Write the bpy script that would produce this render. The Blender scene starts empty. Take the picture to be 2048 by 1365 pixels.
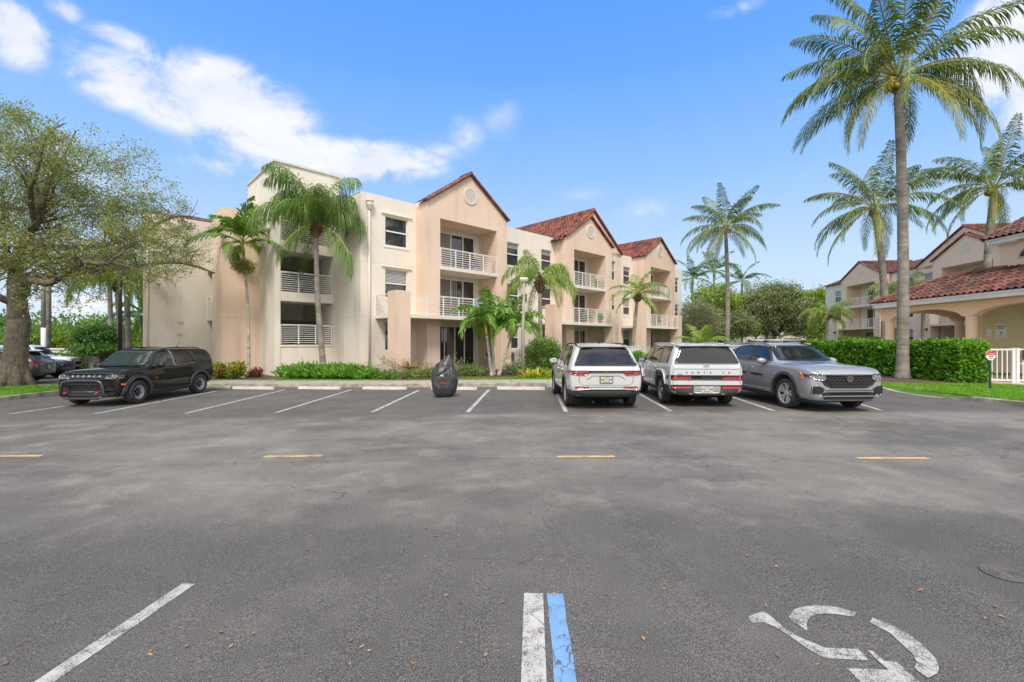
import bpy, math, random
import numpy as np
from mathutils import Vector, Matrix
from mathutils.bvhtree import BVHTree
from mathutils.geometry import delaunay_2d_cdt
R = math.radians
sc = bpy.context.scene
col = sc.collection
random.seed(7)
F, CH, CX, HY = 900.0, 1.8, 1024.0, 685.0      # how the photograph was measured: focal length, eye height

def gz(x):                                      # the lot falls gently to the left
    return -0.2*math.tanh(-x/10) if x < 0 else 0.05*math.tanh(x/5)
def gat(px, py, dz=0.0):                        # ground point behind a measured spot
    x = 0.0
    for _ in range(6):
        Y = F*(CH-gz(x)-dz)/(py-HY); x = (px-CX)*Y/F
    return (x, Y)
def xat(px, Y): return (px-CX)*Y/F
def zat(py, Y): return CH+(HY-py)*Y/F

# ------------------------------------------------------------------ materials
def _n(nt, t, **k):
    n = nt.nodes.new(t)
    for a, v in k.items(): setattr(n, a, v)
    return n
def mixc(nt, fac, a, b, mode='MIX'):
    n = _n(nt, 'ShaderNodeMix', data_type='RGBA', blend_type=mode)
    for i, v in ((0, fac), (6, a), (7, b)):
        if isinstance(v, (int, float)): n.inputs[i].default_value = v
        elif isinstance(v, tuple): n.inputs[i].default_value = v if len(v) == 4 else (*v, 1)
        else: nt.links.new(v, n.inputs[i])
    return n.outputs[2]
def mth(nt, op, a, b=None, c=None, clamp=False):
    n = _n(nt, 'ShaderNodeMath', operation=op); n.use_clamp = clamp
    for i, v in enumerate((a, b, c)):
        if v is None: continue
        if isinstance(v, (int, float)): n.inputs[i].default_value = v
        else: nt.links.new(v, n.inputs[i])
    return n.outputs[0]
def noise(nt, scale, detail=5, vec=None, rough=.55, dist=0):
    n = _n(nt, 'ShaderNodeTexNoise'); n.inputs['Scale'].default_value = scale
    n.inputs['Detail'].default_value = detail; n.inputs['Roughness'].default_value = rough
    n.inputs['Distortion'].default_value = dist
    if vec is not None: nt.links.new(vec, n.inputs['Vector'])
    return n.outputs[0]
def ramp(nt, v, lo, hi):
    n = _n(nt, 'ShaderNodeMapRange'); n.interpolation_type = 'SMOOTHSTEP'
    nt.links.new(v, n.inputs[0]); n.inputs[1].default_value = lo; n.inputs[2].default_value = hi
    return n.outputs[0]
def scaled(nt, vec, s):
    n = _n(nt, 'ShaderNodeVectorMath', operation='MULTIPLY'); nt.links.new(vec, n.inputs[0]); n.inputs[1].default_value = s
    return n.outputs[0]
def newmat(name):
    m = bpy.data.materials.new(name); m.use_nodes = True; nt = m.node_tree
    return m, nt, nt.nodes['Principled BSDF'], nt.nodes['Material Output']
def M(name, c, rough=.6, metal=0., n=None, c2=None, bump=None, coat=0., var=0., streak=0., spec=.5, emit=None, bvec=None):
    m, nt, b, out = newmat(name)
    tc = _n(nt, 'ShaderNodeTexCoord').outputs['Object']
    cur = (*c, 1)
    if n: cur = mixc(nt, ramp(nt, noise(nt, n[0], 6, tc), .5-n[1], .5+n[1]), (*c, 1), (*(c2 or tuple(v*.8 for v in c)), 1))
    if streak:
        s = ramp(nt, noise(nt, 1.0, 5, scaled(nt, tc, (2.2, 2.2, .22))), .5, .8)
        cur = mixc(nt, mth(nt, 'MULTIPLY', s, streak), cur, (*(v*.62 for v in c), 1))
    if var:
        at = _n(nt, 'ShaderNodeAttribute', attribute_name='var').outputs['Fac']
        f = mth(nt, 'MULTIPLY_ADD', at, 2*var, 1-var)
        cc = _n(nt, 'ShaderNodeCombineColor'); 
        for i in range(3): nt.links.new(f, cc.inputs[i])
        cur = mixc(nt, 1.0, cur, cc.outputs[0], 'MULTIPLY')
    if isinstance(cur, tuple): b.inputs['Base Color'].default_value = cur
    else: nt.links.new(cur, b.inputs['Base Color'])
    b.inputs['Roughness'].default_value = rough; b.inputs['Metallic'].default_value = metal
    b.inputs['Coat Weight'].default_value = coat; b.inputs['Coat Roughness'].default_value = .03
    b.inputs['Specular IOR Level'].default_value = spec
    if bump:
        bp = _n(nt, 'ShaderNodeBump'); bp.inputs['Strength'].default_value = bump[1]; bp.inputs['Distance'].default_value = bump[2] if len(bump) > 2 else .02
        nt.links.new(noise(nt, bump[0], 8, scaled(nt, tc, bvec) if bvec else tc, .6), bp.inputs['Height']); nt.links.new(bp.outputs[0], b.inputs['Normal'])
    if emit: b.inputs['Emission Color'].default_value = (*emit[0], 1); b.inputs['Emission Strength'].default_value = emit[1]
    return m
def leafmat(name, c, c2, trans=.35, rough=.45, clump=1.2, var=.35):
    m, nt, b, out = newmat(name)
    tc = _n(nt, 'ShaderNodeTexCoord').outputs['Object']
    cur = mixc(nt, ramp(nt, noise(nt, clump, 3, tc), .38, .62), (*c, 1), (*c2, 1))
    at = _n(nt, 'ShaderNodeAttribute', attribute_name='var').outputs['Fac']
    f = mth(nt, 'MULTIPLY_ADD', at, 2*var, 1-var)
    cc = _n(nt, 'ShaderNodeCombineColor')
    for i in range(3): nt.links.new(f, cc.inputs[i])
    cur = mixc(nt, 1.0, cur, cc.outputs[0], 'MULTIPLY')
    nt.links.new(cur, b.inputs['Base Color']); b.inputs['Roughness'].default_value = rough
    tr = _n(nt, 'ShaderNodeBsdfTranslucent'); mx = _n(nt, 'ShaderNodeMixShader'); mx.inputs[0].default_value = trans
    nt.links.new(mixc(nt, 1., cur, (1.3, 1.35, .6, 1), 'MULTIPLY'), tr.inputs[0])
    nt.links.new(b.outputs[0], mx.inputs[1]); nt.links.new(tr.outputs[0], mx.inputs[2]); nt.links.new(mx.outputs[0], out.inputs[0])
    return m

CREAM = M('cream stucco', (.76, .70, .61), .85, n=(.5, .25), c2=(.69, .63, .54), bump=(45, .35, .02), streak=.5)
GREYC = M('beige grey stucco', (.66, .61, .53), .85, n=(.5, .25), c2=(.60, .55, .475), bump=(45, .35, .02), streak=.5)
PEACH = M('peach stucco', (.75, .575, .45), .85, n=(.5, .25), c2=(.68, .51, .395), bump=(45, .35, .02), streak=.5)
PEACH2 = M('orange stucco', (.88, .65, .45), .85, n=(.6, .25), c2=(.83, .60, .41), bump=(40, .3, .02))
PALEPEACH = M('pale peach stucco', (.80, .60, .46), .85, n=(.4, .25), c2=(.74, .55, .42), bump=(45, .3, .02), streak=.25)
GROOVE = M('groove shade', (.50, .42, .34), .9)
WHITE = M('white enamel', (.80, .79, .76), .35, n=(3, .3), c2=(.72, .70, .66))
WCONC = M('white concrete', (.58, .55, .50), .8, n=(4, .3), c2=(.40, .38, .33), bump=(30, .3))
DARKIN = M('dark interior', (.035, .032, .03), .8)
UNDER = M('underbody black', (.008, .008, .008), .9, spec=.1)
GLASS = M('window glass', (.018, .022, .026), .04, spec=.8, n=(.7, .4), c2=(.035, .04, .045))
BLIND = M('blind slats', (.42, .42, .41), .6)
CURTAIN = M('curtain', (.30, .29, .27), .8, n=(9, .3), c2=(.18, .17, .16))
TILE = M('clay tile', (.215, .06, .032), .75, n=(.8, .25), c2=(.12, .042, .03), var=.6, bump=(30, .4))
TILED = M('dark clay tile', (.15, .05, .032), .75, n=(1.1, .2), c2=(.075, .036, .03), var=.6, bump=(30, .4))
TILER = M('red clay ridge tile', (.28, .08, .045), .7, n=(2, .3), c2=(.17, .055, .035), var=.4, bump=(30, .4))
CONC = M('concrete', (.40, .365, .31), .9, n=(1.3, .3), c2=(.28, .255, .21), bump=(25, .5))
CURBM = M('kerb concrete', (.44, .40, .33), .9, n=(2.5, .2), c2=(.20, .18, .13), bump=(18, .7))
MULCH = M('mulch', (.085, .05, .035), .95, n=(14, .15), c2=(.16, .10, .07), bump=(40, 1., .05))
GRASSB = M('turf', (.10, .20, .03), .95, n=(6, .3), c2=(.06, .13, .02), bump=(60, 1., .04))
METAL = M('grey metal', (.42, .41, .40), .45, .6)
BLACKP = M('black plastic', (.012, .012, .013), .5, n=(8, .3), c2=(.018, .018, .018), spec=.35)
GREYP = M('grey plastic', (.055, .057, .06), .6)
TYRE = M('tyre rubber', (.022, .022, .022), .85, n=(12, .3), c2=(.045, .042, .04), bump=(60, .4))
ALU = M('alloy', (.50, .49, .48), .5, .45)
DARKALU = M('dark alloy', (.06, .06, .065), .35, .6)
CHROME = M('chrome', (.75, .75, .76), .12, 1.)
CARGLASS = M('car glass', (.010, .012, .012), .03, spec=.75)
CARGLASS2 = M('lightly tinted car glass', (.022, .032, .029), .03, spec=1.)
PWHITE = M('white car paint', (.56, .545, .535), .4, .1, coat=1., n=(1.5, .4), c2=(.53, .52, .51))
PWHITE2 = M('cool white car paint', (.57, .58, .60), .4, .1, coat=1., n=(1.5, .4), c2=(.54, .555, .58))
PSILVER = M('silver car paint', (.36, .355, .355), .42, .45, coat=1., n=(1.5, .4), c2=(.34, .335, .335))
PBLACK = M('black car paint', (.006, .006, .007), .5, coat=.8, spec=.1, n=(1.5, .4), c2=(.012, .011, .012))
PGREY = M('charcoal car paint', (.07, .073, .078), .3, .6, coat=1.)
PBLUE = M('navy car paint', (.012, .018, .045), .3, .3, coat=1.)
REDL = M('red lamp', (.28, .008, .010), .15, coat=1., n=(14, .2), c2=(.42, .02, .018))
DREDL = M('smoked red lamp', (.13, .01, .012), .15, coat=1., n=(14, .2), c2=(.22, .02, .02))
LAMPG = M('headlamp', (.25, .26, .27), .08, .6, coat=1., n=(18, .2), c2=(.06, .06, .065))
AMBER = M('amber lamp', (.75, .22, .05), .2, coat=1.)
PLATE = M('plate white', (.47, .49, .44), .4)
INKG = M('plate ink', (.04, .10, .09), .5)
ORANGE = M('orange print', (.7, .25, .05), .5)
REDP = M('red paint', (.42, .02, .025), .5)
BARK = M('grey bark', (.30, .25, .19), .95, n=(5, .25), c2=(.15, .125, .095), bump=(13, 1., .2), bvec=(1, 1, .22), streak=.6)
PALMB = M('palm bark', (.31, .275, .23), .95, n=(2.2, .2), c2=(.17, .15, .125), bump=(16, .8, .04), var=.14)
PALMW = M('pale palm bark', (.48, .44, .37), .95, n=(8, .25), c2=(.30, .27, .22), bump=(20, .6, .03), var=.25)
PALMBR = M('boot fibre', (.16, .10, .05), .95, n=(10, .2), c2=(.30, .22, .12), bump=(20, 1., .06))
SHAFT = M('crownshaft', (.30, .34, .04), .5, n=(2.5, .15), c2=(.55, .36, .03))
RACHIS = M('frond stalk', (.30, .29, .05), .5)
NUT = M('coconut', (.42, .27, .03), .5, n=(6, .3), c2=(.26, .22, .03))
WOODP = M('weathered pole', (.36, .34, .28), .9, n=(4, .3), c2=(.14, .13, .11), bump=(20, .6))
L_OAK = leafmat('oak leaf', (.20, .24, .08), (.32, .33, .11), .4, clump=.6)
L_COCO = leafmat('coconut leaf', (.065, .125, .018), (.155, .20, .025), .22, rough=.5, clump=.8, var=.5)
L_COCOY = leafmat('yellowing coconut leaf', (.26, .26, .03), (.13, .17, .03), .3, rough=.5, clump=1.2)
L_QUEEN = leafmat('queen palm leaf', (.12, .21, .05), (.20, .31, .07), .3, rough=.5, var=.45)
L_QUEENY = leafmat('light queen palm leaf', (.24, .36, .06), (.20, .30, .05), .35, rough=.4)
L_ADON = leafmat('fan leaf', (.10, .23, .035), (.19, .35, .05), .3, rough=.35)
L_DARK = leafmat('dark palm leaf', (.05, .13, .035), (.08, .18, .05), .3, rough=.35)
L_HEDGE = leafmat('hedge leaf', (.09, .24, .012), (.15, .34, .02), .3, rough=.4, clump=2)
L_NEW = leafmat('fresh hedge leaf', (.28, .46, .04), (.22, .40, .03), .35, clump=2)
L_BUSH = leafmat('bush leaf', (.11, .22, .035), (.20, .33, .05), .3)
L_FERN = leafmat('fern leaf', (.11, .27, .025), (.18, .38, .04), .3)
L_YEL = leafmat('yellow striped leaf', (.55, .50, .06), (.35, .42, .06), .3)
L_CROT = leafmat('croton leaf', (.35, .36, .04), (.22, .30, .03), .3)
L_CROTR = leafmat('red croton leaf', (.25, .05, .03), (.14, .06, .03), .3)
L_BRIGHT = leafmat('bright green leaf', (.17, .27, .025), (.26, .35, .03), .35, clump=.35)
L_OLIVE = leafmat('olive leaf', (.15, .19, .08), (.23, .26, .11), .25, clump=.5)
L_GREYG = leafmat('grey green leaf', (.21, .23, .11), (.28, .28, .15), .3, clump=.5)
L_DEEP = leafmat('deep green leaf', (.06, .15, .025), (.11, .23, .035), .3, clump=.5)
L_GRASS = leafmat('grass blade', (.16, .34, .02), (.22, .42, .03), .35, clump=1.5)
L_TWIG = leafmat('dry twig', (.30, .24, .15), (.24, .26, .10), .2)
DEADLEAF = M('dead leaf', (.33, .17, .08), .7, n=(.9, .05), c2=(.20, .13, .08), var=.5)

def asphalt():
    m, nt, b, out = newmat('asphalt')
    tc = _n(nt, 'ShaderNodeTexCoord').outputs['Object']
    sx = _n(nt, 'ShaderNodeSeparateXYZ'); nt.links.new(tc, sx.inputs[0]); X, Y = sx.outputs[0], sx.outputs[1]
    big = noise(nt, .38, 8, scaled(nt, tc, (.8, 1.1, 1)), .66, .1)
    med = noise(nt, 1.7, 6, tc, .65)
    base = mixc(nt, ramp(nt, big, .34, .68), (.086, .081, .075, 1), (.250, .234, .210, 1))
    # driving lane is paler, the stalls and the near bays are darker and bluer
    lane = mth(nt, 'MULTIPLY', ramp(nt, Y, 3.0, 6.0), mth(nt, 'SUBTRACT', 1.0, ramp(nt, Y, 10.6, 12.3)))
    wob = mth(nt, 'ADD', lane, mth(nt, 'MULTIPLY', mth(nt, 'SUBTRACT', med, .5), .5))
    base = mixc(nt, ramp(nt, wob, .3, .9), mixc(nt, .70, base, (.046, .045, .044, 1)), base)
    base = mixc(nt, mth(nt, 'MULTIPLY', ramp(nt, noise(nt, 1.1, 9, tc, .72, .15), .47, .72), mth(nt, 'MULTIPLY_ADD', ramp(nt, wob, .2, .9), .36, .16)), base, (.42, .395, .355, 1))
    st = _n(nt, 'ShaderNodeTexVoronoi'); st.inputs['Scale'].default_value = .38; nt.links.new(scaled(nt, tc, (1, .8, 1)), st.inputs['Vector'])
    base = mixc(nt, mth(nt, 'MULTIPLY', mth(nt, 'SUBTRACT', 1., ramp(nt, mth(nt, 'ADD', st.outputs['Distance'], mth(nt, 'MULTIPLY', mth(nt, 'SUBTRACT', med, .5), .35)), .03, .17)), .55), base, (.03, .03, .032, 1))
    seam = mth(nt, 'ABSOLUTE', mth(nt, 'SUBTRACT', Y, mth(nt, 'MULTIPLY_ADD', noise(nt, .5, 6, tc, .7), .5, 6.72)))
    fine = noise(nt, 130, 3, tc, .7)
    base = mixc(nt, ramp(nt, fine, .40, .68), mixc(nt, .48, base, (.02, .02, .02, 1)), mixc(nt, .28, base, (.50, .48, .45, 1)))
    v = _n(nt, 'ShaderNodeTexVoronoi'); v.inputs['Scale'].default_value = 55; nt.links.new(tc, v.inputs['Vector'])
    peb = mth(nt, 'MULTIPLY', mth(nt, 'SUBTRACT', 1., ramp(nt, v.outputs['Distance'], .12, .26)), ramp(nt, v.outputs['Color'], .78, .86))
    base = mixc(nt, mth(nt, 'MULTIPLY', peb, .7), base, (.45, .43, .40, 1))
    # cracks: cell borders bent by noise, kept only in places
    cr = _n(nt, 'ShaderNodeTexVoronoi', feature='DISTANCE_TO_EDGE'); cr.inputs['Scale'].default_value = .42
    nz = _n(nt, 'ShaderNodeTexNoise'); nz.inputs['Scale'].default_value = 2.6; nz.inputs['Detail'].default_value = 8; nt.links.new(tc, nz.inputs['Vector'])
    ad = _n(nt, 'ShaderNodeVectorMath', operation='MULTIPLY_ADD'); nt.links.new(nz.outputs['Color'], ad.inputs[0]); ad.inputs[1].default_value = (.7, .7, 0); nt.links.new(tc, ad.inputs[2])
    nt.links.new(ad.outputs[0], cr.inputs['Vector'])
    crk = mth(nt, 'SUBTRACT', 1., ramp(nt, cr.outputs['Distance'], .0008, .0032))
    crk = mth(nt, 'MULTIPLY', crk, ramp(nt, noise(nt, .45, 3, tc), .50, .60))
    crk = mth(nt, 'MAXIMUM', crk, mth(nt, 'MULTIPLY', mth(nt, 'SUBTRACT', 1., ramp(nt, seam, .006, .02)), .55))
    base = mixc(nt, mth(nt, 'MULTIPLY', crk, .75), base, (.035, .032, .03, 1))
    base = mixc(nt, 1., base, (1.03, 1.0, .955, 1), 'MULTIPLY')
    nt.links.new(base, b.inputs['Base Color'])
    nt.links.new(mth(nt, 'MULTIPLY_ADD', med, .3, .68), b.inputs['Roughness']); b.inputs['Specular IOR Level'].default_value = .35
    bp = _n(nt, 'ShaderNodeBump'); bp.inputs['Strength'].default_value = .7; bp.inputs['Distance'].default_value = .006
    nt.links.new(mth(nt, 'SUBTRACT', fine, crk), bp.inputs['Height']); nt.links.new(bp.outputs[0], b.inputs['Normal'])
    return m
ASPH = asphalt()
def paint(name, c, wear=.5):
    m, nt, b, out = newmat(name)
    tc = _n(nt, 'ShaderNodeTexCoord').outputs['Object']
    fine = noise(nt, 110, 3, tc, .75); med = noise(nt, 6, 6, tc, .7)
    w = mth(nt, 'ADD', fine, mth(nt, 'MULTIPLY', mth(nt, 'SUBTRACT', med, .5), .8))
    c0 = mixc(nt, ramp(nt, med, .3, .7), (*c, 1), (*(v*.80 for v in c), 1))
    cr = _n(nt, 'ShaderNodeTexVoronoi', feature='DISTANCE_TO_EDGE'); cr.inputs['Scale'].default_value = 7
    nz = _n(nt, 'ShaderNodeTexNoise'); nz.inputs['Scale'].default_value = 14; nz.inputs['Detail'].default_value = 4; nt.links.new(tc, nz.inputs['Vector'])
    ad = _n(nt, 'ShaderNodeVectorMath', operation='MULTIPLY_ADD'); nt.links.new(nz.outputs['Color'], ad.inputs[0]); ad.inputs[1].default_value = (.12, .12, 0); nt.links.new(tc, ad.inputs[2])
    nt.links.new(ad.outputs[0], cr.inputs['Vector'])
    crk = mth(nt, 'MULTIPLY', mth(nt, 'SUBTRACT', 1., ramp(nt, cr.outputs['Distance'], .008, .03)), ramp(nt, noise(nt, 2.2, 3, tc), .45, .6))
    base = mixc(nt, ramp(nt, w, wear-.06, wear+.10), c0, (.10, .097, .093, 1))
    base = mixc(nt, mth(nt, 'MULTIPLY', crk, .8), base, (.06, .058, .055, 1))
    nt.links.new(base, b.inputs['Base Color']); b.inputs['Roughness'].default_value = .85
    return m
PAINTW = paint('worn white paint', (.50, .485, .45), .57)
PAINTW2 = paint('very worn white paint', (.46, .445, .41), .53)
PAINTB = paint('worn blue paint', (.17, .33, .55), .62)
PAINTY = paint('worn yellow paint', (.60, .41, .15), .58)

# ------------------------------------------------------------------ mesh helpers
def tag(o, label=None, cat=None, group=None, kind=None):
    if label: o['label'] = label
    if cat: o['category'] = cat
    if group: o['group'] = group
    if kind: o['kind'] = kind
    return o
def empty(name, loc=(0, 0, 0), rz=0.):
    o = bpy.data.objects.new(name, None); col.objects.link(o); o.location = loc; o.rotation_euler = (0, 0, rz)
    o.empty_display_size = .3
    return o
class MB:
    def __init__(s): s.v = []; s.f = []; s.a = []; s.mi = []
    def face(s, idx, var=.5, mi=0): s.f.append(tuple(idx)); s.a.append(var); s.mi.append(mi)
    def quad(s, pts, var=.5, mi=0):
        i = len(s.v); s.v += [tuple(p) for p in pts]; s.face(range(i, i+len(pts)), var, mi)
    def box(s, x0, x1, y0, y1, z0, z1, var=.5, mi=0):
        i = len(s.v)
        if x0 > x1: x0, x1 = x1, x0
        if y0 > y1: y0, y1 = y1, y0
        if z0 > z1: z0, z1 = z1, z0
        s.v += [(x0, y0, z0), (x1, y0, z0), (x1, y1, z0), (x0, y1, z0), (x0, y0, z1), (x1, y0, z1), (x1, y1, z1), (x0, y1, z1)]
        for q in ((3, 2, 1, 0), (4, 5, 6, 7), (0, 1, 5, 4), (1, 2, 6, 5), (2, 3, 7, 6), (3, 0, 4, 7)): s.face([i+k for k in q], var, mi)
    def prism(s, poly, y0, y1, mi=0):          # polygon in x,z pushed along y
        i = len(s.v); n = len(poly)
        s.v += [(p[0], y0, p[1]) for p in poly] + [(p[0], y1, p[1]) for p in poly]
        s.face([i+k for k in range(n)], .5, mi); s.face([i+n+k for k in range(n)][::-1], .5, mi)
        for k in range(n): s.face((i+k, i+n+k, i+n+(k+1) % n, i+(k+1) % n), .5, mi)
    def tube(s, pts, rad, sides=8, cap=True, var=None, mi=0):
        pts = [Vector(p) for p in pts]; n = len(pts)
        if not hasattr(rad, '__len__'): rad = [rad]*n
        i0 = len(s.v); up = None
        for k, p in enumerate(pts):
            t = (pts[min(k+1, n-1)]-pts[max(k-1, 0)]).normalized()
            if up is None: up = Vector((0, 0, 1)) if abs(t.z) < .9 else Vector((1, 0, 0))
            a = t.cross(up); a = a.normalized() if a.length > 1e-6 else Vector((1, 0, 0)); b = a.cross(t).normalized(); up = b
            for j in range(sides):
                th = 2*math.pi*j/sides; q = p+a*(math.cos(th)*rad[k])+b*(math.sin(th)*rad[k]); s.v.append(tuple(q))
        for k in range(n-1):
            vv = random.random() if var is None else var
            for j in range(sides):
                s.face((i0+k*sides+j, i0+k*sides+(j+1) % sides, i0+(k+1)*sides+(j+1) % sides, i0+(k+1)*sides+j), vv, mi)
        if cap:
            s.face([i0+j for j in range(sides)][::-1], .5, mi); s.face([i0+(n-1)*sides+j for j in range(sides)], .5, mi)
    def lathe(s, prof, sides=24, M4=None, mi=0):
        i0 = len(s.v)
        for (r, z) in prof:
            for j in range(sides):
                th = 2*math.pi*j/sides; p = Vector((r*math.cos(th), r*math.sin(th), z))
                s.v.append(tuple(M4 @ p if M4 else p))
        for k in range(len(prof)-1):
            for j in range(sides):
                s.face((i0+k*sides+j, i0+k*sides+(j+1) % sides, i0+(k+1)*sides+(j+1) % sides, i0+(k+1)*sides+j), .5, mi)
    def build(s, name, mat, parent=None, smooth=False, loc=None, bevel=0):
        me = bpy.data.meshes.new(name); me.from_pydata(s.v, [], s.f)
        at = me.attributes.new('var', 'FLOAT', 'FACE'); at.data.foreach_set('value', np.array(s.a, dtype=np.float32))
        for m in (mat if isinstance(mat, (list, tuple)) else [mat]): me.materials.append(m)
        if any(s.mi): me.polygons.foreach_set('material_index', np.array(s.mi, dtype=np.int32))
        if smooth: me.polygons.foreach_set('use_smooth', [True]*len(s.f))
        me.update()
        o = bpy.data.objects.new(name, me); col.objects.link(o)
        if parent: o.parent = parent
        if loc: o.location = loc
        if bevel:
            b = o.modifiers.new('b', 'BEVEL'); b.width = bevel; b.segments = 2; b.limit_method = 'ANGLE'
        return o
def meshobj(name, V, Fs, var, mat, parent=None, nv=4):   # numpy route for foliage, every face has nv corners
    me = bpy.data.meshes.new(name); nf = len(V)//nv if Fs is None else len(Fs)
    me.vertices.add(len(V)); me.vertices.foreach_set('co', np.asarray(V, dtype=np.float32).ravel())
    idx = np.arange(nf*nv, dtype=np.int32) if Fs is None else np.asarray(Fs, dtype=np.int32).ravel()
    me.loops.add(len(idx)); me.loops.foreach_set('vertex_index', idx)
    me.polygons.add(nf); me.polygons.foreach_set('loop_start', np.arange(0, nf*nv, nv, dtype=np.int32))
    me.update(calc_edges=True); me.validate()
    at = me.attributes.new('var', 'FLOAT', 'FACE'); at.data.foreach_set('value', np.asarray(var, dtype=np.float32))
    me.materials.append(mat)
    o = bpy.data.objects.new(name, me); col.objects.link(o)
    if parent: o.parent = parent
    return o
def leafquads(P, size, rng, aspect=.45, up=0., dirs=None):
    n = len(P); d = rng.normal(size=(n, 3)); d[:, 2] = d[:, 2]*(1-abs(up)*.6)+up
    if dirs is not None: d = d*.5+dirs
    d /= np.linalg.norm(d, axis=1)[:, None]
    w = np.cross(d, rng.normal(size=(n, 3))); w /= np.linalg.norm(w, axis=1)[:, None]+1e-9
    L = size*(.65+.7*rng.random(n))[:, None]; w = w*L*aspect*.5
    V = np.empty((n, 4, 3)); V[:, 0] = P; V[:, 1] = P+d*L*.5+w; V[:, 2] = P+d*L; V[:, 3] = P+d*L*.5-w
    return V.reshape(-1, 3)
def inpoly(x, y, poly):
    c = False; n = len(poly); j = n-1
    for i in range(n):
        if (poly[i][1] > y) != (poly[j][1] > y) and x < (poly[j][0]-poly[i][0])*(y-poly[i][1])/(poly[j][1]-poly[i][1])+poly[i][0]: c = not c
        j = i
    return c
def trifill(poly, step):
    pts = []
    n = len(poly)
    for i in range(n):
        a, b = Vector(poly[i]).to_2d(), Vector(poly[(i+1) % n]).to_2d(); k = max(1, int((b-a).length/step))
        for j in range(k): pts.append(a+(b-a)*(j/k))
    nb = len(pts)
    xs = [p.x for p in pts]; ys = [p.y for p in pts]; P = [(p.x, p.y) for p in pts]
    x = min(xs)+step*.5
    while x < max(xs):
        y = min(ys)+step*.5
        while y < max(ys):
            if inpoly(x, y, P) and all((p.x-x)**2+(p.y-y)**2 > (step*.4)**2 for p in pts[:nb]): pts.append(Vector((x, y)))
            y += step
        x += step
    r = delaunay_2d_cdt(pts, [], [list(range(nb))], 1, 1e-5)
    return [tuple(v) for v in r[0]], [tuple(f) for f in r[2]]
def sheet(name, poly, dz, mat, step=3., label=None, cat=None, kind='structure', parent=None, bump=None):
    vs, fs = trifill(poly, step); mb = MB()
    mb.v = [(v[0], v[1], gz(v[0])+dz) for v in vs]
    for f in fs: mb.face(f)
    o = mb.build(name, mat, parent)
    me = o.data
    if len(me.polygons) and me.polygons[0].normal.z < 0: me.flip_normals()
    tag(o, label, cat, None, kind); return o
def strip(name, pts, w, dz, h, mat):           # a kerb: box section swept along a line
    mb = MB(); n = len(pts); P = [Vector(p) for p in pts]
    S = []
    for i in range(n-1):
        k = max(1, int((P[i+1]-P[i]).length/.6))
        for j in range(k): S.append(P[i].lerp(P[i+1], j/k))
    S.append(P[-1]); n = len(S)
    for i, p in enumerate(S):
        t = (S[min(i+1, n-1)]-S[max(i-1, 0)]).normalized(); q = Vector((-t.y, t.x)); z = gz(p.x)+dz
        a = p; b = p+q*w; c = .03
        mb.v += [(a.x, a.y, z-.2), (a.x, a.y, z+h-c), (a.x+q.x*c, a.y+q.y*c, z+h), (b.x, b.y, z+h), (b.x, b.y, z-.2)]
    for i in range(n-1):
        for j in range(4): mb.face((i*5+j, i*5+j+1, i*5+j+6, i*5+j+5))
    mb.face((0, 1, 2, 3, 4)); e = (n-1)*5; mb.face((e+4, e+3, e+2, e+1, e))
    o = mb.build(name, mat); tag(o, kind='structure'); return o
_fc = {}
def text(s, size, mat, parent, M4, name='lettering', ext=.004, align='CENTER'):
    cu = bpy.data.curves.new('t', 'FONT'); cu.body = s; cu.size = size; cu.extrude = ext; cu.align_x = align; cu.align_y = 'CENTER'
    o = bpy.data.objects.new('t', cu); col.objects.link(o)
    dg = bpy.context.evaluated_depsgraph_get(); me = bpy.data.meshes.new_from_object(o.evaluated_get(dg))
    bpy.data.objects.remove(o); me.materials.clear(); me.materials.append(mat)
    t = bpy.data.objects.new(name, me); col.objects.link(t); t.parent = parent; t.matrix_local = M4; return t

# ------------------------------------------------------------------ architecture, in building coordinates:
# x runs along the facade to the right, y = -d goes into the building, z up
def bx(mb, s0, s1, d0, d1, z0, z1, mi=0): mb.box(s0, s1, -d0, -d1, z0, z1, .5, mi)
def facade(mb, s0, s1, z0, z1, d, holes, perim=.6, reveal=.14):
    xs = sorted({s0, s1, *[h[0] for h in holes], *[h[1] for h in holes]}); zs = sorted({z0, z1, *[h[2] for h in holes], *[h[3] for h in holes]})
    for i in range(len(xs)-1):
        for j in range(len(zs)-1):
            cx, cz = (xs[i]+xs[i+1])/2, (zs[j]+zs[j+1])/2
            if any(h[0] < cx < h[1] and h[2] < cz < h[3] for h in holes): continue
            mb.quad([(xs[i], -d, zs[j]), (xs[i+1], -d, zs[j]), (xs[i+1], -d, zs[j+1]), (xs[i], -d, zs[j+1])])
    def rim(a0, a1, b0, b1, dp):
        y0, y1 = -d, -d+dp
        mb.quad([(a0, y0, b0), (a0, y1, b0), (a0, y1, b1), (a0, y0, b1)]); mb.quad([(a1, y0, b0), (a1, y1, b0), (a1, y1, b1), (a1, y0, b1)])
        mb.quad([(a0, y0, b1), (a1, y0, b1), (a1, y1, b1), (a0, y1, b1)]); mb.quad([(a0, y0, b0), (a1, y0, b0), (a1, y1, b0), (a0, y1, b0)])
    rim(s0, s1, z0, z1, perim)
    for h in holes: rim(*h, reveal)
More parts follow.
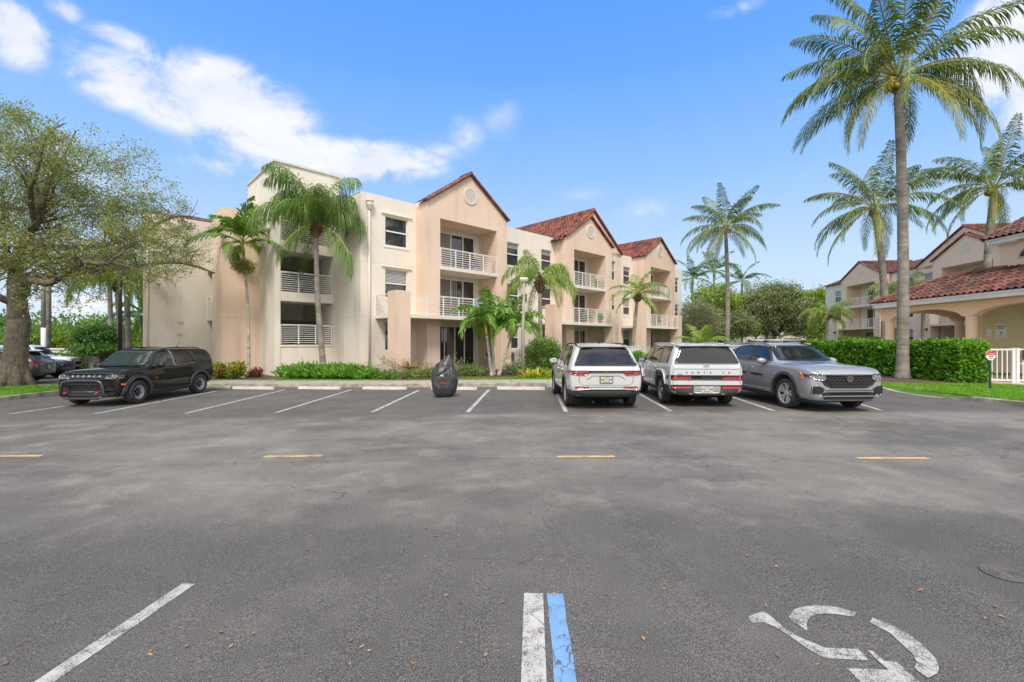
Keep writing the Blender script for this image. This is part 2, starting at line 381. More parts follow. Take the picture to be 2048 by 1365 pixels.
def window(root, s0, s1, z0, z1, d, blind=.5, cols=1):
    """single hung window: white frame, meeting rail, dark panes, blinds drawn part way"""
    f = MB(); w = .05; y = d-.09
    bx(f, s0, s1, y-.05, y+.02, z1-w, z1); bx(f, s0, s1, y-.05, y+.02, z0, z0+w)
    bx(f, s0, s0+w, y-.049, y+.019, z0+w, z1-w); bx(f, s1-w, s1, y-.049, y+.019, z0+w, z1-w)
    zm = (z0+z1)/2
    bx(f, s0+w, s1-w, y-.03, y+.035, zm-.035, zm+.035)
    for k in range(1, cols): xm = s0+(s1-s0)*k/cols; bx(f, xm-.025, xm+.025, y-.03, y+.018, z0+w, z1-w)
    fr = f.build('window', WHITE, root)
    p = MB(); bx(p, s0+w, s1-w, y-.045, y-.035, z0+w, z1-w); p.build('pane', GLASS, fr)
    if blind > 0:
        b = MB(); zt = z1-w; zb = zt-(z1-z0-2*w)*blind; n = max(2, int((zt-zb)/.07))
        for k in range(n): zz = zt-(k+.5)*(zt-zb)/n; bx(b, s0+w+.02, s1-w-.02, y-.034, y-.030, zz-.024, zz+.024)
        b.build('blind', BLIND, fr)
def ledge(root, s0, s1, z, d):
    m = MB(); bx(m, s0, s1, d, d+.09, z, z+.08); m.build('window_ledge', CREAM, root, bevel=.01)
def sill(root, s0, s1, z, d, mat=None):
    m = MB(); bx(m, s0, s1, d, d+.03, z-.12, z-.02); m.build('window_sill', mat or CREAM, root)
def slider(root, s0, s1, z0, z1, d, n=3, curtain=.0, seed=0):
    """sliding glass doors"""
    f = MB(); w = .07
    bx(f, s0, s1, d, d+.08, z1-w, z1)
    for k in range(n+1):
        x = s0+(s1-s0-w)*k/n; bx(f, x, x+w, d+.001, d+.079-.02*(k % 2), z0, z1-w)
    bx(f, s0+w, s1-w, d+.002, d+.05, z0, z0+.06)
    fr = f.build('sliding_door', WHITE, root)
    p = MB(); bx(p, s0+w, s1-w, d+.01, d+.02, z0+.06, z1-w); p.build('pane', GLASS, fr)
    if curtain:
        c = MB(); n2 = 10; a = s0+w; L = (s1-s0)*curtain
        for k in range(n2): bx(c, a+L*k/n2, a+L*(k+.75)/n2, d+.021, d+.028+.004*(k % 2), z0+.1, z1-w-.02)
        c.build('curtain', CURTAIN, fr)
def railing(root, s0, s1, d0, d1, z0, h=1.07, bars=8, posts=None):
    """white railing of horizontal bars along a straight line in plan"""
    m = MB(); L = math.hypot(s1-s0, d1-d0); n = posts or max(1, round(L/1.05))
    a = Vector((s0, -d0, 0)); b = Vector((s1, -d1, 0)); t = (b-a).normalized(); q = Vector((-t.y, t.x, 0))
    def bar(p0, p1, w, za, zb):
        c = [p0-q*w, p1-q*w, p1+q*w, p0+q*w]
        i = len(m.v); m.v += [(p.x, p.y, za) for p in c]+[(p.x, p.y, zb) for p in c]
        for f in ((3, 2, 1, 0), (4, 5, 6, 7), (0, 1, 5, 4), (1, 2, 6, 5), (2, 3, 7, 6), (3, 0, 4, 7)): m.face([i+k for k in f])
    for k in range(n+1):
        p = a+(b-a)*(k/n); bar(p-t*.025, p+t*.025, .027, z0, z0+h-.04)
    bar(a-t*.03, b+t*.03, .03, z0+h-.04, z0+h)
    for k in range(bars):
        zz = z0+.07+(h-.16)*k/(bars-1); bar(a, b, .014, zz, zz+.028)
    m.build('balcony_railing', WHITE, root)
def tile_slope(root, P0, along, up, W, L, mat=TILE, tw=.30, tl=.40, name='roof', clip=None, nseg=5):
    P0 = Vector(P0); a = Vector(along).normalized(); u = Vector(up).normalized(); nrm = a.cross(u).normalized()
    if nrm.z < 0: nrm = -nrm
    m = MB(); nc = max(1, round(W/tw)); nr = max(1, round(L/tl)); tw = W/nc; tl = L/nr
    for r in range(nr):
        for c in range(nc):
            if clip and not clip((c+.5)*tw, (r+.5)*tl): continue
            vv = random.random(); i = len(m.v); O = P0+a*(c*tw)+u*(r*tl-.03)
            for e in (0, 1):
                for k in range(nseg):
                    t = k/(nseg-1); hgt = .085*math.sin(math.pi*min(1, t/.72)) if t < .72 else -.012*math.sin(math.pi*(t-.72)/.28)
                    p = O+a*(t*tw)+u*(e*(tl+.05))+nrm*(hgt+(.055 if e == 0 else .012)); m.v.append(tuple(p))
            for k in range(nseg-1): m.face((i+k, i+k+1, i+nseg+k+1, i+nseg+k), vv)
            j = len(m.v)
            for k in range(nseg): m.v.append(tuple(Vector(m.v[i+k])-nrm*.045))
            for k in range(nseg-1): m.face((i+k, j+k, j+k+1, i+k+1), vv*.35)
    if clip is None:
        A = P0-nrm*.01; m.quad([A, A+a*W, A+a*W+u*L, A+u*L], .1)
    return m.build(name, mat, root)
def ridge_tiles(root, A, B, r=.12, mat=TILER, tl=.38, name='ridge_tiles', sides=7):
    A, B = Vector(A), Vector(B); n = max(1, round((B-A).length/tl)); t = (B-A)/n; m = MB()
    for k in range(n):
        v = random.random(); m.tube([A+t*k, A+t*(k+1.08)], [r*1.12, r*.92], sides, True, v)
    return m.build(name, mat, root)
def gable_roof(root, s0, s1, dfront, dback, ze, za, mat=TILE, name='roof', right=True):
    sm = (s0+s1)/2; ov = .12; D = dfront-dback
    hw = (s1-s0)/2; sl = math.hypot(hw, za-ze)
    k = (za-ze)/hw
    tile_slope(root, (s0-ov, -dfront-.10, ze-ov*k), (0, 1, 0), (hw, 0, za-ze), D, sl+ov*1.2, mat, name=name)
    tile_slope(root, (s1+ov, -dfront-.10, ze-ov*k), (0, 1, 0), (-hw, 0, za-ze), D, sl+ov*1.2, mat, name=name)
    ridge_tiles(root, (sm, -dfront-.14, za+.07), (sm, -dback, za+.07))
    ridge_tiles(root, (s0-ov, -dfront-.12, ze-ov*k+.03), (sm, -dfront-.12, za+.05), .085, TILER, name='verge_tiles')
    ridge_tiles(root, (s1+ov, -dfront-.12, ze-ov*k+.03), (sm, -dfront-.12, za+.05), .085, TILER, name='verge_tiles')
def vent(root, s, z, d, r=.52):
    m = MB()
    Mx = Matrix.Translation((s, -d, z)) @ Matrix.Rotation(R(90), 4, 'X')
    m.lathe([(r-.09, 0), (r-.09, .05), (r, .05), (r, 0)], 32, Mx)
    for k in range(9):
        zz = -r+.14+k*(2*r-.28)/8; w = math.sqrt(max(.001, (r-.08)**2-zz**2)); bx(m, s-w, s+w, d+.005, d+.035, z+zz-.026, z+zz+.022)
    m.lathe([(.001, .01), (r-.05, .01)], 32, Mx); m.build('gable_vent', M_VENT, root)
M_VENT = M('vent louvre', (.70, .65, .56), .6)
def gable_front(mb, s0, s1, z0, ze, za, d0, d1):
    sm = (s0+s1)/2; mb.prism([(s0, z0), (s1, z0), (s1, ze), (sm, za), (s0, ze)], -d0, -d1)

def unit(root, s0, s1, o0, o1, ze=9.85, za=12.0, dF=1.2, dB=-.6, wallm=PEACH, cols=((-2.6, -1.75), (4.7, 5.55)), dT=2.3, far=False, gdoor=True, zb=-.3, seed=0):
    """a gabled bay: two stacked loggias, a wide terrace on stout piers at first-floor level"""
    w = MB(); Z2, Z3 = 3.3, 6.25
    bx(w, s0, o0, dF, dB, zb, 9.0); bx(w, o1, s1, dF, dB, zb, 9.0)
    sm = (s0+s1)/2
    w.prism([(s0, 9.0), (s1, 9.0), (s1, ze), (sm, za), (s0, ze)], -dF, -dB)
    w.build('bay_wall', wallm, root)
    r = MB(); bx(r, o0+.002, o1-.002, dB, dB-.2, zb, 8.998); r.build('recess_wall', CREAM, root)
    sl = MB(); bx(sl, o0+.001, o1-.001, dF+.06, dB, 6.03, Z3); sl.build('balcony_slab', CREAM, root, bevel=.012)
    railing(root, o0+.05, o1-.05, dF-.02, dF-.02, Z3+.0, 1.07)
    W = o1-o0; a = o0+W*.24; b = o0+W*.9
    slider(root, a, b, Z3, 8.75, dB, 3, .35 if seed % 2 else .2, seed)
    slider(root, a, b, Z2, 5.85, dB, 3, .5 if seed % 2 else 0, seed)
    slider(root, a-.35, b, .25, 2.85, dB, 4, 0 if seed % 2 else .9, seed)
    # terrace
    t0 = s0+cols[0][0]; t1 = s0+cols[1][1]
    ts = MB(); bx(ts, t0+.04, t1-.04, dT-.04, dB, 3.08, Z2); ts.build('terrace_slab', CREAM, root, bevel=.012)
    for c in cols:
        m = MB(); bx(m, s0+c[0], s0+c[1], dT, dT-.85, zb, 4.47); m.build('pier', wallm, root)
    railing(root, s0+cols[0][1], s0+cols[1][0], dT-.1, dT-.1, Z2, 1.07)
    railing(root, t0+.06, t0+.06, dT-.85, .02, Z2, 1.07)
    railing(root, t1-.06, t1-.06, dT-.85, .02, Z2, 1.07)
    vent(root, sm, ze+(za-ze)*.42, dF)
    lt = MB(); lt.lathe([(.001, 6.02), (.09, 6.02), (.07, 5.95), (.001, 5.94)], 12, Matrix.Translation(((o0+o1)/2, -(dF+dB)/2, 0))); lt.build('ceiling_lamp', WHITE, root)

def seg(root, s0, s1, wins, d=0., ztop=9.85, zb=-.3, mat=CREAM, perim=.64):
    m = MB(); facade(m, s0, s1, zb, ztop, d, wins, perim); m.build('wall', mat, root)
    for (a, b, c, e) in wins: window(root, a, b, c, e, d, random.choice((.22, .45, .0, .30, .5)))
    g = MB()
    for z in (3.2, 6.15): bx(g, s0, s1, d, d+.004, z, z+.012)
    g.build('wall_joint', GROOVE, root)

# ---- the long apartment building
A = R(46)
bld = empty('apartment_building', (-8.08, 24.0, 0), R(90)-A)
tag(bld, 'three storey cream and peach apartment building with gabled bays behind the stalls', 'building')
m = MB(); bx(m, 0, 37.5, -.62, -9, -.4, 9.84); m.build('main_wall', CREAM, bld)
m = MB(); bx(m, -.02, 37.52, -.02, -.64, 9.851, 9.9); bx(m, -.02, .25, -.64, -9, 9.851, 9.9); m.build('parapet_cap', GREYC, bld)
W3, W2, W1 = (7.2, 8.85), (4.3, 5.93), (1.33, 2.95)
def wl(a, b, rows=(W3, W2, W1)): return [(a, b, *r) for r in rows]
seg(bld, 0, 3.4, wl(1.44, 2.86))
seg(bld, 9.6, 15.8, wl(10.75, 11.95)+wl(14.3, 15.5))
seg(bld, 23.9, 27.2, wl(25.6, 26.8))
seg(bld, 33.4, 37.5, wl(35.9, 36.7))
for z in (8.93, 5.99): ledge(bld, 1.2, 3.12, z, 0)
for z in (7.2, 4.3): sill(bld, 1.34, 2.96, z, 0)
for s in (10.75, 14.3, 25.6):
    for z in (7.2, 4.3): sill(bld, s-.08, s+1.3, z, 0)
unit(bld, 3.4, 9.6, 4.28, 8.70, za=12.05, seed=1)
unit(bld, 15.8, 21.9, 16.75, 20.95, za=11.85, cols=((-2.7, -1.85), (4.6, 5.45)), seed=2)
unit(bld, 27.2, 33.4, 28.5, 32.5, za=11.9, cols=((-2.3, -1.5), (4.6, 5.45)), seed=3)
gable_roof(bld, 3.4, 9.6, 1.2, .3, 9.9, 12.08)
gable_roof(bld, 15.8, 21.9, 1.2, .5, 9.9, 11.9)
gable_roof(bld, 27.2, 33.4, 1.2, -8.5, 9.9, 11.95)
m = MB(); facade(m, 21.9, 23.9, -.3, 9.6, .85, wl(22.2, 23.0), 1.5); m.prism([(17.0, 9.3), (23.9, 9.3), (23.9, 9.6), (19.7, 12.62), (17.0, 10.68)], -.85, .5); m.build('bay_wall', PEACH, bld)
for r_ in (W3, W2, W1): window(bld, 22.2, 23.0, *r_, .85, .6)
gable_roof(bld, 15.5, 23.9, .85, -8.5, 9.62, 12.66)
# downpipe with hopper, attic vent
for s in (.45,):
    m = MB(); m.tube([(s, -.10, -.2), (s, -.10, 9.15)], .055, 8); m.build('downpipe', CREAM, bld, True)
    m = MB(); m.lathe([(.06, 8.95), (.17, 9.2), (.17, 9.38), (.21, 9.38), (.21, 9.44), (.001, 9.46)], 14, Matrix.Translation((s, -.16, 0))); m.build('rain_hopper', CREAM, bld)
m = MB(); bx(m, -.03, 0, -1.2, -1.75, 9.05, 9.3)
for k in range(4): bx(m, -.05, -.03, -1.2, -1.75, 9.07+k*.06, 9.09+k*.06)
m.build('attic_vent', GROOVE, bld)
g = MB(); bx(g, -.004, 0, 0, -3.5, 3.2, 3.212); bx(g, -.004, 0, 0, -3.5, 6.15, 6.162); g.build('wall_joint', GROOVE, bld)
# stair tower
m = MB()
bx(m, -3.17, -2.88, -3.6, -8.9, -.4, 9.6); bx(m, .003, .4, -3.62, -8.9, 9.9, 11.6); bx(m, -2.88, 0, -8.6, -8.9, -.4, 9.6)
bx(m, -3.17, .003, -3.6, -8.9, 9.6, 11.6); m.build('stair_tower_wall', CREAM, bld)
m = MB(); bx(m, -3.25, .48, -3.52, -8.98, 11.6, 11.7); m.build('parapet_cap', GREYC, bld)
m = MB(); bx(m, -2.88, 0, -3.62, -3.85, -.4, 1.55); bx(m, -2.9, .0, -3.58, -3.9, 1.55, 1.66); m.build('stair_parapet', CREAM, bld, bevel=.01)
for za, zb_ in ((4.08, 4.6), (6.86, 7.42)):
    m = MB(); bx(m, -2.88, 0, -3.62, -5.4, za, zb_); m.build('landing', CREAM, bld)
for za in (1.70, 4.62, 7.44): railing(bld, -2.84, -.05, -3.68, -3.68, za, 1.1, 9, 3)
m = MB()
for k in range(7): bx(m, -2.88, 0, -3.66, -3.72, 8.68+k*.13, 8.74+k*.13)
for k in range(12): bx(m, -2.86+k*.255, -2.81+k*.255, -3.661, -3.719, 8.62, 9.6)
m.build('lattice_screen', WHITE, bld)
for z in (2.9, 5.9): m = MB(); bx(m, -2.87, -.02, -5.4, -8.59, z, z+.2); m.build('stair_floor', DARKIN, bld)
for (zz, sgn) in ((1.2, 1), (4.3, -1), (7.0, 1)):
    m = MB()
    for k in range(9):
        x = -2.7+k*.28 if sgn > 0 else -.4-k*.28; bx(m, x, x+.3, -4.6, -5.4, zz+k*.17, zz+.14+k*.17)
    m.build('stair_flight', GREYP, bld)
m = MB(); m.lathe([(.001, .06), (.07, .05), (.1, 0)], 12, Matrix.Translation((-.3, 8.58, 3.4)) @ Matrix.Rotation(R(90), 4, 'X')); m.build('wall_lamp', WHITE, bld)
# peach stair block and rear wing
m = MB(); bx(m, -5.05, -3.172, -6.55, -9.0, -.4, 9.4); m.build('block_wall', PEACH, bld)
g = MB(); bx(g, -5.05, -3.18, -6.55, -6.546, 3.2, 3.212); bx(g, -5.054, -5.05, -6.55, -9, 3.2, 3.212); g.build('wall_joint', M('peach groove', (.45, .28, .19), .9), bld)
m = MB(); bx(m, -8.15, -3.4, -9.9, -10.5, -.4, 9.15); m.build('rear_wall', GREYC, bld)
m = MB(); bx(m, -4.4, -3.4, -9.0, -9.9, -.4, 9.0); m.build('walkway_back', GREYC, bld)
for z in (3.1, 6.05):
    m = MB(); bx(m, -5.15, -4.4, -9.0, -9.9, z, z+.35); m.build('walkway_slab', GREYC, bld)
    railing(bld, -5.1, -5.1, -9.02, -9.88, z+.35, 1.05, 8, 2)
ridge_tiles(bld, (-8.2, 10.1, 9.22), (-3.4, 10.1, 9.22), .11)
m = MB(); m.tube([(-8.0, 9.86, -.2), (-8.0, 9.86, 9.0)], .04, 8); m.build('downpipe', CREAM, bld, True)
m = MB(); bx(m, -6.6, -6.35, -9.9, -9.87, 2.9, 3.05); bx(m, -6.65, -6.4, -9.9, -9.87, 2.2, 2.32); m.build('wall_outlet', GROOVE, bld)

# ---- the apartment building on the right, beyond the car park
C = R(186.2)
cb = empty('apartment_building', ((1651-1024)/900*68, 68, .35), R(90)-C)
tag(cb, 'distant pale peach apartment building with tiled gables seen above the right hand hedge', 'building')
m = MB(); bx(m, 0, 36, -.62, -8, -.6, 9.84); m.build('main_wall', CREAM, cb)
seg(cb, 0, 5.9, wl(2.3, 3.8)); seg(cb, 13.7, 18.6, wl(15.5, 17)); seg(cb, 30.6, 36, wl(32, 33.4))
unit(cb, 5.9, 13.7, 7.05, 12.6, za=11.8, cols=((-.0, 1.1), (8.2, 9.3)), wallm=PALEPEACH, seed=2)
unit(cb, 21.3, 29.0, 22.4, 27.9, za=11.8, cols=((.0, 1.1), (8.2, 9.3)), wallm=PALEPEACH, seed=1, dT=2.3)
m = MB(); facade(m, 18.6, 21.3, -.3, 9.6, .85, wl(19.6, 20.9), 1.5); m.prism([(18.6, 9.3), (30.6, 9.3), (30.6, 9.6), (24.6, 12.7), (18.6, 9.6)], -.85, .5); m.build('bay_wall', PALEPEACH, cb)
for r_ in (W3, W2, W1): window(cb, 19.6, 20.9, *r_, .85, .5)
gable_roof(cb, 5.9, 13.7, 1.2, -5, 9.9, 11.85, TILED); gable_roof(cb, 21.3, 29.0, 1.2, .5, 9.9, 11.85, TILED)
gable_roof(cb, 18.6, 30.6, .85, -6, 9.65, 12.75, TILED)
tile_slope(cb, (-.3, -.25, 9.8), (1, 0, 0), (0, 5, 1.9), 19.0, 5.4, TILED)
for s in (6.4, 21.9):
    m = MB(); bx(m, s, s+.25, 2.3, 2.5, 2.7, 2.9); m.build('wall_lamp', BLACKP, cb)

# ---- far pale building behind the trees
fb = empty('apartment_building', (xat(1485, 92), 92, .2), 0)
tag(fb, 'far pale apartment building partly hidden behind the olive green tree in the centre background', 'building')
m = MB(); facade(m, 0, 13, 0, 5.2, 0, [(1.2, 2.6, .9, 2.0), (3.4, 6.0, 3.0, 4.6), (3.4, 6, .2, 2.4), (8.4, 11.6, 3.0, 4.6), (8.4, 11.6, .1, 2.4)], 6, .8); m.build('wall', WCONC, fb)
m = MB(); bx(m, .05, 12.95, -.8, -.9, 0.05, 5.1); m.build('recess_wall', GLASS, fb)
railing(fb, 3.4, 6.0, .02, .02, 2.9, 1.0, 7); railing(fb, 8.4, 11.6, .02, .02, 2.9, 1.0, 7)
tile_slope(fb, (-.4, -.5, 5.15), (1, 0, 0), (0, 4, 1.6), 13.8, 4.5, TILED)
m = MB(); m.lathe([(.001, .06), (.36, .04), (.4, 0), (.36, -.04), (.001, -.06)], 16, Matrix.Translation((xat(1594, 91.5), 91.5, zat(663, 91.5))) @ Matrix.Rotation(R(90), 4, 'X') )
tag(m.build('beach_ball', M('red pink float', (.7, .05, .12), .5), None), 'round red float hanging on the far balcony rail', 'float')

# ---- pool pavilion on the right
pv = empty('pool_pavilion', (22.0, 27.0, .12), R(-90))
tag(pv, 'peach pool pavilion with arches, round columns and low red tile roof at the right', 'building')
def arch_beam(root, c0, c1, d, z0, z1, rise, th=.42, mat=PEACH2, axis='x'):
    # segmental arch between two columns, wall above it
    m = MB(); n = 18; i0 = len(m.v); L = c1-c0
    for k in range(n+1):
        t = k/n; x = c0+L*t; h = z0+rise*(1-(2*t-1)**2)**.62
        for y in (-d, -d+th):
            m.v += [(x, y, h), (x, y, z1)] if axis == 'x' else [(-y+0, x, h), (-y, x, z1)]
    for k in range(n):
        a = i0+k*4; b = a+4
        m.face((a, b, b+1, a+1)); m.face((a+2, a+3, b+3, b+2)); m.face((a, a+2, b+2, b)); m.face((a+1, b+1, b+3, a+3))
    return m.build('arch', mat, root)
ZC = 2.95; ZT = 3.66
cols_x = [.55, 5.25, 10.2, 15.2]
for c in cols_x:
    m = MB(); m.lathe([(.215, -.3), (.215, ZC)], 28, Matrix.Translation((c, .21, 0))); m.build('column', PEACH2, pv, True)
    m = MB(); bx(m, c-.24, c+.24, 0, -.42, ZC, ZT); m.build('arch_springer', PEACH2, pv)
for a, b in zip(cols_x[:-1], cols_x[1:]): arch_beam(pv, a+.24, b-.24, 0, ZC, ZT, .47)
m = MB(); bx(m, .15, .31, 0, -.42, ZC+.0, ZT); m.build('arch_springer', PEACH2, pv)
m = MB(); m.lathe([(.21, -.3), (.21, ZC)], 28, Matrix.Translation((.4, 4.45, 0))); m.build('column', PEACH2, pv, True)
m = MB(); n = 16; 
for k in range(n+1):
    t = k/n; y = .42+3.8*t; h = ZC+.45*(1-(2*t-1)**2)**.6
    m.v += [(.2, y, h), (.2, y, ZT), (.62, y, h), (.62, y, ZT)]
for k in range(n):
    a = k*4; b = a+4; m.face((a, b, b+1, a+1)); m.face((a+2, a+3, b+3, b+2)); m.face((a, a+2, b+2, b))
m.build('arch', PEACH2, pv)
m = MB(); bx(m, .2, .62, -4.22, -4.9, ZC, ZT); m.build('arch_springer', PEACH2, pv)
m = MB(); bx(m, 3.0, 3.3, -2.75, -12, -.3, ZT+.02); m.build('room_wall', M('tan stucco', (.84, .68, .47), .85, n=(.7, .25), c2=(.78, .61, .41), bump=(40, .3, .02)), pv)
m = MB(); bx(m, .12, 18, .41, -9, ZT+.02, ZT+.10); m.build('ceiling', PEACH2, pv)
m = MB(); bx(m, .10, 18, .52, .42, 3.68, 3.93); bx(m, .08, 18, .56, .42, 3.86, 3.95); bx(m, .08, .18, .52, -8, 3.68, 3.93); m.build('fascia', WHITE, pv)
# low roof: left slope with a hip at the far end
rise = .60
def cl(w, l): return w > l*.93
tile_slope(pv, (.02, -.56, 3.95), (1, 0, 0), (0, 2.62, 1.36), 18.0, 2.95, TILED, clip=cl, tw=.31, tl=.40, nseg=7)
def cl2(w, l): return w > l*.9
tile_slope(pv, (.02, -.56, 3.95), (0, 1, 0), (2.62, 0, 1.36), 9, 2.95, TILED, clip=cl2)
ridge_tiles(pv, (.02, -.56, 4.02), (2.64, 2.06, 5.38), .12)
ridge_tiles(pv, (2.64, 2.06, 5.36), (5.2, 2.06, 5.36), .10)
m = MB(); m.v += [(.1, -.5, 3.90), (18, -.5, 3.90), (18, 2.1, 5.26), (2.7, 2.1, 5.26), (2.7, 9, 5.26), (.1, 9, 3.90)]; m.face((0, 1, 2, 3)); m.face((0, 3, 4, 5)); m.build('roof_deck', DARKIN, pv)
# upper block with half round window
m = MB(); bx(m, 4.85, 18, -2.0, -9, 5.0, 6.5); m.build('upper_wall', PALEPEACH, pv)
m = MB(); bx(m, 4.6, 18, -1.62, -1.75, 6.50, 6.72); bx(m, 4.58, 18, -1.55, -1.75, 6.66, 6.74); bx(m, 4.6, 4.72, -1.75, -9, 6.50, 6.72); m.build('fascia', WHITE, pv)
tile_slope(pv, (4.5, 1.52, 6.74), (1, 0, 0), (0, 3, 1.55), 14, 3.4, TILED, nseg=7)
ridge_tiles(pv, (4.5, 1.55, 6.79), (4.5, 4.5, 8.31), .12)
m = MB(); m.prism([(6.7+.95*math.cos(a), 5.72+.55*math.sin(a)) for a in [math.pi*k/16 for k in range(17)]], 1.985, 2.05); f = m.build('arched_window', GLASS, pv)
m = MB()
for k in range(16):
    a0, a1 = math.pi*k/16, math.pi*(k+1)/16
    q = [(6.7+r_*math.cos(a)*1.0, 1.97, 5.72+r_*.58*math.sin(a)) for (r_, a) in ((.95, a0), (1.03, a0), (1.03, a1), (.95, a1))]; m.quad(q)
bx(m, 5.67, 7.73, -1.97, -2.0, 5.66, 5.72); m.build('frame', GROOVE, f)
# two notices on the tan wall (it faces the camera side: local +x)
sg = MB(); bx(sg, 3.3, 3.315, -3.45, -4.03, 1.9, 2.62); s1 = sg.build('wall_sign', WHITE, None); s1.parent = None
s1.matrix_world = Matrix.Translation((22, 27, .12)) @ Matrix.Rotation(R(-90), 4, 'Z')
tag(s1, 'white warning notice with a pictogram on the tan pavilion wall', 'sign')
INK = M('sign ink', (.03, .03, .04), .6); INKR = M('sign red', (.6, .05, .04), .6)
TX = Matrix(((0, 0, 1, 0), (1, 0, 0, 0), (0, 1, 0, 0), (0, 0, 0, 1)))
def tx(x, y, z): return Matrix.Translation((x, y, z)) @ TX
text('WARNING', .105, INK, s1, tx(3.317, 3.74, 2.50)); text('NO DIVING', .07, INK, s1, tx(3.317, 3.74, 2.39))
m = MB(); m.quad([(3.319, 3.68, 2.1), (3.319, 3.72, 2.08), (3.319, 3.82, 2.27), (3.319, 3.79, 2.29)]); m.quad([(3.319, 3.64, 2.17), (3.319, 3.86, 2.15), (3.319, 3.86, 2.165), (3.319, 3.64, 2.185)]); m.build('pictogram', INK, s1)
m = MB()
for k in range(3): bx(m, 3.316, 3.318, -3.55, -3.93, 1.96+k*.035, 1.968+k*.035)
m.build('fine_print', INK, s1)
sg = MB(); bx(sg, 3.3, 3.312, -2.98, -3.24, 2.0, 2.36); s2 = sg.build('wall_sign', WHITE, None)
s2.matrix_world = Matrix.Translation((22, 27, .12)) @ Matrix.Rotation(R(-90), 4, 'Z')
tag(s2, 'small blank white notice beside the pavilion column', 'sign')
m = MB(); bx(m, -1, 18, 3.2, -9, -.4, .02); m.build('pool_deck', M('pool deck', (.62, .50, .42), .8, n=(3, .3), c2=(.54, .43, .36)), pv)

# ------------------------------------------------------------------ ground
mb = MB(); xs = [-400, -120, -60]+list(range(-40, 41, 2))+[60, 120, 400]; ys = [-200, -40, 0, 20, 40, 80, 200, 700]
for y in ys:
    for x in xs: mb.v.append((x, y, gz(x)-.06))
for j in range(len(ys)-1):
    for i in range(len(xs)-1): a = j*len(xs)+i; mb.face((a, a+1, a+len(xs)+1, a+len(xs)))
tag(mb.build('ground', GRASSB), kind='structure')
front = [(-17.1, 20.6), (-13.8, 20.0), (-10, 19.5), (-4, 18.7), (.5, 18.15), (6, 17.8), (12.2, 17.4), (12.9, 16.9), (13.1, 16.1)]
drop = [(13.25, 15.0), (13.5, 13.9)]
right = [(13.55, 13.3), (13.75, 12.1), (14.4, 9.8), (16.5, 8.0), (22, 7.2), (45, 7.0)]
left = [(-17.1, 20.6), (-17.3, 17.5), (-17.2, 15.0), (-17.6, 13.2), (-19, 12.3), (-24, 11.8), (-45, 11.5)]
sheet('car_park', [(-60, -14), (60, -14), (60, 7.5)]+[(22, 7.4), (16.8, 8.2), (14.6, 10), (14, 12.2), (13.9, 13.4), (13.9, 17.8), (.5, 18.6), (-10, 19.9), (-17.3, 21)]+[(-17.5, 15), (-19, 12.6), (-60, 12)], 0., ASPH, 1.6)
sheet('rear_car_park', [(-60, 19.5), (-16.5, 19.5), (-15.8, 21), (-15.6, 31), (-60, 31)], .0, ASPH, 2.)
KH = .15
sheet('lawn', front+[(13.85, 16.0), (13.9, 13.5)]+right+[(45, 60), (10, 60), (-15.5, 60), (-15.5, 23), (-16.5, 21.0)], KH-.02, GRASSB, 1.6)
sheet('lawn', left[:7]+[(-45, 19.4), (-17.6, 19.4)], KH-.02, GRASSB, 1.2)
strip('kerb', front, .16, 0, KH, CURBM)
strip('kerb', right, .17, 0, KH, CURBM)
mb = MB()
strip('kerb', list(reversed(left)), .17, 0, KH, CURBM)
strip('kerb', [(-45, 19.45), (-17.6, 19.45), (-16.8, 20.4)], .15, 0, KH, CURBM)
# ramped end of the right hand kerb
mb = MB()
for i, (x0, y0, z0) in enumerate([(13.12, 16.12, .15), (13.2, 15.5, .05), (13.28, 14.9, .012), (13.45, 14.1, .012), (13.5, 13.7, .05), (13.56, 13.28, .15)]):
    g_0 = gz(x0); mb.v += [(x0, y0, g_0-.05), (x0, y0, g_0+z0), (x0+.17, y0, g_0+z0+.004), (13.98, y0, g_0+KH-.01)]
for i in range(5):
    a = i*4
    mb.face((a, a+1, a+5, a+4), mi=0); mb.face((a+1, a+2, a+6, a+5), mi=0); mb.face((a+2, a+3, a+7, a+6), mi=1)
tag(mb.build('ramp', [CURBM, GRASSB]), kind='structure')
def off(pts, d0, d1): return [(x, y+d0) for x, y in pts]+[(x, y+d1) for x, y in reversed(pts)]
fr2 = front[:7]
sheet('sidewalk', [(-15.6, 20.6), *[(x, y+.16) for x, y in fr2[1:]], *[(x, y+1.75) for x, y in reversed(fr2[1:])], (-15.6, 22)], KH, CONC, 1.2)
mbj = MB()
for k in range(17):
    x = -14+k*1.55; y = np.interp(x, [p[0] for p in fr2], [p[1] for p in fr2]); z = gz(x)+KH+.003
    mbj.quad([(x, y+.16, z), (x+.02, y+.16, z), (x+.05, y+1.75, z), (x+.03, y+1.75, z)])
tag(mbj.build('sidewalk_joints', M('joint', (.12, .11, .09), .9)), kind='structure')
bed = [(-14.2, 22.4), (-11.9, 22.5), (-10.4, 21.9), (-6.5, 20.9), (-3.4, 20.35), (-1.8, 21.1), (1.0, 21.2), (3.4, 20.9), (12, 19.6), (14, 20), (14, 36), (-4, 27), (-9, 25.5), (-15, 27)]
sheet('mulch_bed', bed, KH-.012, MULCH, 1.)
sheet('mulch_bed', [(14.6, 17.9), (17, 17.6), (19, 17.3), (19.4, 20), (19, 31), (14.5, 31)], KH-.012, MULCH, 1.)
sheet('rear_drive', [(14, 32), (50, 24), (50, 58), (14, 58)], KH+.004, ASPH, 3)
sheet('paving', [(18.9, 11.5), (24, 11.5), (24, 30), (18.9, 30)], KH-.006, M('pink paving', (.60, .47, .40), .85, n=(2, .3), c2=(.52, .40, .34)), 2)

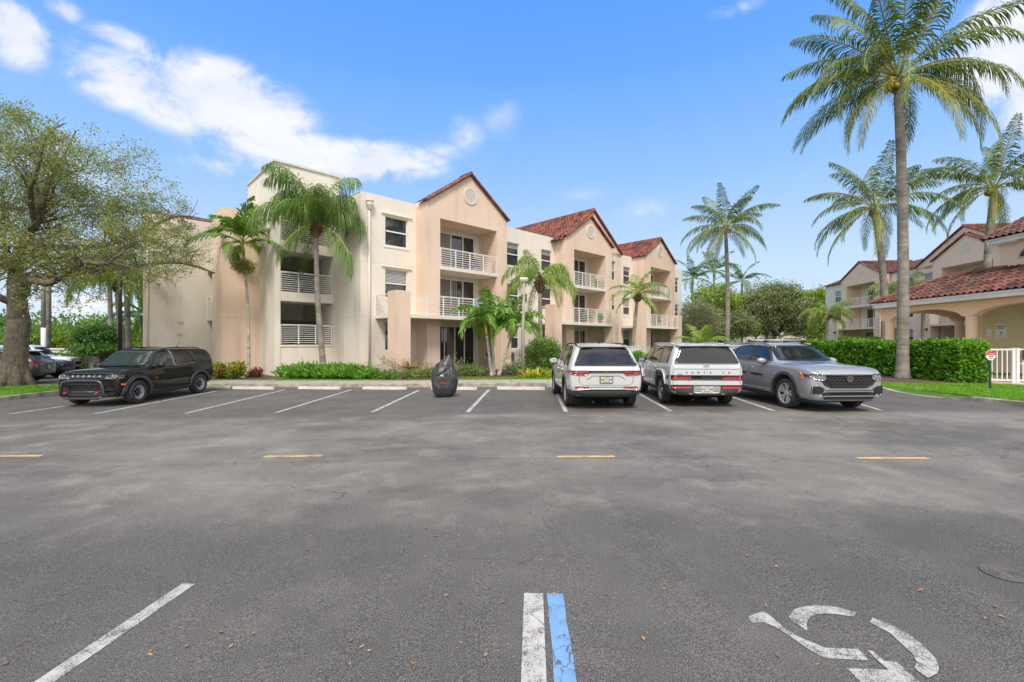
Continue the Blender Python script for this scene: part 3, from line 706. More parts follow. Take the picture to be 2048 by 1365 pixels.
# markings
def marking(name, pts, mat, label, cat='road marking', group=None, dz=.004):
    vs, fs = trifill(pts, .4); m = MB(); m.v = [(v[0], v[1], gz(v[0])+dz) for v in vs]
    for f in fs: m.face(f)
    o = m.build(name, mat)
    if o.data.polygons[0].normal.z < 0: o.data.flip_normals()
    return tag(o, label, cat, group)
def band(a, b, w0, w1=None):
    a, b = Vector(a), Vector(b); w1 = w1 or w0; t = (b-a).normalized(); q = Vector((-t.y, t.x))
    return [tuple(a-q*w0/2), tuple(b-q*w1/2), tuple(b+q*w1/2), tuple(a+q*w0/2)]
near = [((16, 829), (128, 813)), ((190, 828), (434, 782.5)), ((372, 827), (570, 780)), ((552, 826), (703, 780)), ((744, 825), (838, 781)), ((935, 825), (978, 780)), ((1132, 824), (1113, 786)), ((1342, 823), (1280, 789)), ((1547, 822), (1445, 788)), ((1762, 821), (1640, 786))]
labs = ['white stall line farthest left, running under the black off-road car', 'white stall line along the near side of the black off-road car', 'first white stall line to the right of the black off-road car', 'white stall line in the empty bays, third to the left of the black bag', 'white stall line starting left of the black bag', 'white stall line just right of the black bag', 'white stall line beside the left wheels of the white car with the wide tail lamps', 'white stall line between the two white cars', 'white stall line between the boxy white car and the silver car', 'white stall line on the right of the silver car']
for (a, b), lb in zip(near, labs):
    a = gat(*a); b = gat(*b)
    marking('stall_line', band(a, b, .11), PAINTW, lb, group='white lines between the parking stalls')
g1, g2 = (-2.47, 3.44), (-2.62, 1.4)
marking('stall_line', band(g1, g2, .105, .12), PAINTW2, 'broad worn white stall line in the near left foreground', group='white lines between the parking stalls')
marking('stall_line', band((.154, 3.22), (.07, 1.4), .135), PAINTW, 'white line in the foreground directly beside the blue line', group='white lines between the parking stalls')
a, b = (.307, 3.22), (.262, 2.38)
bl = []
rr = random.Random(3)
for k in range(12): t = k/11; bl.append((.250-.045*t+(rr.random()-.5)*.012-.045*t*t*.2, 3.22-1.8*t))
for k in range(12): t = 1-k/11; bl.append((.362-.045*t+(rr.random()-.5)*.012, 3.21-1.8*t))
marking('accessible_bay_line', bl, PAINTB, 'worn blue accessible bay line beside the white line in the foreground')
for (x0, x1, Y), lb in zip([(-9.1, -8.0, 7.68), (-4.06, -3.11, 7.39), (.70, 1.60, 7.05), (5.25, 6.30, 6.84)], ['yellow lane dash at the far left edge', 'yellow lane dash left of centre', 'yellow lane dash below the first white car', 'yellow lane dash at the right below the silver car']):
    marking('lane_dash', [(x0, Y-.06), (x1, Y-.08), (x1, Y+.03), (x0, Y+.05)], PAINTY, lb, group='yellow dashes along the lane')
def zp(x, y): return gat(1400+x*.3164, 1120+y*.3164)
sym = [[(300, 360), (355, 342), (400, 330), (430, 345), (560, 455), (660, 505), (790, 560), (1000, 568), (1065, 640), (790, 625), (700, 580), (560, 480), (470, 425), (402, 398), (330, 402)],
 [(560, 360), (600, 315), (660, 298), (740, 291), (860, 300), (985, 335), (975, 365), (850, 345), (740, 345), (695, 365), (672, 400), (680, 455), (600, 402), (562, 378)],
 [(1090, 370), (1200, 410), (1330, 480), (1430, 560), (1490, 630), (1512, 690), (1500, 722), (1440, 752), (1355, 690), (1370, 650), (1345, 600), (1280, 540), (1200, 465), (1072, 400)],
 [(1060, 575), (1090, 580), (1165, 645), (1235, 645), (1390, 774), (1560, 960), (1500, 1010), (1400, 960), (1290, 870), (1120, 880), (1010, 774), (930, 690), (1195, 700), (1120, 640)]]
root = None
for k, pl in enumerate(sym):
    pts = [zp(*p) for p in pl]
    if root is None:
        cx_, cy_ = pts[5]; root = empty('accessible_parking_symbol', (0, 0, 0)); tag(root, 'worn white wheelchair symbol painted on the asphalt at lower right', 'road marking')
    o = marking('symbol_stroke', pts, PAINTW2, None, None); o.parent = root
# utility cover
m = MB(); cx_, cy_ = gat(2008, 1148)
for r_ in (.03, .055, .08, .105, .13): m.lathe([(r_-.006, .004), (r_-.004, .008), (r_+.003, .008), (r_+.005, .004)], 28)
m.lathe([(.001, .003), (.137, .003)], 28)
tag(m.build('utility_cover', M('cast iron', (.15, .14, .125), .9, n=(40, .2), c2=(.085, .08, .07)), loc=(cx_, cy_, gz(cx_)+.002)), 'small round ribbed cover set in the asphalt at right', 'manhole cover')

# wheel stops
def wheel_stop():
    m = MB(); L = .9
    m.prism([(-.075, 0), (.075, 0), (.045, .115), (-.045, .115)], -L, L)
    o = m.build('wheel_stop', WCONC, bevel=.012); return o
ws = [(420, 777), (506, 779.5), (638, 779.5), (769, 780), (908, 780.5), (1042, 780.5), (1180, 781), (1375, 781)]
wl_ = ['white concrete wheel stop behind the rear wheel of the black off-road car', 'first white concrete wheel stop right of the black off-road car', 'white concrete wheel stop below the feathery palm', 'white concrete wheel stop left of the black bag', 'white concrete wheel stop partly hidden by the black bag', 'white concrete wheel stop left of the first white car', 'white concrete wheel stop in front of the first white car', 'white concrete wheel stop in front of the boxy white car']
w0 = wheel_stop()
for k, ((px_, py_), lb) in enumerate(zip(ws, wl_)):
    o = w0 if k == 0 else w0.copy()
    if k: col.objects.link(o)
    x, y = gat(px_, py_); y += .06
    o.location = (x, y, gz(x)+.002); o.rotation_euler = (0, 0, R(90-4.2)+(random.random()-.5)*.02)
    tag(o, lb, 'wheel stop', 'white wheel stops at the head of the stalls')

# ------------------------------------------------------------------ plants
rng = np.random.default_rng(5)
def cloud(n, c, r, shell=.55, flat=0):
    d = rng.normal(size=(n, 3)); d /= np.linalg.norm(d, axis=1)[:, None]
    t = (shell+(1-shell)*rng.random(n)**.7)[:, None]
    P = d*t*np.array(r)+np.array(c)
    return P
def frond_path(L, e0, bend, n=14, p=1.25):
    pts = [Vector((0, 0, 0))]; 
    for k in range(n):
        t = (k+.5)/n; e = e0-bend*t**p; pts.append(pts[-1]+Vector((math.cos(e), 0, math.sin(e)))*(L/n))
    return pts
def frond_mesh(name, L, e0, bend, mat, nl=42, ll=.75, lw=.05, hang=.55, t0=.14, sweep=.6, plum=0., seed=0, stalk=.03, mat2=None, lift=.25, p=1.25):
    rr = random.Random(seed); pts = frond_path(L, e0, bend, 14, p); cut = [rr.random() < .04 for _ in range(nl)]; m = MB(); n = len(pts)-1
    def at(t):
        f = min(n-1e-6, t*n); i = int(f); return pts[i].lerp(pts[i+1], f-i), (pts[i+1]-pts[i]).normalized()
    m.tube(pts, [stalk*(1-.85*k/n) for k in range(n+1)], 5, False, .5, 1)
    down = Vector((0, 0, -1))
    for k in range(nl):
        t = t0+(1-t0)*(k+.5)/nl
        for sgn in (-1, 1):
            if cut[k] and rr.random() < .7: continue
            p, tan = at(min(.999, t+rr.uniform(-.006, .006)))
            side = Vector((0, sgn, 0)); up = side.cross(tan); up = up if up.z > 0 else -up
            prof = min(1, (t-t0)/.16+.35)*(1-.62*max(0, (t-.5)/.5)**1.6)
            l = ll*prof*rr.uniform(.82, 1.12)
            sw = sweep+.5*t
            d = (side*math.cos(sw)+tan*math.sin(sw)+up*(lift+rr.uniform(-plum, plum)*1.2)).normalized()
            hg = hang*rr.uniform(.55, 1.5); w = tan*lw*.5*rr.uniform(.8, 1.15)
            if plum: w = (tan+up*rr.uniform(-1, 1)*.6)*lw*.5
            q0 = p; d1 = (d+down*hg*.35).normalized(); q1 = q0+d1*l*.35; d2 = (d+down*hg*1.1).normalized(); q2 = q1+d2*l*.35; d3 = (d*.8+down*hg*2.2).normalized(); q3 = q2+d3*l*.3
            v = rr.random(); i = len(m.v)
            m.v += [tuple(q0-w*.5), tuple(q0+w*.5), tuple(q1-w), tuple(q1+w), tuple(q2-w*.8), tuple(q2+w*.8), tuple(q3)]
            m.face((i, i+1, i+3, i+2), v); m.face((i+2, i+3, i+5, i+4), v); m.face((i+4, i+5, i+6), v)
    me_o = m.build(name, [mat, mat2 or RACHIS]); me = me_o.data; bpy.data.objects.remove(me_o); return me
def palm(label, base, top, kinds, trunk_r, tmat, n, group=None, ring=True, nuts=0, shaft=None, boots=0, lean=None, azs=None, name='palm_tree', cat='palm tree', seed=0, rings=.16, crown_r=.18, flare=1.6, scale=1.):
    """kinds: list of (weight, elevation list, mesh list)"""
    rr = random.Random(seed); b = Vector(base); tp = Vector(top)
    root = empty(name, b); tag(root, label, cat, group)
    H = (tp-b).length; K = max(6, int(H/rings)); pts = []; rad = []
    ln = Vector(lean or (0, 0, 0))
    for k in range(K+1):
        t = k/K; p = (tp-b)*t+ln*math.sin(math.pi*t); pts.append(p)
        r_ = trunk_r*(1-.28*t)*(1+(flare-1)*math.exp(-t*H/.45)); rad.append(r_*(1+(.035 if k % 2 else -.02) if ring else 1))
    m = MB(); m.tube(pts, rad, 14, True); m.build('trunk', tmat, root, True)
    c = tp-b
    if boots:
        P = cloud(int(900*boots), c+Vector((0, 0, -.15*boots)), (crown_r*1.3, crown_r*1.3, .5*boots), .5)
        meshobj('boots', leafquads(P, .28, rng, .25, -.5), None, rng.random(len(P)), PALMBR, root)
        m = MB(); m.tube([c+Vector((0, 0, -.9*boots)), c+Vector((0, 0, -.3*boots)), c+Vector((0, 0, .15))], [trunk_r*.9, crown_r*1.2, crown_r*.8], 12); m.build('crown_base', PALMBR, root, True)
    if shaft:
        m = MB(); ax = (pts[-1]-pts[-3]).normalized(); m.tube([c-ax*.1, c+ax*shaft*.25, c+ax*shaft*.8, c+ax*shaft], [trunk_r*.85, trunk_r*1.0, trunk_r*.72, trunk_r*.4], 12); m.build('crownshaft', SHAFT, root, True); c = c+ax*shaft*.9
    if nuts:
        for q in range(nuts):
            a = rr.uniform(0, 6.28); m = MB()
            for j in range(7):
                o = Vector((math.cos(a)*.32+rr.uniform(-.15, .15), math.sin(a)*.32+rr.uniform(-.15, .15), -.22+rr.uniform(-.2, .15)))*scale
                m.lathe([(.001, -.12*scale), (.075*scale, -.06*scale), (.09*scale, .02*scale), (.05*scale, .1*scale), (.001, .12*scale)], 8, Matrix.Translation(c+o))
            m.build('coconut_cluster', NUT, root, True)
    az = rr.uniform(0, 6.28)
    for k in range(n):
        t = (k+.5)/n
        if azs: a, e, v = azs[k]; a = R(a)
        else: az += 2.39996; a = az+rr.uniform(-.2, .2); e = t; v = None
        lst = min(kinds, key=lambda q: abs(q[0]-e)); me = rr.choice(lst[1])
        o = bpy.data.objects.new('frond', me); col.objects.link(o); o.parent = root
        o.location = c+Vector((math.cos(a), math.sin(a), 0))*crown_r*.5+Vector((0, 0, (1-t)*.25))
        s_ = scale*rr.uniform(.9, 1.08); o.rotation_euler = (rr.uniform(-.4, .4), 0, a); o.scale = (s_, s_, s_)
    return root
# frond sets: key t in 0..1, 0 = upright young, 1 = hanging old
def fset(L, mat, es, **k):
    out = []
    for j, (t, e, b) in enumerate(es): out.append((t, [frond_mesh('frond', L*f, R(e), R(b), mat if not (isinstance(mat, list)) else mat[min(len(mat)-1, j)], seed=j*7+i, **k) for i, f in enumerate((1., .92))]))
    return out
COCO = fset(5.2, [L_COCO, L_COCO, L_COCO, L_COCO, L_COCOY], [(0, 80, 45), (.25, 52, 70), (.5, 27, 98), (.75, 4, 95), (1, -28, 62)], nl=70, ll=1.10, lw=.056, hang=1.1, t0=.15, stalk=.045, lift=.22)
QUEEN = fset(3.75, L_QUEEN, [(0, 87, 130), (.3, 82, 190), (.5, 76, 200), (.75, 45, 170), (1, -25, 60)], nl=88, ll=1.3, lw=.036, p=1.6, hang=3.4, t0=.12, plum=.7, stalk=.035)
QUEENY = fset(3.3, L_QUEENY, [(0, 76, 115), (.3, 55, 140), (.55, 35, 140), (.8, 12, 115), (1, -15, 80)], nl=76, ll=.85, lw=.038, hang=2.2, t0=.12, plum=.6, stalk=.03)
ADON = fset(1.85, L_ADON, [(0, 80, 70), (.3, 60, 110), (.6, 40, 125), (1, 18, 110)], nl=34, ll=.55, lw=.075, hang=.7, t0=.10, plum=.35, stalk=.025)
STIFF = fset(2.35, leafmat('broad palm leaf', (.08, .18, .035), (.15, .27, .04), .3), [(0, 80, 40), (.35, 55, 90), (.7, 25, 85), (1, 5, 75)], nl=26, ll=.72, lw=.13, hang=.45, t0=.12, sweep=.75, stalk=.03)
YEL = fset(2.5, L_QUEENY, [(0, 75, 60), (.3, 50, 80), (.6, 28, 90), (1, -10, 75)], nl=36, ll=.62, lw=.06, hang=.7, t0=.12, stalk=.03)
FARP = fset(4.5, L_DARK, [(0, 78, 60), (.4, 45, 90), (1, 5, 75)], nl=26, ll=.9, lw=.13, hang=.7, t0=.12, stalk=.04)

def zb(x, dz=KH-.02): return gz(x)+dz
# tall coconut palm in front of the hedge
X = 17.35
hero = [(100, 0, 0), (260, .05, 0), (20, .12, 0), (75, .15, 0), (215, .1, 0), (150, .12, 0), (300, .12, 0), (45, .45, 0), (85, .6, 0), (185, .2, 0), (330, .22, 0), (140, .28, 0), (60, .3, 0), (225, .35, 0), (0, .38, 0), (168, .42, 0), (290, .45, 0),
        (195, .5, 0), (345, .5, 0), (110, .52, 0), (215, .62, 0), (160, .62, 0), (12, .62, 0), (310, .68, 0), (240, .75, 0), (185, .78, 0), (350, .8, 0), (130, .8, 0), (205, .9, 0), (265, .95, 0), (325, .95, 0), (35, .8, 0), (175, 1., 0), (300, 1., 0)]
palm('tallest coconut palm, standing in front of the clipped hedge at right', (X, 20, zb(X)), (xat(1800, 20)-.1, 20, zat(158, 20)), COCO, .225, PALMB, len(hero), 'coconut palms', nuts=9, azs=hero, seed=11, lean=(.12, 0, 0), rings=.085, crown_r=.3, flare=1.3)
X = xat(1768, 31); palm('coconut palm with leaning trunk, left of and behind the tallest palm', (X, 31, zb(X)), (xat(1748, 31), 31, zat(418, 31)), COCO, .25, PALMB, 24, 'coconut palms', nuts=4, seed=4, lean=(.35, 0, 0), crown_r=.28, scale=.92)
X = xat(1976, 33); palm('coconut palm rising behind the pavilion roof at far right', (X, 33, zb(X)), (xat(1988, 33), 33, zat(378, 33)), COCO, .27, PALMB, 25, 'coconut palms', nuts=5, seed=8, lean=(-.3, 0, 0), crown_r=.28)
X = xat(1453, 41); palm('slender coconut palm standing alone right of the long building', (X, 41, zb(X)), (xat(1451, 41), 41, zat(458, 41)), COCO, .21, PALMB, 24, 'coconut palms', nuts=3, seed=15, lean=(.15, 0, 0), crown_r=.25, scale=.9)
# feathery palm by the stair tower
X = xat(649, 23.2); palm('tall feathery palm with hanging fronds in front of the stair tower', (X, 23.2, zb(X)), (xat(632, 23.2), 23.2, zat(448, 23.2)), QUEEN, .155, PALMB, 25, boots=.8, seed=21, lean=(-.12, 0, 0), crown_r=.2, flare=1.3, scale=1.02)
X = xat(497, 24.3); pz = palm('small palm with a thin pale trunk and broad dark fronds against the peach block', (X, 24.3, zb(X)), (xat(487, 24.3), 24.3, zat(508, 24.3)), STIFF, .085, PALMW, 11, seed=33, shaft=.55, crown_r=.08, flare=1.5, lean=(.12, 0, 0), scale=1.12)
P = cloud(1500, (xat(487, 24.3)-X, 0, zat(532, 24.3)-zb(X)), (.62, .62, .42), .3); meshobj('seed_cluster', leafquads(P, .16, rng, .2, -.5), None, rng.random(len(P)), leafmat('ripe seed', (.30, .27, .04), (.16, .17, .04), .2), pz)
# twin christmas palms in the bed
for k, (bp_, tp_, yy, lb, sd) in enumerate([((984, 746), (973, 668), 22.4, 'left stem palm of the short cluster, lush arching fronds and yellow crownshaft', 41), ((988, 744), (984, 672), 22.55, 'middle palm of the short cluster in the bed, half hidden by its neighbour', 42), ((997, 746), (1022, 676), 22.4, 'right palm of the short cluster, leaning right beside the lamp post', 43)]):
    X = xat(bp_[0], yy); palm(lb, (X, yy, zb(X)), (xat(tp_[0], yy), yy, zat(tp_[1], yy)), ADON, .075, PALMW, 13 if k != 1 else 7, 'short palms in the bed', seed=sd, shaft=.62, crown_r=.06, flare=1.5, ring=True, rings=.09, scale=1.0)
X = xat(1081, 27); palm('drooping light green palm left of the middle gable', (X, 27, zb(X)), (xat(1080, 27), 27, zat(560, 27)), QUEENY, .15, PALMB, 14, boots=.9, seed=52, crown_r=.17, flare=1.3)
X = xat(1262, 33.5); palm('yellow green palm in front of the farthest gable', (X, 33.5, zb(X)), (xat(1275, 33.5), 33.5, zat(592, 33.5)), YEL, .15, PALMB, 14, boots=.5, seed=61, crown_r=.16, flare=1.3)
X = xat(1405, 40); palm('low bushy palm beside the end of the long building', (X, 40, zb(X)), (X, 40, 1.3), YEL, .14, PALMB, 18, seed=62, crown_r=.2, scale=1.05)
X = xat(1653, 50); palm('small drooping palm by the corner of the distant building', (X, 50, .4), (xat(1655, 50), 50, zat(632, 50)), QUEENY, .2, PALMB, 13, boots=.5, seed=63, crown_r=.2)
for k, (px_, py_, Y_, sd, lb) in enumerate([(1800, 585, 40, 71, 'arching palm behind the tall trunk, in front of the distant building'), (1845, 600, 42, 72, 'palm with yellowing lower fronds seen through the pavilion arch')]):
    X = xat(px_, Y_); palm(lb, (X, Y_, .3), (X+.1, Y_, zat(py_, Y_)), QUEENY, .17, PALMB, 14, boots=.6, seed=sd, crown_r=.18)
for k, (px_, py_, Y_, lb) in enumerate([(1385, 568, 70, 'small dark palm crown left of the slender coconut palm, on the skyline'), (1428, 552, 72, 'tallest dark palm of the clump on the skyline'), (1484, 572, 74, 'dark palm right of the slender coconut trunk, on the skyline')]):
    X = xat(px_, Y_); palm(lb, (X, Y_, 0), (X, Y_, zat(py_, Y_)), FARP, .2, PALMB, 14, 'dark palms on the skyline', seed=80+k, shaft=.8, crown_r=.15)
for k, (bx_, tx_, ty, Y_, lb) in enumerate([(223, 219, 548, 31, 'palm with a thick pale trunk, left one behind the black off-road car'), (248, 233, 560, 26.5, 'slim leaning palm beside the dark lamp post'), (260, 252, 552, 27.5, 'palm directly left of the long building corner, trunk behind the black car roof')]):
    X = xat(bx_, Y_); palm(lb, (X, Y_, gz(X)), (xat(tx_, Y_), Y_, zat(ty, Y_)), QUEENY, .17, PALMB, 13, 'palms left of the building', boots=.8, seed=90+k, crown_r=.18)
X = xat(292, 34); palm('dark bushy palm peeping out beside the long building corner', (X, 34, gz(X)), (xat(284, 34), 34, zat(632, 34)), STIFF, .15, PALMB, 14, seed=96, crown_r=.15, scale=1.1)

# broadleaf trees
OUTLINE = [None]
def grow(m, p, d, L, r, depth, tips, rr, spread=.6, grav=0., twigs=None):
    if OUTLINE[0] and not inpoly((OX+p.x)*OY/max(4, OY+p.y)-OX, (OZ+p.z-CH)*OY/max(4, OY+p.y)+CH-OZ, OUTLINE[0]):
        if p.x < 4.5: tips.append((p.copy(), d.copy(), 1))
        return
    n = 4; pts = [p]; rad = [r]; q = p.copy()
    for k in range(n):
        d = (d+Vector((rr.gauss(0, .16), rr.gauss(0, .16), rr.gauss(0, .12)-grav))).normalized(); q = q+d*(L/n); pts.append(q.copy()); rad.append(r*(1-.45*(k+1)/n))
    m.tube(pts, rad, 7 if r > .06 else (4 if r > .015 else 3), False)
    if depth == 0: tips.append((q.copy(), d.copy())); tips.append((pts[2].copy(), d.copy())); return
    nb = rr.choice((2, 3))
    for j in range(nb+1):
        at = n if j < nb else 2
        dd = (d+Vector((rr.gauss(0, spread), rr.gauss(0, spread), rr.gauss(0, spread*.7)))).normalized()
        grow(m, pts[at], dd, L*rr.uniform(.62, .85), rad[at]*rr.uniform(.55, .75), depth-1, tips, rr, spread, grav)
def limb(m, pts, r0, r1, tips, rr, depth, L, start=.35, every=1, spread=.6, sides=12, up=.35):
    P = [Vector(p) for p in pts]; S = []
    for i in range(len(P)-1):
        a = P[max(0, i-1)]; b = P[i]; c = P[i+1]; e = P[min(len(P)-1, i+2)]
        for j in range(4):
            t = j/4; S.append(.5*((2*b)+(c-a)*t+(2*a-5*b+4*c-e)*t*t+(3*b-a-3*c+e)*t**3))
    S.append(P[-1]); n = len(S)
    m.tube([s+Vector((rr.uniform(-.5, .5), rr.uniform(-.5, .5), rr.uniform(-.5, .5)))*r0*.2 for s in S], [r0+(r1-r0)*(k/(n-1))**.8 for k in range(n)], sides)
    for k in range(int(n*start), n, every):
        t = (S[min(k+1, n-1)]-S[max(k-1, 0)]).normalized()
        d = (t*.5+Vector((rr.gauss(0, .7), rr.gauss(0, .7), rr.gauss(up, .45)))).normalized(); rk = r0+(r1-r0)*(k/(n-1))**.8
        grow(m, S[k], d, L*rr.uniform(.7, 1.15), rk*.5, depth, tips, rr, spread)
    grow(m, S[-1], (S[-1]-S[-3]).normalized(), L, r1*.9, depth, tips, rr, spread)
def tipleaves(name, tips, per, rad, size, mat, root, aspect=.5, droop=0.):
    T = np.array([tuple(t[0]) for t in tips]); 
    P = np.repeat(T, per, axis=0)+rng.normal(size=(len(T)*per, 3))*rad
    v = np.repeat(rng.random(len(T)), per)*.6+rng.random(len(P))*.4
    return meshobj(name, leafquads(P, size, rng, aspect, droop), None, v, mat, root)
# the big oak on the left
rr = random.Random(12); OY = 19.2
def oak(px_, py_, dy=0.): Y = OY; return (xat(px_, Y)-OX, dy, zat(py_, Y)-OZ)
OX = xat(28, OY); OZ = gz(OX)+KH-.04
root = empty('oak_tree', (OX, OY, OZ)); tag(root, 'large spreading oak with grey forked trunk on the grass island at far left', 'tree')
OUTLINE[0] = [(xat(a, OY)-OX, zat(b, OY)-OZ) for a, b in [(-500, 300), (-150, 200), (-50, 215), (60, 225), (110, 250), (150, 285), (200, 285), (250, 270), (295, 285), (320, 335), (355, 380), (390, 430), (400, 500), (392, 545), (360, 575), (300, 585), (200, 600), (140, 660), (100, 690), (90, 610), (60, 620), (-20, 700), (-500, 700)]]
m = MB(); tips = []
base = [oak(28, 790), oak(28, 760), oak(31, 715), oak(34, 675), oak(38, 640), oak(36, 610)]
S = [Vector(p) for p in base]; m.tube(S, [.58, .46, .385, .375, .36, .28], 18)
for k in range(7):
    a = k*.9+.3; m.tube([(math.cos(a)*.72, math.sin(a)*.72, -.1), (math.cos(a)*.42, math.sin(a)*.42, .3), (math.cos(a)*.27, math.sin(a)*.27, 1.2)], [.12, .16, .1], 7)
limbs = [
 ([oak(38, 640), oak(44, 590, -.2), oak(46, 545, -.3), oak(62, 500, -.4), oak(100, 455, -.6), oak(130, 400, -.8), oak(165, 345, -1)], .36, .05, 3, 2.2),
 ([oak(32, 655), oak(14, 610, .3), oak(6, 570, .5), oak(-25, 520, .9), oak(-60, 450, 1.2), oak(-70, 380, 1.5)], .30, .05, 3, 2.3),
 ([oak(44, 590, .0), oak(75, 570, -.5), oak(110, 566, -1), oak(150, 574, -1.4), oak(185, 572, -1.6), oak(225, 550, -1.7), oak(255, 541, -1.9), oak(290, 543, -1.9), oak(312, 530, -1.9), oak(325, 518, -1.9)], .22, .04, 2, 1.3),
 ([oak(62, 500, -.4), oak(110, 490, .6), oak(160, 470, 1.6), oak(215, 430, 2.2), oak(255, 400, 2.6), oak(285, 395, 3)], .17, .04, 3, 1.3),
 ([oak(46, 545, -.3), oak(25, 500, -1.4), oak(5, 440, -2.2), oak(-5, 380, -2.6), oak(15, 310, -2.8)], .2, .04, 3, 2.),
 ([oak(100, 455, -.6), oak(150, 420, -1.8), oak(210, 400, -2.8), oak(250, 350, -3.3)], .12, .035, 3, 1.4),
 ([oak(50, 560, 0), oak(80, 530, 2), oak(120, 500, 4), oak(170, 480, 5.5), oak(230, 500, 6.5)], .18, .04, 3, 1.9),
 ([oak(36, 610), oak(10, 560, -2), oak(30, 520, -3.5), oak(80, 500, -4.8), oak(140, 510, -5.5)], .16, .04, 3, 1.7),
]
for pts, r0, r1, dp, L in limbs: limb(m, pts, r0, r1, tips, rr, dp, L*.72, start=.30, every=1, spread=.62)
OUTLINE[0] = None
m.build('trunk', BARK, root, True)
OL = [(xat(a, OY)-OX, zat(b, OY)-OZ) for a, b in [(-500, 300), (-150, 200), (-50, 215), (60, 225), (110, 250), (150, 285), (200, 285), (250, 270), (295, 285), (320, 335), (355, 380), (385, 430), (398, 500), (385, 545), (350, 565), (300, 580), (200, 600), (140, 665), (100, 690), (90, 610), (60, 620), (-20, 700), (-500, 700)]]
def crown_in(v): k = OY/max(4, OY+v.y); return inpoly((OX+v.x)*k-OX, (OZ+v.z-CH)*k+CH-OZ, OL)
tips = [t for t in tips if len(t) == 3 or crown_in(t[0])]
random.Random(1).shuffle(tips); tips = tips[:7500]
tipleaves('crown', tips, 11, .13, .10, L_OAK, root, .42, -.1)
print('oak tips', len(tips))

def tree(label, base, H, crowns, mat, leaf, n, trunk_r=.2, tm=BARK, group=None, seed=0, name='tree', cat='tree', stems=1, aspect=.5, lean=(0, 0), shell=.35, clump=.4):
    """crowns: ellipsoids (dx,dy,z,rx,ry,rz) filled with clumps of leaves hung on limbs"""
    rr = random.Random(seed); root = empty(name, base); tag(root, label, cat, group); m = MB()
    V = []; var = []
    tot = sum(c[3]*c[4]*c[5] for c in crowns)
    zmin = min(c[2]-c[5] for c in crowns)
    for s in range(stems):
        a = 6.28*s/max(1, stems)+seed; sp = .25*trunk_r*6 if stems > 1 else 0
        fork = Vector((lean[0]+math.cos(a)*sp*2.2, lean[1]+math.sin(a)*sp*2.2, max(.5, zmin+.2)))
        m.tube([(math.cos(a)*sp*.4, math.sin(a)*sp*.4, -.2), (math.cos(a)*sp*.8, math.sin(a)*sp*.8, fork.z*.5), fork], [trunk_r*1.2, trunk_r, trunk_r*.75], 8)
        for j, c in enumerate(crowns):
            if j % stems != s: continue
            for q in range(5):
                e = Vector((c[0]+rr.uniform(-.6, .6)*c[3], c[1]+rr.uniform(-.6, .6)*c[4], c[2]+rr.uniform(-.4, .6)*c[5]))
                mid = fork.lerp(e, .5)+Vector((rr.gauss(0, .2), rr.gauss(0, .2), .15*c[5])); m.tube([fork, mid, e], [trunk_r*.5, trunk_r*.28, .02], 5)
    for c in crowns:
        k = int(n*c[3]*c[4]*c[5]/tot); nc = max(8, int(k/45))
        C = cloud(nc, c[:3], c[3:], shell); P = np.repeat(C, 45, axis=0)+rng.normal(size=(nc*45, 3))*clump*np.array([1, 1, .55])
        V.append(leafquads(P, leaf, rng, aspect)); var.append(np.repeat(rng.random(nc), 45)*.65+rng.random(nc*45)*.35)
    m.build('trunk', tm, root, True)
    meshobj('crown', np.concatenate(V), None, np.concatenate(var), mat, root); return root
def blob(px_, py_, Y, rx, rz, ry=None, ox=0, dy=0):   # crown ellipsoid from where it shows, radii in picture pixels
    k = Y/F; return ((px_-CX)*k-ox, dy, zat(py_, Y), rx*k, (ry or rx)*k*.8, rz*k)
Y = 64; ox = xat(1440, Y)
tree('broad bright green tree with flat layered crown behind the slender coconut palm', (ox, Y, 0), 9, [blob(1425, 596, Y, 42, 30, ox=ox), blob(1480, 612, Y, 42, 28, ox=ox, dy=1), blob(1395, 640, Y, 32, 30, ox=ox, dy=-1), blob(1500, 645, Y, 34, 26, ox=ox, dy=2), blob(1450, 655, Y, 45, 24, ox=ox)], L_BRIGHT, .34, 16000, .3, seed=1, clump=.55)
Y = 50; ox = xat(1410, Y)
tree('grey green fine leaved tree close to the end of the long building', (ox, Y, 0), 7, [blob(1392, 632, Y, 34, 34, ox=ox), blob(1425, 645, Y, 32, 32, ox=ox, dy=1), blob(1400, 662, Y, 40, 22, ox=ox)], L_GREYG, .17, 15000, .16, seed=2, stems=3, clump=.45)
Y = 56; ox = xat(1548, Y)
tree('big dark olive tree with round dense crown in the centre background', (ox, Y, 0), 9, [blob(1550, 612, Y, 56, 40, ox=ox), blob(1512, 636, Y, 36, 28, ox=ox), blob(1592, 630, Y, 40, 36, ox=ox), blob(1560, 588, Y, 42, 22, ox=ox), blob(1604, 655, Y, 26, 22, ox=ox), blob(1520, 606, Y, 32, 28, ox=ox)], L_OLIVE, .22, 36000, .26, seed=3, stems=3, clump=.4)
Y = 52; ox = xat(1484, Y)
tree('small dark round tree left of the olive tree', (ox, Y, 0), 5, [blob(1486, 652, Y, 22, 22, ox=ox), blob(1476, 640, Y, 16, 16, ox=ox)], L_OLIVE, .2, 7000, .14, seed=4, clump=.35)
Y = 80; ox = xat(1630, Y)
tree('bright green spreading tree left of the distant building', (ox, Y, 0), 10, [blob(1630, 600, Y, 48, 22, ox=ox), blob(1610, 630, Y, 40, 28, ox=ox), blob(1650, 640, Y, 34, 34, ox=ox), blob(1620, 660, Y, 36, 16, ox=ox)], L_BRIGHT, .40, 15000, .3, seed=5, stems=2, clump=.6)
Y = 70; ox = xat(1512, Y)
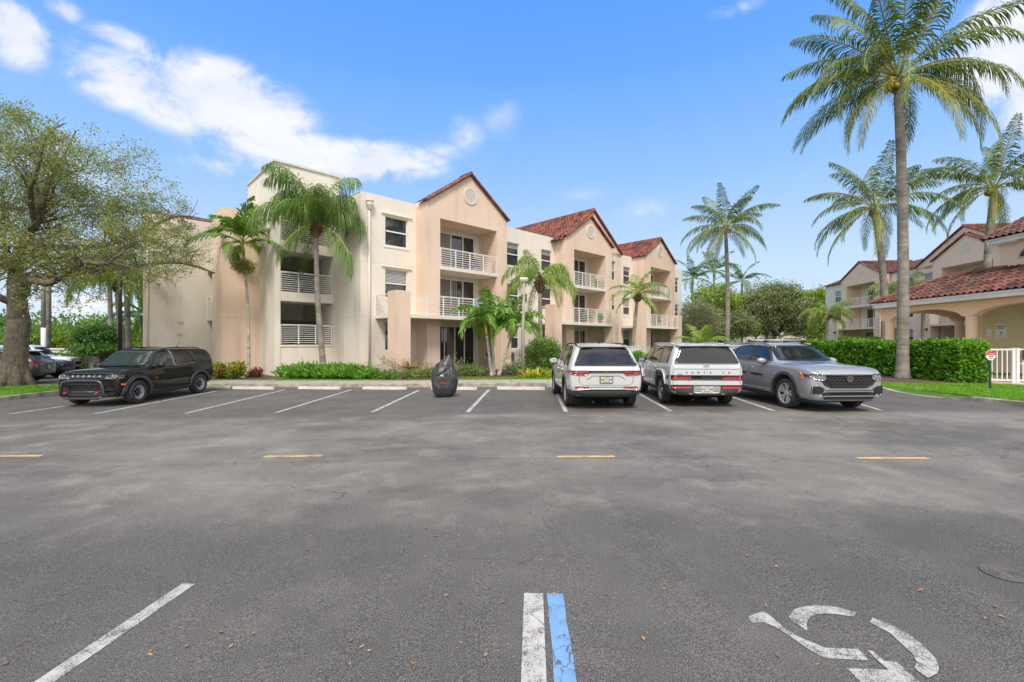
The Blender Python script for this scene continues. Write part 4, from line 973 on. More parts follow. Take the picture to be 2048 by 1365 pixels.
tree('soft mid green tree filling the gap between the bright tree and the olive tree', (ox, Y, 0), 7, [blob(1508, 628, Y, 38, 30, ox=ox), blob(1480, 655, Y, 30, 22, ox=ox), blob(1540, 650, Y, 34, 24, ox=ox)], L_BUSH, .3, 9000, .2, seed=8, clump=.5)
Y = 90; ox = xat(1545, Y)
tree('thin tree with sparse pale twigs rising behind the olive tree', (ox, Y, 0), 12, [blob(1522, 590, Y, 30, 30, ox=ox), blob(1565, 590, Y, 34, 26, ox=ox), blob(1490, 600, Y, 22, 22, ox=ox)], L_GREYG, .30, 6000, .25, seed=6, clump=.8)
Y = 30; ox = xat(205, Y)
tree('low spreading ornamental tree with layered deep green leaves by the boundary wall', (ox, Y, gz(ox)), 3, [blob(200, 668, Y, 42, 13, ox=ox), blob(168, 690, Y, 26, 9, ox=ox), blob(226, 660, Y, 26, 14, ox=ox), blob(215, 692, Y, 36, 9, ox=ox, dy=-.8), blob(185, 655, Y, 22, 8, ox=ox)], L_DEEP, .17, 12000, .09, seed=7, stems=3, clump=.2)
# greenery beyond the boundary wall on the left
for k, (px_, py_, rx, rz, mt, lb) in enumerate([(60, 668, 52, 30, L_BUSH, 'dense shrub mass beyond the wall, left of the utility pole'), (125, 672, 50, 34, L_BRIGHT, 'light green shrub beyond the wall, right of the utility pole'), (190, 660, 46, 30, L_BUSH, 'green shrub beyond the wall behind the ornamental tree'), (255, 668, 46, 36, L_BRIGHT, 'light green shrub beyond the wall next to the long building'), (-10, 660, 50, 40, L_DEEP, 'dark shrub beyond the wall at the left edge')]):
    Y = 44+k; ox = xat(px_, Y); tree(lb, (ox, Y, gz(ox)), 3, [blob(px_, py_, Y, rx, rz, ox=ox), blob(px_+20, py_+18, Y, rx*.8, rz*.7, ox=ox)], mt, .24, 6000, .12, seed=20+k, name='background_shrub', cat='shrub', clump=.35)
m = []
P = np.stack([rng.uniform(-140, 160, 30000), rng.uniform(120, 150, 30000), np.abs(rng.normal(0, 1, 30000))], 1)
hgt = 6.5+2.5*np.sin(P[:, 0]*.13)+2*np.sin(P[:, 0]*.37+1); P[:, 2] = rng.random(30000)**.8*hgt
o = meshobj('woodland', leafquads(P, 1.1, rng, .6), None, rng.random(30000), L_DEEP); tag(o, 'distant belt of green trees on the skyline', 'woodland', None, 'stuff')

def shrub(label, c, r, mat, leaf, n, name='shrub', cat='shrub', group=None, up=.3, shell=.45, aspect=.4, stems=8, clump=.08, extra=None):
    root = empty(name, c); tag(root, label, cat, group); m = MB(); rr = random.Random(n)
    for k in range(stems):
        a = rr.uniform(0, 6.28); m.tube([(0, 0, -.05), (math.cos(a)*r[0]*.35, math.sin(a)*r[1]*.35, r[2]*.8), (math.cos(a)*r[0]*.7, math.sin(a)*r[1]*.7, r[2]*1.5)], [.018, .014, .006], 4)
    m.build('stems', BARK, root)
    nc = max(6, n//14); C = cloud(nc, (0, 0, r[2]), r, shell); C[:, 2] = np.maximum(C[:, 2], .04)
    P = np.repeat(C, 14, axis=0)+rng.normal(size=(nc*14, 3))*clump
    P[:, 2] = np.maximum(P[:, 2], .02)
    meshobj('foliage', leafquads(P, leaf, rng, aspect, up), None, np.repeat(rng.random(nc), 14)*.5+rng.random(nc*14)*.5, mat, root)
    if extra:
        nc = extra[1]//10; C = cloud(nc, (0, 0, r[2]), r, .8); P = np.repeat(C, 10, axis=0)+rng.normal(size=(nc*10, 3))*clump
        meshobj('coloured_leaves', leafquads(P, leaf, rng, aspect, up), None, rng.random(nc*10), extra[0], root)
    return root
def tuft(label, c, n, L, mat, name='plant', cat='plant', group=None, w=.05, spread=1., dr=.8):
    """rosette of long strap leaves"""
    root = empty(name, c); tag(root, label, cat, group); m = MB(); rr = random.Random(int(c[0]*100)+n)
    for k in range(n):
        ox, oy = rr.uniform(-.5, .5)*spread, rr.uniform(-.4, .4)*spread; a = rr.uniform(0, 6.28); e = rr.uniform(.5, 1.35); l = L*rr.uniform(.7, 1.15); p = Vector((ox, oy, 0)); pts = [p]
        for j in range(4): e -= dr*.3; p = p+Vector((math.cos(a)*math.cos(e), math.sin(a)*math.cos(e), math.sin(e)))*l/4; pts.append(p)
        q = Vector((-math.sin(a), math.cos(a), 0))*w*.5; i = len(m.v); v = rr.random()
        for j, pp in enumerate(pts): s_ = (1, 1.1, .95, .7, .05)[j]; m.v += [tuple(pp-q*s_), tuple(pp+q*s_)]
        for j in range(4): m.face((i+2*j, i+2*j+1, i+2*j+3, i+2*j+2), v)
    m.build('leaves', mat, root); return root
def gp(px_, Y): x = xat(px_, Y); return (x, Y, zb(x))
shrub('large green oleander like bush between the lamp post and the first white car', gp(1088, 23.8), (1.05, .8, .95), L_BUSH, .17, 7000, up=.5, aspect=.22, stems=16)
shrub('bushy green shrub just behind the roof of the first white car', gp(1272, 24), (.75, .6, .55), L_FERN, .15, 2500, up=.5, aspect=.3)
tuft('yellow striped strap leaved plants between the lamp post and the first white car', gp(1076, 21.1), 230, .72, L_YEL, w=.06, spread=1.5, dr=.7)
fern = shrub('wide low bed of bright green ferns under the feathery palm', gp(642, 22.3), (2.2, .75, .30), L_FERN, .26, 9000, name='fern_bed', cat='ferns', up=.9, aspect=.25, stems=12, shell=.2)
shrub('bright green fern clump at the right end of the fern bed', gp(720, 21.9), (.85, .55, .26), L_FERN, .22, 2200, name='fern', cat='fern', up=.9, aspect=.25)
shrub('yellow green croton closest to the black off-road car', gp(434, 23.2), (.30, .3, .38), L_CROT, .15, 900, name='croton', cat='croton', group='crotons along the peach block', extra=(L_YEL, 120))
shrub('red and yellow croton, second from the black off-road car', gp(450, 23.0), (.26, .26, .30), L_CROTR, .14, 600, name='croton', cat='croton', group='crotons along the peach block', extra=(L_CROT, 160))
shrub('largest yellow green croton left of the thin palm trunk', gp(472, 22.9), (.42, .35, .40), L_CROT, .15, 1500, name='croton', cat='croton', group='crotons along the peach block', extra=(L_CROTR, 160))
shrub('dark red leafed plant right of the thin palm trunk', gp(513, 23.6), (.34, .3, .20), L_CROTR, .14, 700, name='croton', cat='croton', group='crotons along the peach block')
low = [(790, 21.7, .55, .24, 'low green plant at the foot of the peach pier'), (830, 21.9, .6, .26, 'low green plant left of the black bag'), (860, 22.4, .4, .3, 'low green plant directly behind the black bag'), (925, 22.9, .65, .36, 'green clipped plant under the glass doors, right of the black bag'), (955, 22.8, .55, .34, 'green plant left of the twin palm stems'), (1035, 22.8, .7, .42, 'green plant right of the leaning palm stem'), (1060, 23.4, .5, .5, 'green plant behind the lamp post'), (762, 21.8, .4, .2, 'small sparse plant beside the fern bed')]
for px_, Y_, rx, rz, lb in low: shrub(lb, gp(px_, Y_), (rx, .35, rz*.72), L_BUSH, .10, 1000, name='low_shrub', group='low plants in the building bed', up=.5, extra=(L_TWIG, 150))
for px_, Y_, rx, rz, lb in [(775, 22.3, .9, .55, 'leggy twiggy plant with few leaves in front of the peach pier'), (835, 22.6, .6, .5, 'dry twiggy plant beside the planter bowl'), (915, 23.6, .8, .55, 'twiggy variegated plant before the ground floor glass doors'), (1045, 23.6, .7, .75, 'brownish twiggy plant left of the big bush')]:
    c = gp(px_, Y_); rt = empty('twiggy_shrub', c); tag(rt, lb, 'shrub', 'twiggy plants in the building bed'); m = MB(); tt = []; r2 = random.Random(px_)
    for k in range(9): grow(m, Vector((r2.uniform(-.3, .3), r2.uniform(-.15, .15), 0)), Vector((r2.gauss(0, .6), r2.gauss(0, .3), .9)).normalized(), rz*.9, .010, 2, tt, r2, .6)
    m.build('stems', M('dry stem', (.28, .20, .12), .9) if k == 0 else BARK, rt); tipleaves('foliage', tt, 3, .05, .085, L_TWIG, rt, .4)
m = MB(); m.lathe([(.12, 0), (.10, .35), (.16, .42), (.36, .52), (.38, .56), (.33, .56), (.001, .46)], 20)
o = m.build('planter_bowl', M('terracotta', (.40, .26, .08), .7, n=(5, .3), c2=(.28, .18, .06)), None, True, gp(820, 22.9)); tag(o, 'shallow ochre planter bowl on a pedestal beside the peach pier', 'planter')
m = MB(); m.lathe([(.001, .0), (.07, .03), (.08, .10), (.04, .17), (.05, .22), (.001, .25)], 10)
c = gp(816, 22.9); o = m.build('bird_ornament', BLACKP, None, True, (c[0], c[1], c[2]+.5)); tag(o, 'small dark ornament sitting in the planter bowl', 'ornament')

def hedge(label, pts, w, h, n, leaf, mat, group=None):
    root = empty('hedge', (pts[0][0], pts[0][1], 0)); tag(root, label, 'hedge', group); O = Vector((pts[0][0], pts[0][1], 0))
    L = [math.dist(pts[i], pts[i+1]) for i in range(len(pts)-1)]; tot = sum(L); Ps = []; m = MB()
    for i, l in enumerate(L):
        a, b = np.array(pts[i]), np.array(pts[i+1]); t = (b-a)/l; q = np.array([-t[1], t[0]]); k = int(n*l/tot)
        s = rng.random(k)*l; u = rng.uniform(-1, 1, k); z = rng.random(k)
        f = rng.integers(0, 3, k); uu = np.where(f == 0, u, np.sign(u)); zz = np.where(f == 0, 1, z)
        jit = rng.normal(0, .05, k)+.05*np.sin(s*3.1)+.04*np.sin(s*7.7+z*9)
        xy = a+t*s[:, None]+q*((uu*(w/2+jit))[:, None]); x = xy[:, 0]
        g = np.array([gz(v) for v in x])+KH
        hh = h+.06*np.sin(s*2.3)+.04*np.sin(s*5.1)
        Ps.append(np.stack([xy[:, 0]-O.x, xy[:, 1]-O.y, g+zz*(hh+jit*.6)], 1))
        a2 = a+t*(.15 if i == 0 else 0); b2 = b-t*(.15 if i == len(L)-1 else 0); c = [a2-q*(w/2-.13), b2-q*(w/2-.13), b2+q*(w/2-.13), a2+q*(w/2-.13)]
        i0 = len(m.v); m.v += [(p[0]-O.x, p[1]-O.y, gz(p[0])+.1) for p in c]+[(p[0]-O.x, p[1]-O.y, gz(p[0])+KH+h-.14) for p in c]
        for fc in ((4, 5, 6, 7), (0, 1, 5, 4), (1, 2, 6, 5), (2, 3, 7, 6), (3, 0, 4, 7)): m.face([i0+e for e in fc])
    for e_, (pa, pb) in enumerate(((pts[0], pts[1]), (pts[-1], pts[-2]))):
        k = int(n*.07); a = np.array(pa); t = (np.array(pa)-np.array(pb)); t = t/np.linalg.norm(t); q = np.array([-t[1], t[0]])
        u = rng.uniform(-w/2, w/2, k); z = rng.random(k); j = rng.normal(.04, .05, k); xy = a+t*j[:, None]+q*u[:, None]
        Ps.append(np.stack([xy[:, 0]-O.x, xy[:, 1]-O.y, gz(pa[0])+KH+z*h], 1))
    m.build('shade_core', M('hedge shade', (.012, .03, .006), .95), root)  # plain inner box, the shade behind the leaves put into its dark colour
    P = np.concatenate(Ps); P = P[(np.sin(P[:, 1]*5.3+P[:, 2]*7)+np.sin(P[:, 1]*11.1-P[:, 2]*4+P[:, 0]*9)+rng.normal(0, .9, len(P))) > -1.7]
    meshobj('foliage', leafquads(P, leaf, rng, .62, .25), None, rng.random(len(P)), mat, root)
    T = P[rng.random(len(P)) < .10]; T = T[T[:, 2] > h*.45]; T[:, 2] += rng.random(len(T))*.09; meshobj('fresh_leaves', leafquads(T, leaf*.85, rng, .5, .8), None, rng.random(len(T)), L_NEW, root)
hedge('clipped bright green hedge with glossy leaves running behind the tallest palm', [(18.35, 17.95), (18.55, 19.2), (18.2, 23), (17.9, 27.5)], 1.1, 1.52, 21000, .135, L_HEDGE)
hedge('second lower hedge beyond the first, seen as a thin yellow green band', [(15.5, 29.5), (24, 28.6), (32, 28)], .8, 1.62, 5000, .17, L_CROT)
hedge('low green hedge in front of the distant building', [(33.5, 46), (38, 44)], .9, 2.0, 1800, .2, L_HEDGE)
hedge('low hedge at the foot of the boundary wall', [(xat(105, 29.6), 29.6), (xat(160, 29.6), 29.6)], .5, .95, 1800, .13, L_BUSH)

# grass blades on the three strips of lawn
def blades(label, polys, n, h=.07):
    xy = []
    per = n//len(polys)
    for pl in polys:
        x0, x1 = min(p[0] for p in pl), max(p[0] for p in pl); y0, y1 = min(p[1] for p in pl), max(p[1] for p in pl); c = 0
        while c < per:
            x, y = random.uniform(x0, x1), random.uniform(y0, y1)
            if inpoly(x, y, pl): xy.append((x, y, gz(x)+KH-.025)); c += 1
    P = np.array(xy); k = len(P); a = rng.random(k)*6.28; hh = h*(.6+.8*rng.random(k)); w = np.stack([np.cos(a), np.sin(a), 0*a], 1)*.009; l = rng.normal(0, .35, (k, 3))*hh[:, None]; l[:, 2] = hh
    V = np.empty((k, 3, 3)); V[:, 0] = P-w; V[:, 1] = P+w; V[:, 2] = P+l
    o = meshobj('grass', V.reshape(-1, 3), None, rng.random(k), L_GRASS, None, 3); tag(o, label, 'grass', None, 'stuff')
blades('short bright green grass on the right hand island and verge', [[(14.2, 12.2), (19, 12), (19, 17.2), (14.5, 17.8), (13.4, 17)], [(13.9, 12.1), (15, 9.5), (19, 9), (19, 12)]], 52000)
blades('short bright green grass under the oak', [[(-17.4, 15.2), (-17.5, 19.2), (-23, 19.3), (-24, 12.2), (-19.1, 12.5)]], 30000)
blades('short green grass strip between sidewalk and mulch bed', [[(-11.9, 21.5), (-10.4, 21.3), (-5.6, 20.6), (-6.5, 21.0), (-10.3, 21.9), (-11.8, 22.4)], [(-2.8, 20.3), (3.3, 19.8), (3.3, 20.5), (1.2, 20.9), (-1.7, 21.0)]], 26000, .06)

# fallen leaves
protos = []
for v in range(3):
    m = MB(); L = .045; c = (.010, .016, .006)[v]
    m.v = [(-L/2, 0, .004), (-L*.1, -.011, .004+c*.6), (L*.3, -.008, .004+c), (L/2, 0, .006+c), (L*.3, .008, .004+c), (-L*.1, .011, .004+c*.6), (0, 0, .004)]
    for a, b in ((0, 1), (1, 2), (2, 3), (3, 4), (4, 5), (5, 0)): m.face((a, b, 6), .2+.3*v)
    protos.append(m.build('fallen_leaf', DEADLEAF))
r3 = random.Random(99); first = [True]*3
spots = [(703, 1284), (505, 1270), (726, 1296), (740, 1304), (697, 1330), (670, 1380), (430, 1244), (402, 1192), (405, 1175), (350, 1270), (462, 1295), (440, 1268), (372, 1296), (52, 995), (82, 1160), (30, 1203), (8, 1332), (60, 1285), (150, 1180), (895, 1193), (925, 1208), (1003, 1208), (1094, 1236), (868, 1060), (870, 1075), (1026, 1112), (908, 1120), (822, 1330), (688, 1145), (1650, 1201), (1530, 1215), (1848, 1160), (1846, 1184), (2005, 1235), (1632, 1285), (1910, 1343), (1555, 1135), (1290, 1280), (1330, 1180), (1235, 1190)]
for _ in range(45): spots.append((r3.uniform(0, 1400) if r3.random() < .75 else r3.uniform(1000, 2048), 900+440*r3.random()**.8))
for px_, py_ in spots:
    v = r3.randrange(3); o = protos[v] if first[v] else protos[v].copy()
    if not first[v]: col.objects.link(o)
    first[v] = False; x, y = gat(px_+r3.uniform(-4, 4), py_); s_ = r3.uniform(.4, .95)
    o.location = (x, y, gz(x)+.003); o.rotation_euler = (r3.uniform(-.15, .15), r3.uniform(-.15, .15), r3.uniform(0, 6.28)); o.scale = (s_, s_, s_)
    tag(o, 'small dry brown leaf fallen on the asphalt', 'leaf', 'dry leaves scattered on the asphalt')

# ------------------------------------------------------------------ street furniture
def lamp_post(label, px_, Y, hgt, mat, r=.075, arm=True):
    x = xat(px_, Y); rt = empty('lamp_post', (x, Y, zb(x))); tag(rt, label, 'lamp post')
    m = MB(); m.tube([(0, 0, 0), (0, 0, hgt*.5), (.06, 0, hgt)], [r*1.25, r, r*.72], 12); m.build('pole', mat, rt, True)
    if arm:
        m = MB(); bx(m, -.16, .24, .11, -.11, hgt-.05, hgt+.12); m.build('lamp_head', METAL, rt, bevel=.03)
        m = MB(); bx(m, -.12, .20, .08, -.08, hgt-.065, hgt-.052); m.build('lamp_lens', WHITE, rt)
    return rt
lamp_post('slim concrete lamp post with a small box head in the planting bed', 1046, 21.3, (750-556)*21.3/900, M('post concrete', (.40, .35, .28), .85, n=(4, .3), c2=(.30, .26, .21), streak=.4))
lamp_post('dark lamp post in front of the left hand palms', 240, 24.5, 7.0, M('bronze', (.03, .025, .022), .5), .09)
x = xat(97, 31); m = MB(); m.tube([(x, 31, -.3), (x, 31, 11)], [.17, .13], 12); o = m.build('utility_pole', WOODP, None, True); tag(o, 'tall weathered wooden utility pole behind the oak', 'utility pole')
m = MB()
for k, zz in enumerate((6.6, 6.9, 7.2)): m.tube([(x-60, 34, zz+k*.1), (x-20, 32, zz-.2), (x, 31, zz), (x+14, 50, zz-.6)], .02, 4)
tag(m.build('power_lines', BLACKP), 'thin power lines crossing the sky behind the oak', 'cable')
x = xat(87, 30.3); m = MB(); m.tube([(x, 30.3, -.3), (x, 30.3, zat(656, 30.3))], [.13, .13], 12); m.tube([(x, 30.3, zat(656, 30.3)), (x, 30.3, 8)], [.13, .12], 12, mi=1)
o = m.build('signal_post', [WHITE, METAL], None, True); tag(o, 'pale post with white lower half standing left of the utility pole', 'post')
m = MB(); bx(m, xat(30, 30.4), xat(287, 29.2), -30.2, -30.45, -.5, zat(700, 30.2)); bx(m, xat(30, 30.4), xat(287, 29.2), -30.14, -30.5, zat(700, 30.2), zat(698, 30.2)+.04)
o = m.build('boundary_wall', GREYC); tag(o, 'low beige boundary wall behind the left hand cars', 'wall')
# pool fence, gate side
def picket(label, a, b, h, post_every=2.2, z0=None, gate=False, step=.115):
    a, b = Vector(a), Vector(b); L = (b-a).length; rt = empty('picket_fence', (a.x, a.y, zb(a.x)), math.atan2(b.y-a.y, b.x-a.x)); tag(rt, label, 'fence')
    m = MB(); n = int(L/step)
    for k in range(n): x = (k+.5)*L/n; m.box(x-.016, x+.016, -.016, .016, .06, h-.05)
    m.build('pickets', WHITE, rt)
    m = MB(); m.box(0, L, -.026, .026, h-.06, h); m.box(0, L, -.024, .024, .08, .13); m.box(0, L, -.024, .024, h*.55, h*.55+.04) if gate else None; m.build('rails', WHITE, rt)
    for k in range(int(L/post_every)+1):
        m = MB(); x = k*post_every; m.box(x-.05, x+.05, -.05, .05, 0, h+.03); m.build('post', WHITE, rt)
    return rt
picket('white picket pool fence between the hedge end and the gate', (18.75, 18.25), (20.05, 17.95), 1.36, 1.28, step=.15)
g_ = picket('white picket gate panel at the right edge carrying a dark notice', (20.12, 17.93), (22.6, 17.5), 1.36, 1.2, gate=True, step=.13)
picket('white picket fence seen through the pavilion arches', (15, 28), (33, 27.4), 1.45, 2.4)
picket('low white fence in the background between the long building and the coconut palm', (xat(1362, 44), 44), (xat(1560, 44), 44), 1.35, 3)
picket('low white fence by the front garden of the farthest bay', (xat(1225, 30), 30), (xat(1290, 34), 34), 1.35, 2)
x = 18.85
m = MB(); m.box(-.36, .36, -.012, .012, -.2, .2); o = m.build('gate_sign', M('dark blue sign', (.02, .035, .06), .5)); o.location = (20.62, 17.80, 1.30); o.rotation_euler = (0, 0, R(-10))
tag(o, 'dark blue notice with white capitals fixed to the pool gate at the right edge', 'sign')
TXL = Matrix.Rotation(R(90), 4, 'X')
for k, (s_, z_) in enumerate([('PRIVATE', .13), ('PROPERTY', -.01), ('NO TRESPASSING', -.14)]):
    text(s_, .12 if k < 2 else .065, WHITE, o, Matrix.Translation((0, -.014, z_)) @ TXL)
# security sign on a stake
x, y = gat(1980, 779, KH); rt = empty('yard_sign', (x, y, zb(x))); tag(rt, 'red and white octagonal security sign on a dark green stake in the grass', 'sign')
hS = zat(700, y)-zb(x); m = MB(); m.box(-.035, .035, -.012, .012, 0, hS-.1); m.build('stake', M('green stake', (.02, .05, .03), .6), rt)
r_ = .165; zc = hS-.18; pl = [(r_*1.05*math.cos(R(22.5+45*k)), zc+r_*1.15*math.sin(R(22.5+45*k))) for k in range(8)]
m = MB(); m.prism(pl, -.030, -.014); pn = m.build('sign_panel', WHITE, rt)
top = [p for p in pl if p[1] > zc]; xs = max(p[0] for p in pl)
m = MB(); up_ = sorted(top, key=lambda p: math.atan2(p[1]-zc, p[0])); m.prism([(xs-.008, zc)]+[(p[0]*.95, (p[1]-zc)*.95+zc) for p in up_]+[(-xs+.008, zc)], -.036, -.031); m.build('red_field', REDP, pn)
FT = Matrix.Rotation(R(90), 4, 'X')
text('SECURED', .058, WHITE, pn, Matrix.Translation((0, -.037, zc+.045)) @ FT); text('BY', .05, WHITE, pn, Matrix.Translation((0, -.037, zc+.12)) @ FT)
text('ALARM', .05, REDP, pn, Matrix.Translation((0, -.034, zc-.045)) @ FT); text('SYSTEM', .035, INKG, pn, Matrix.Translation((0, -.034, zc-.105)) @ FT)

# patio chairs and bits on the balconies
def patio_chair(label, loc, rz, mat=METAL):
    rt = empty('patio_chair', loc, rz); tag(rt, label, 'chair')
    m = MB(); m.box(-.24, .24, -.24, .22, .40, .43); m.build('seat', GREYP, rt)
    m = MB(); i = 0; m.quad([(-.24, .22, .42), (.24, .22, .42), (.24, .42, 1.02), (-.24, .42, 1.02)]); m.quad([(-.24, .24, .42), (.24, .24, .42), (.24, .44, 1.02), (-.24, .44, 1.02)]); m.build('backrest', GREYP, rt)
    for sx in (-1, 1):
        m = MB(); m.tube([(sx*.26, -.24, 0), (sx*.26, -.22, .62), (sx*.26, .2, .64), (sx*.26, .43, 1.02)], .013, 6); m.build('arm_frame', mat, rt)
        m = MB(); m.tube([(sx*.25, .3, 0), (sx*.25, .2, .42)], .013, 6); m.build('leg', mat, rt)
def bl_(s, d, z): v = bld.matrix_basis @ Vector((s, -d, z)); return tuple(v)
bpy.context.view_layer.update()
patio_chair('grey patio chair left of the leaning palm stem, in front of the glass doors', bl_(8.2, 1.2, .1), R(20))
patio_chair('grey patio chair seen behind the right palm stem', bl_(9.4, 1.7, .1), R(-10))
patio_chair('dark chair on the first floor terrace of the nearest bay', bl_(4.6, 1.3, 3.3), R(70))
patio_chair('dark chair on the top balcony of the nearest bay', bl_(7.6, .4, 6.25), R(10))
patio_chair('chair on the first floor terrace of the middle bay', bl_(18.6, 1.3, 3.3), R(10))
patio_chair('chair at the right end of the nearest first floor terrace', bl_(7.4, 1.2, 3.3), R(-30))
patio_chair('dark chair on the top balcony of the middle bay', bl_(17.6, .4, 6.25), R(30))
patio_chair('chair on the first floor terrace of the farthest bay', bl_(30.2, 1.3, 3.3), R(15))
m = MB(); bx(m, 6.1, 6.62, 2.262, 2.25, 3.85, 4.42); o = m.build('towel', M('lilac towel', (.40, .38, .58), .9)); o.matrix_world = bld.matrix_basis; tag(o, 'lilac towel hung over the first floor terrace railing', 'towel')
for s_, d_, z_, lb in [(19.6, 1.6, 3.3, 'green potted plant on the first floor terrace of the middle bay'), (20.4, .7, 6.25, 'hanging plant on the top balcony of the middle bay'), (17.9, 1.5, 3.3, 'small potted plant on the left part of the middle terrace')]:
    c = bl_(s_, d_, z_); rt = shrub(lb, (c[0], c[1], c[2]+.25), (.25, .25, .25), L_FERN, .12, 420, name='potted_plant', cat='potted plant', stems=3); m = MB(); m.lathe([(.10, -.25), (.15, 0), (.001, 0)], 12); m.build('pot', M('pot', (.3, .14, .08), .8), rt)

# ------------------------------------------------------------------ cars (x forward, y left, z up)
def ring(st):
    x, zb_, zs, zt, wl_, wb, wt = st[:7]; cr = st[7] if len(st) > 7 else .03
    wm = max(wl_, wb)+.015
    mz = zs+(zt-zs)*.5
    return [(0, zb_), (wl_*.72, zb_), (wl_, zb_+.07), (wm, zb_+.42*(zs-zb_)), (wb+.005, zs-.09), (wb-.035, zs), ((wb-.035)*.5+wt*.5+.012, mz), (wt, zt-.055), (wt-.13, zt), (0, zt+cr)]
def car_body(name, sts, mat, root, arches, ra, sub=2, dark=BLACKP):
    m = MB(); n = len(sts); K = 10; idx = []
    for st in sts:
        rg = ring(st); row = []
        for k in range(K): m.v.append((st[0], rg[k][0], rg[k][1])); row.append(len(m.v)-1)
        for k in range(K-2, 0, -1): m.v.append((st[0], -rg[k][0], rg[k][1])); row.append(len(m.v)-1)
        idx.append(row)
    T = len(idx[0])
    for i in range(n-1):
        for k in range(T): m.face((idx[i][k], idx[i][(k+1) % T], idx[i+1][(k+1) % T], idx[i+1][k]))
    for e in (0, n-1):
        r_ = idx[e]
        for k in range(K-1):
            a, b = r_[k], r_[k+1]; c = r_[(T-k-1) % T]; d = r_[(T-k) % T]
            f = [a, b, c, d] if len({a, b, c, d}) == 4 else list(dict.fromkeys([a, b, c, d]))
            m.face(f if e else f[::-1])
    o = m.build(name, [mat, dark], root)
    s = o.modifiers.new('s', 'SUBSURF'); s.levels = sub; s.render_levels = sub
    bpy.context.view_layer.update()
    dg = bpy.context.evaluated_depsgraph_get(); me = bpy.data.meshes.new_from_object(o.evaluated_get(dg)); o.modifiers.clear(); o.data = me
    import bmesh
    b = bmesh.new(); b.from_mesh(me); bmesh.ops.recalc_face_normals(b, faces=b.faces); b.to_mesh(me); b.free()
    full = BVHTree.FromPolygons([v.co.copy() for v in me.vertices], [tuple(p.vertices) for p in me.polygons])
    if arches:
        c = MB()
        for ax in arches:
            for sg in (-1, 1):
                c2 = MB(); c2.lathe([(.0001, -.28), (ra, -.28), (ra, .28), (.0001, .28)], 40, Matrix.Translation((ax[0], sg*.90, ax[1])) @ Matrix.Rotation(R(90), 4, 'X'))
                i0 = len(c.v); c.v += c2.v
                for f in c2.f: c.face([i0+q for q in f])
        co = c.build('cut', dark); b = bmesh.new(); b.from_mesh(co.data); bmesh.ops.remove_doubles(b, verts=b.verts, dist=.0008); bmesh.ops.recalc_face_normals(b, faces=b.faces); b.to_mesh(co.data); b.free()
        bo = o.modifiers.new('b', 'BOOLEAN'); bo.object = co; bo.operation = 'DIFFERENCE'; bo.solver = 'EXACT'
        co.matrix_world = root.matrix_world if root else Matrix()
        bpy.context.view_layer.update(); co.matrix_world = o.matrix_world; bpy.context.view_layer.update()
        dg = bpy.context.evaluated_depsgraph_get(); me = bpy.data.meshes.new_from_object(o.evaluated_get(dg)); o.modifiers.clear(); o.data = me; bpy.data.objects.remove(co)
    if len(me.materials) < 2: me.materials.append(dark)
    for p in me.polygons:
        p.use_smooth = True; c = p.center; p.material_index = 0
        if c.z < .30 and p.normal.z < -.6: p.material_index = 1
        for ax in arches or ():
            if math.hypot(c.x-ax[0], c.z-ax[1]) < ra*1.012 and abs(c.y) < .93 and (abs(p.normal.y) > .9 and abs(c.y) < .64 or math.hypot(c.x-ax[0], c.z-ax[1]) > ra*.97) and (Vector((c.x-ax[0], 0, c.z-ax[1])).normalized().dot(p.normal) < -.5 or abs(c.y) < .64): p.material_index = 1
    return o, full
VIEW = {'L': (lambda a, b: (Vector((a, 5, b)), Vector((0, -1, 0)))), 'R': (lambda a, b: (Vector((a, -5, b)), Vector((0, 1, 0)))),
        'F': (lambda a, b: (Vector((6, a, b)), Vector((-1, 0, 0)))), 'B': (lambda a, b: (Vector((-6, a, b)), Vector((1, 0, 0)))), 'T': (lambda a, b: (Vector((a, b, 5)), Vector((0, 0, -1))))}
def patch(bvh, view, poly, mat, name, parent, th=.006, step=.07, label=None, smooth=True):
    vs, fs = trifill(poly, step); m = MB(); ok = []
    for (a, b) in vs:
        o, d = VIEW[view](a, b); h = bvh.ray_cast(o, d)
        if h[0] is None:
            q = {'L': (a, .9, b), 'R': (a, -.9, b), 'F': (2.4, a, b), 'B': (-2.4, a, b), 'T': (a, b, 1.2)}[view]; h = bvh.find_nearest(Vector(q))
        nr = h[1] if h[1].dot(d) < 0 else -h[1]
        m.v.append(tuple(h[0]+nr*th-d*th*.9))
    n = len(m.v); m.v += [tuple(Vector(v)+Vector(VIEW[view](0, 0)[1])*(th+.012)) for v in m.v]
    ec = {}
    for f in fs:
        m.face(f)
        for k in range(3): e = (f[k], f[(k+1) % 3]); ec[tuple(sorted(e))] = ec.get(tuple(sorted(e)), 0)+1
    for (a, b), c in ec.items():
        if c == 1: m.face((a, b, b+n, a+n))
    o = m.build(name, mat, parent)
    if smooth: 
        for i, p in enumerate(o.data.polygons): p.use_smooth = i < len(fs)
    if label: o['label'] = label
    return o
def both(bvh, poly, mat, name, parent, **k):
    patch(bvh, 'L', poly, mat, name, parent, **k); patch(bvh, 'R', poly, mat, name, parent, **k)
def mir(poly): return [(-a, b) for a, b in poly][::-1]
def arcpoly(cx, cz, r0, r1, a0, a1, n=14):
    return [(cx+r1*math.cos(R(a0+(a1-a0)*k/n)), cz+r1*math.sin(R(a0+(a1-a0)*k/n))) for k in range(n+1)]+[(cx+r0*math.cos(R(a1-(a1-a0)*k/n)), cz+r0*math.sin(R(a1-(a1-a0)*k/n))) for k in range(n+1)]
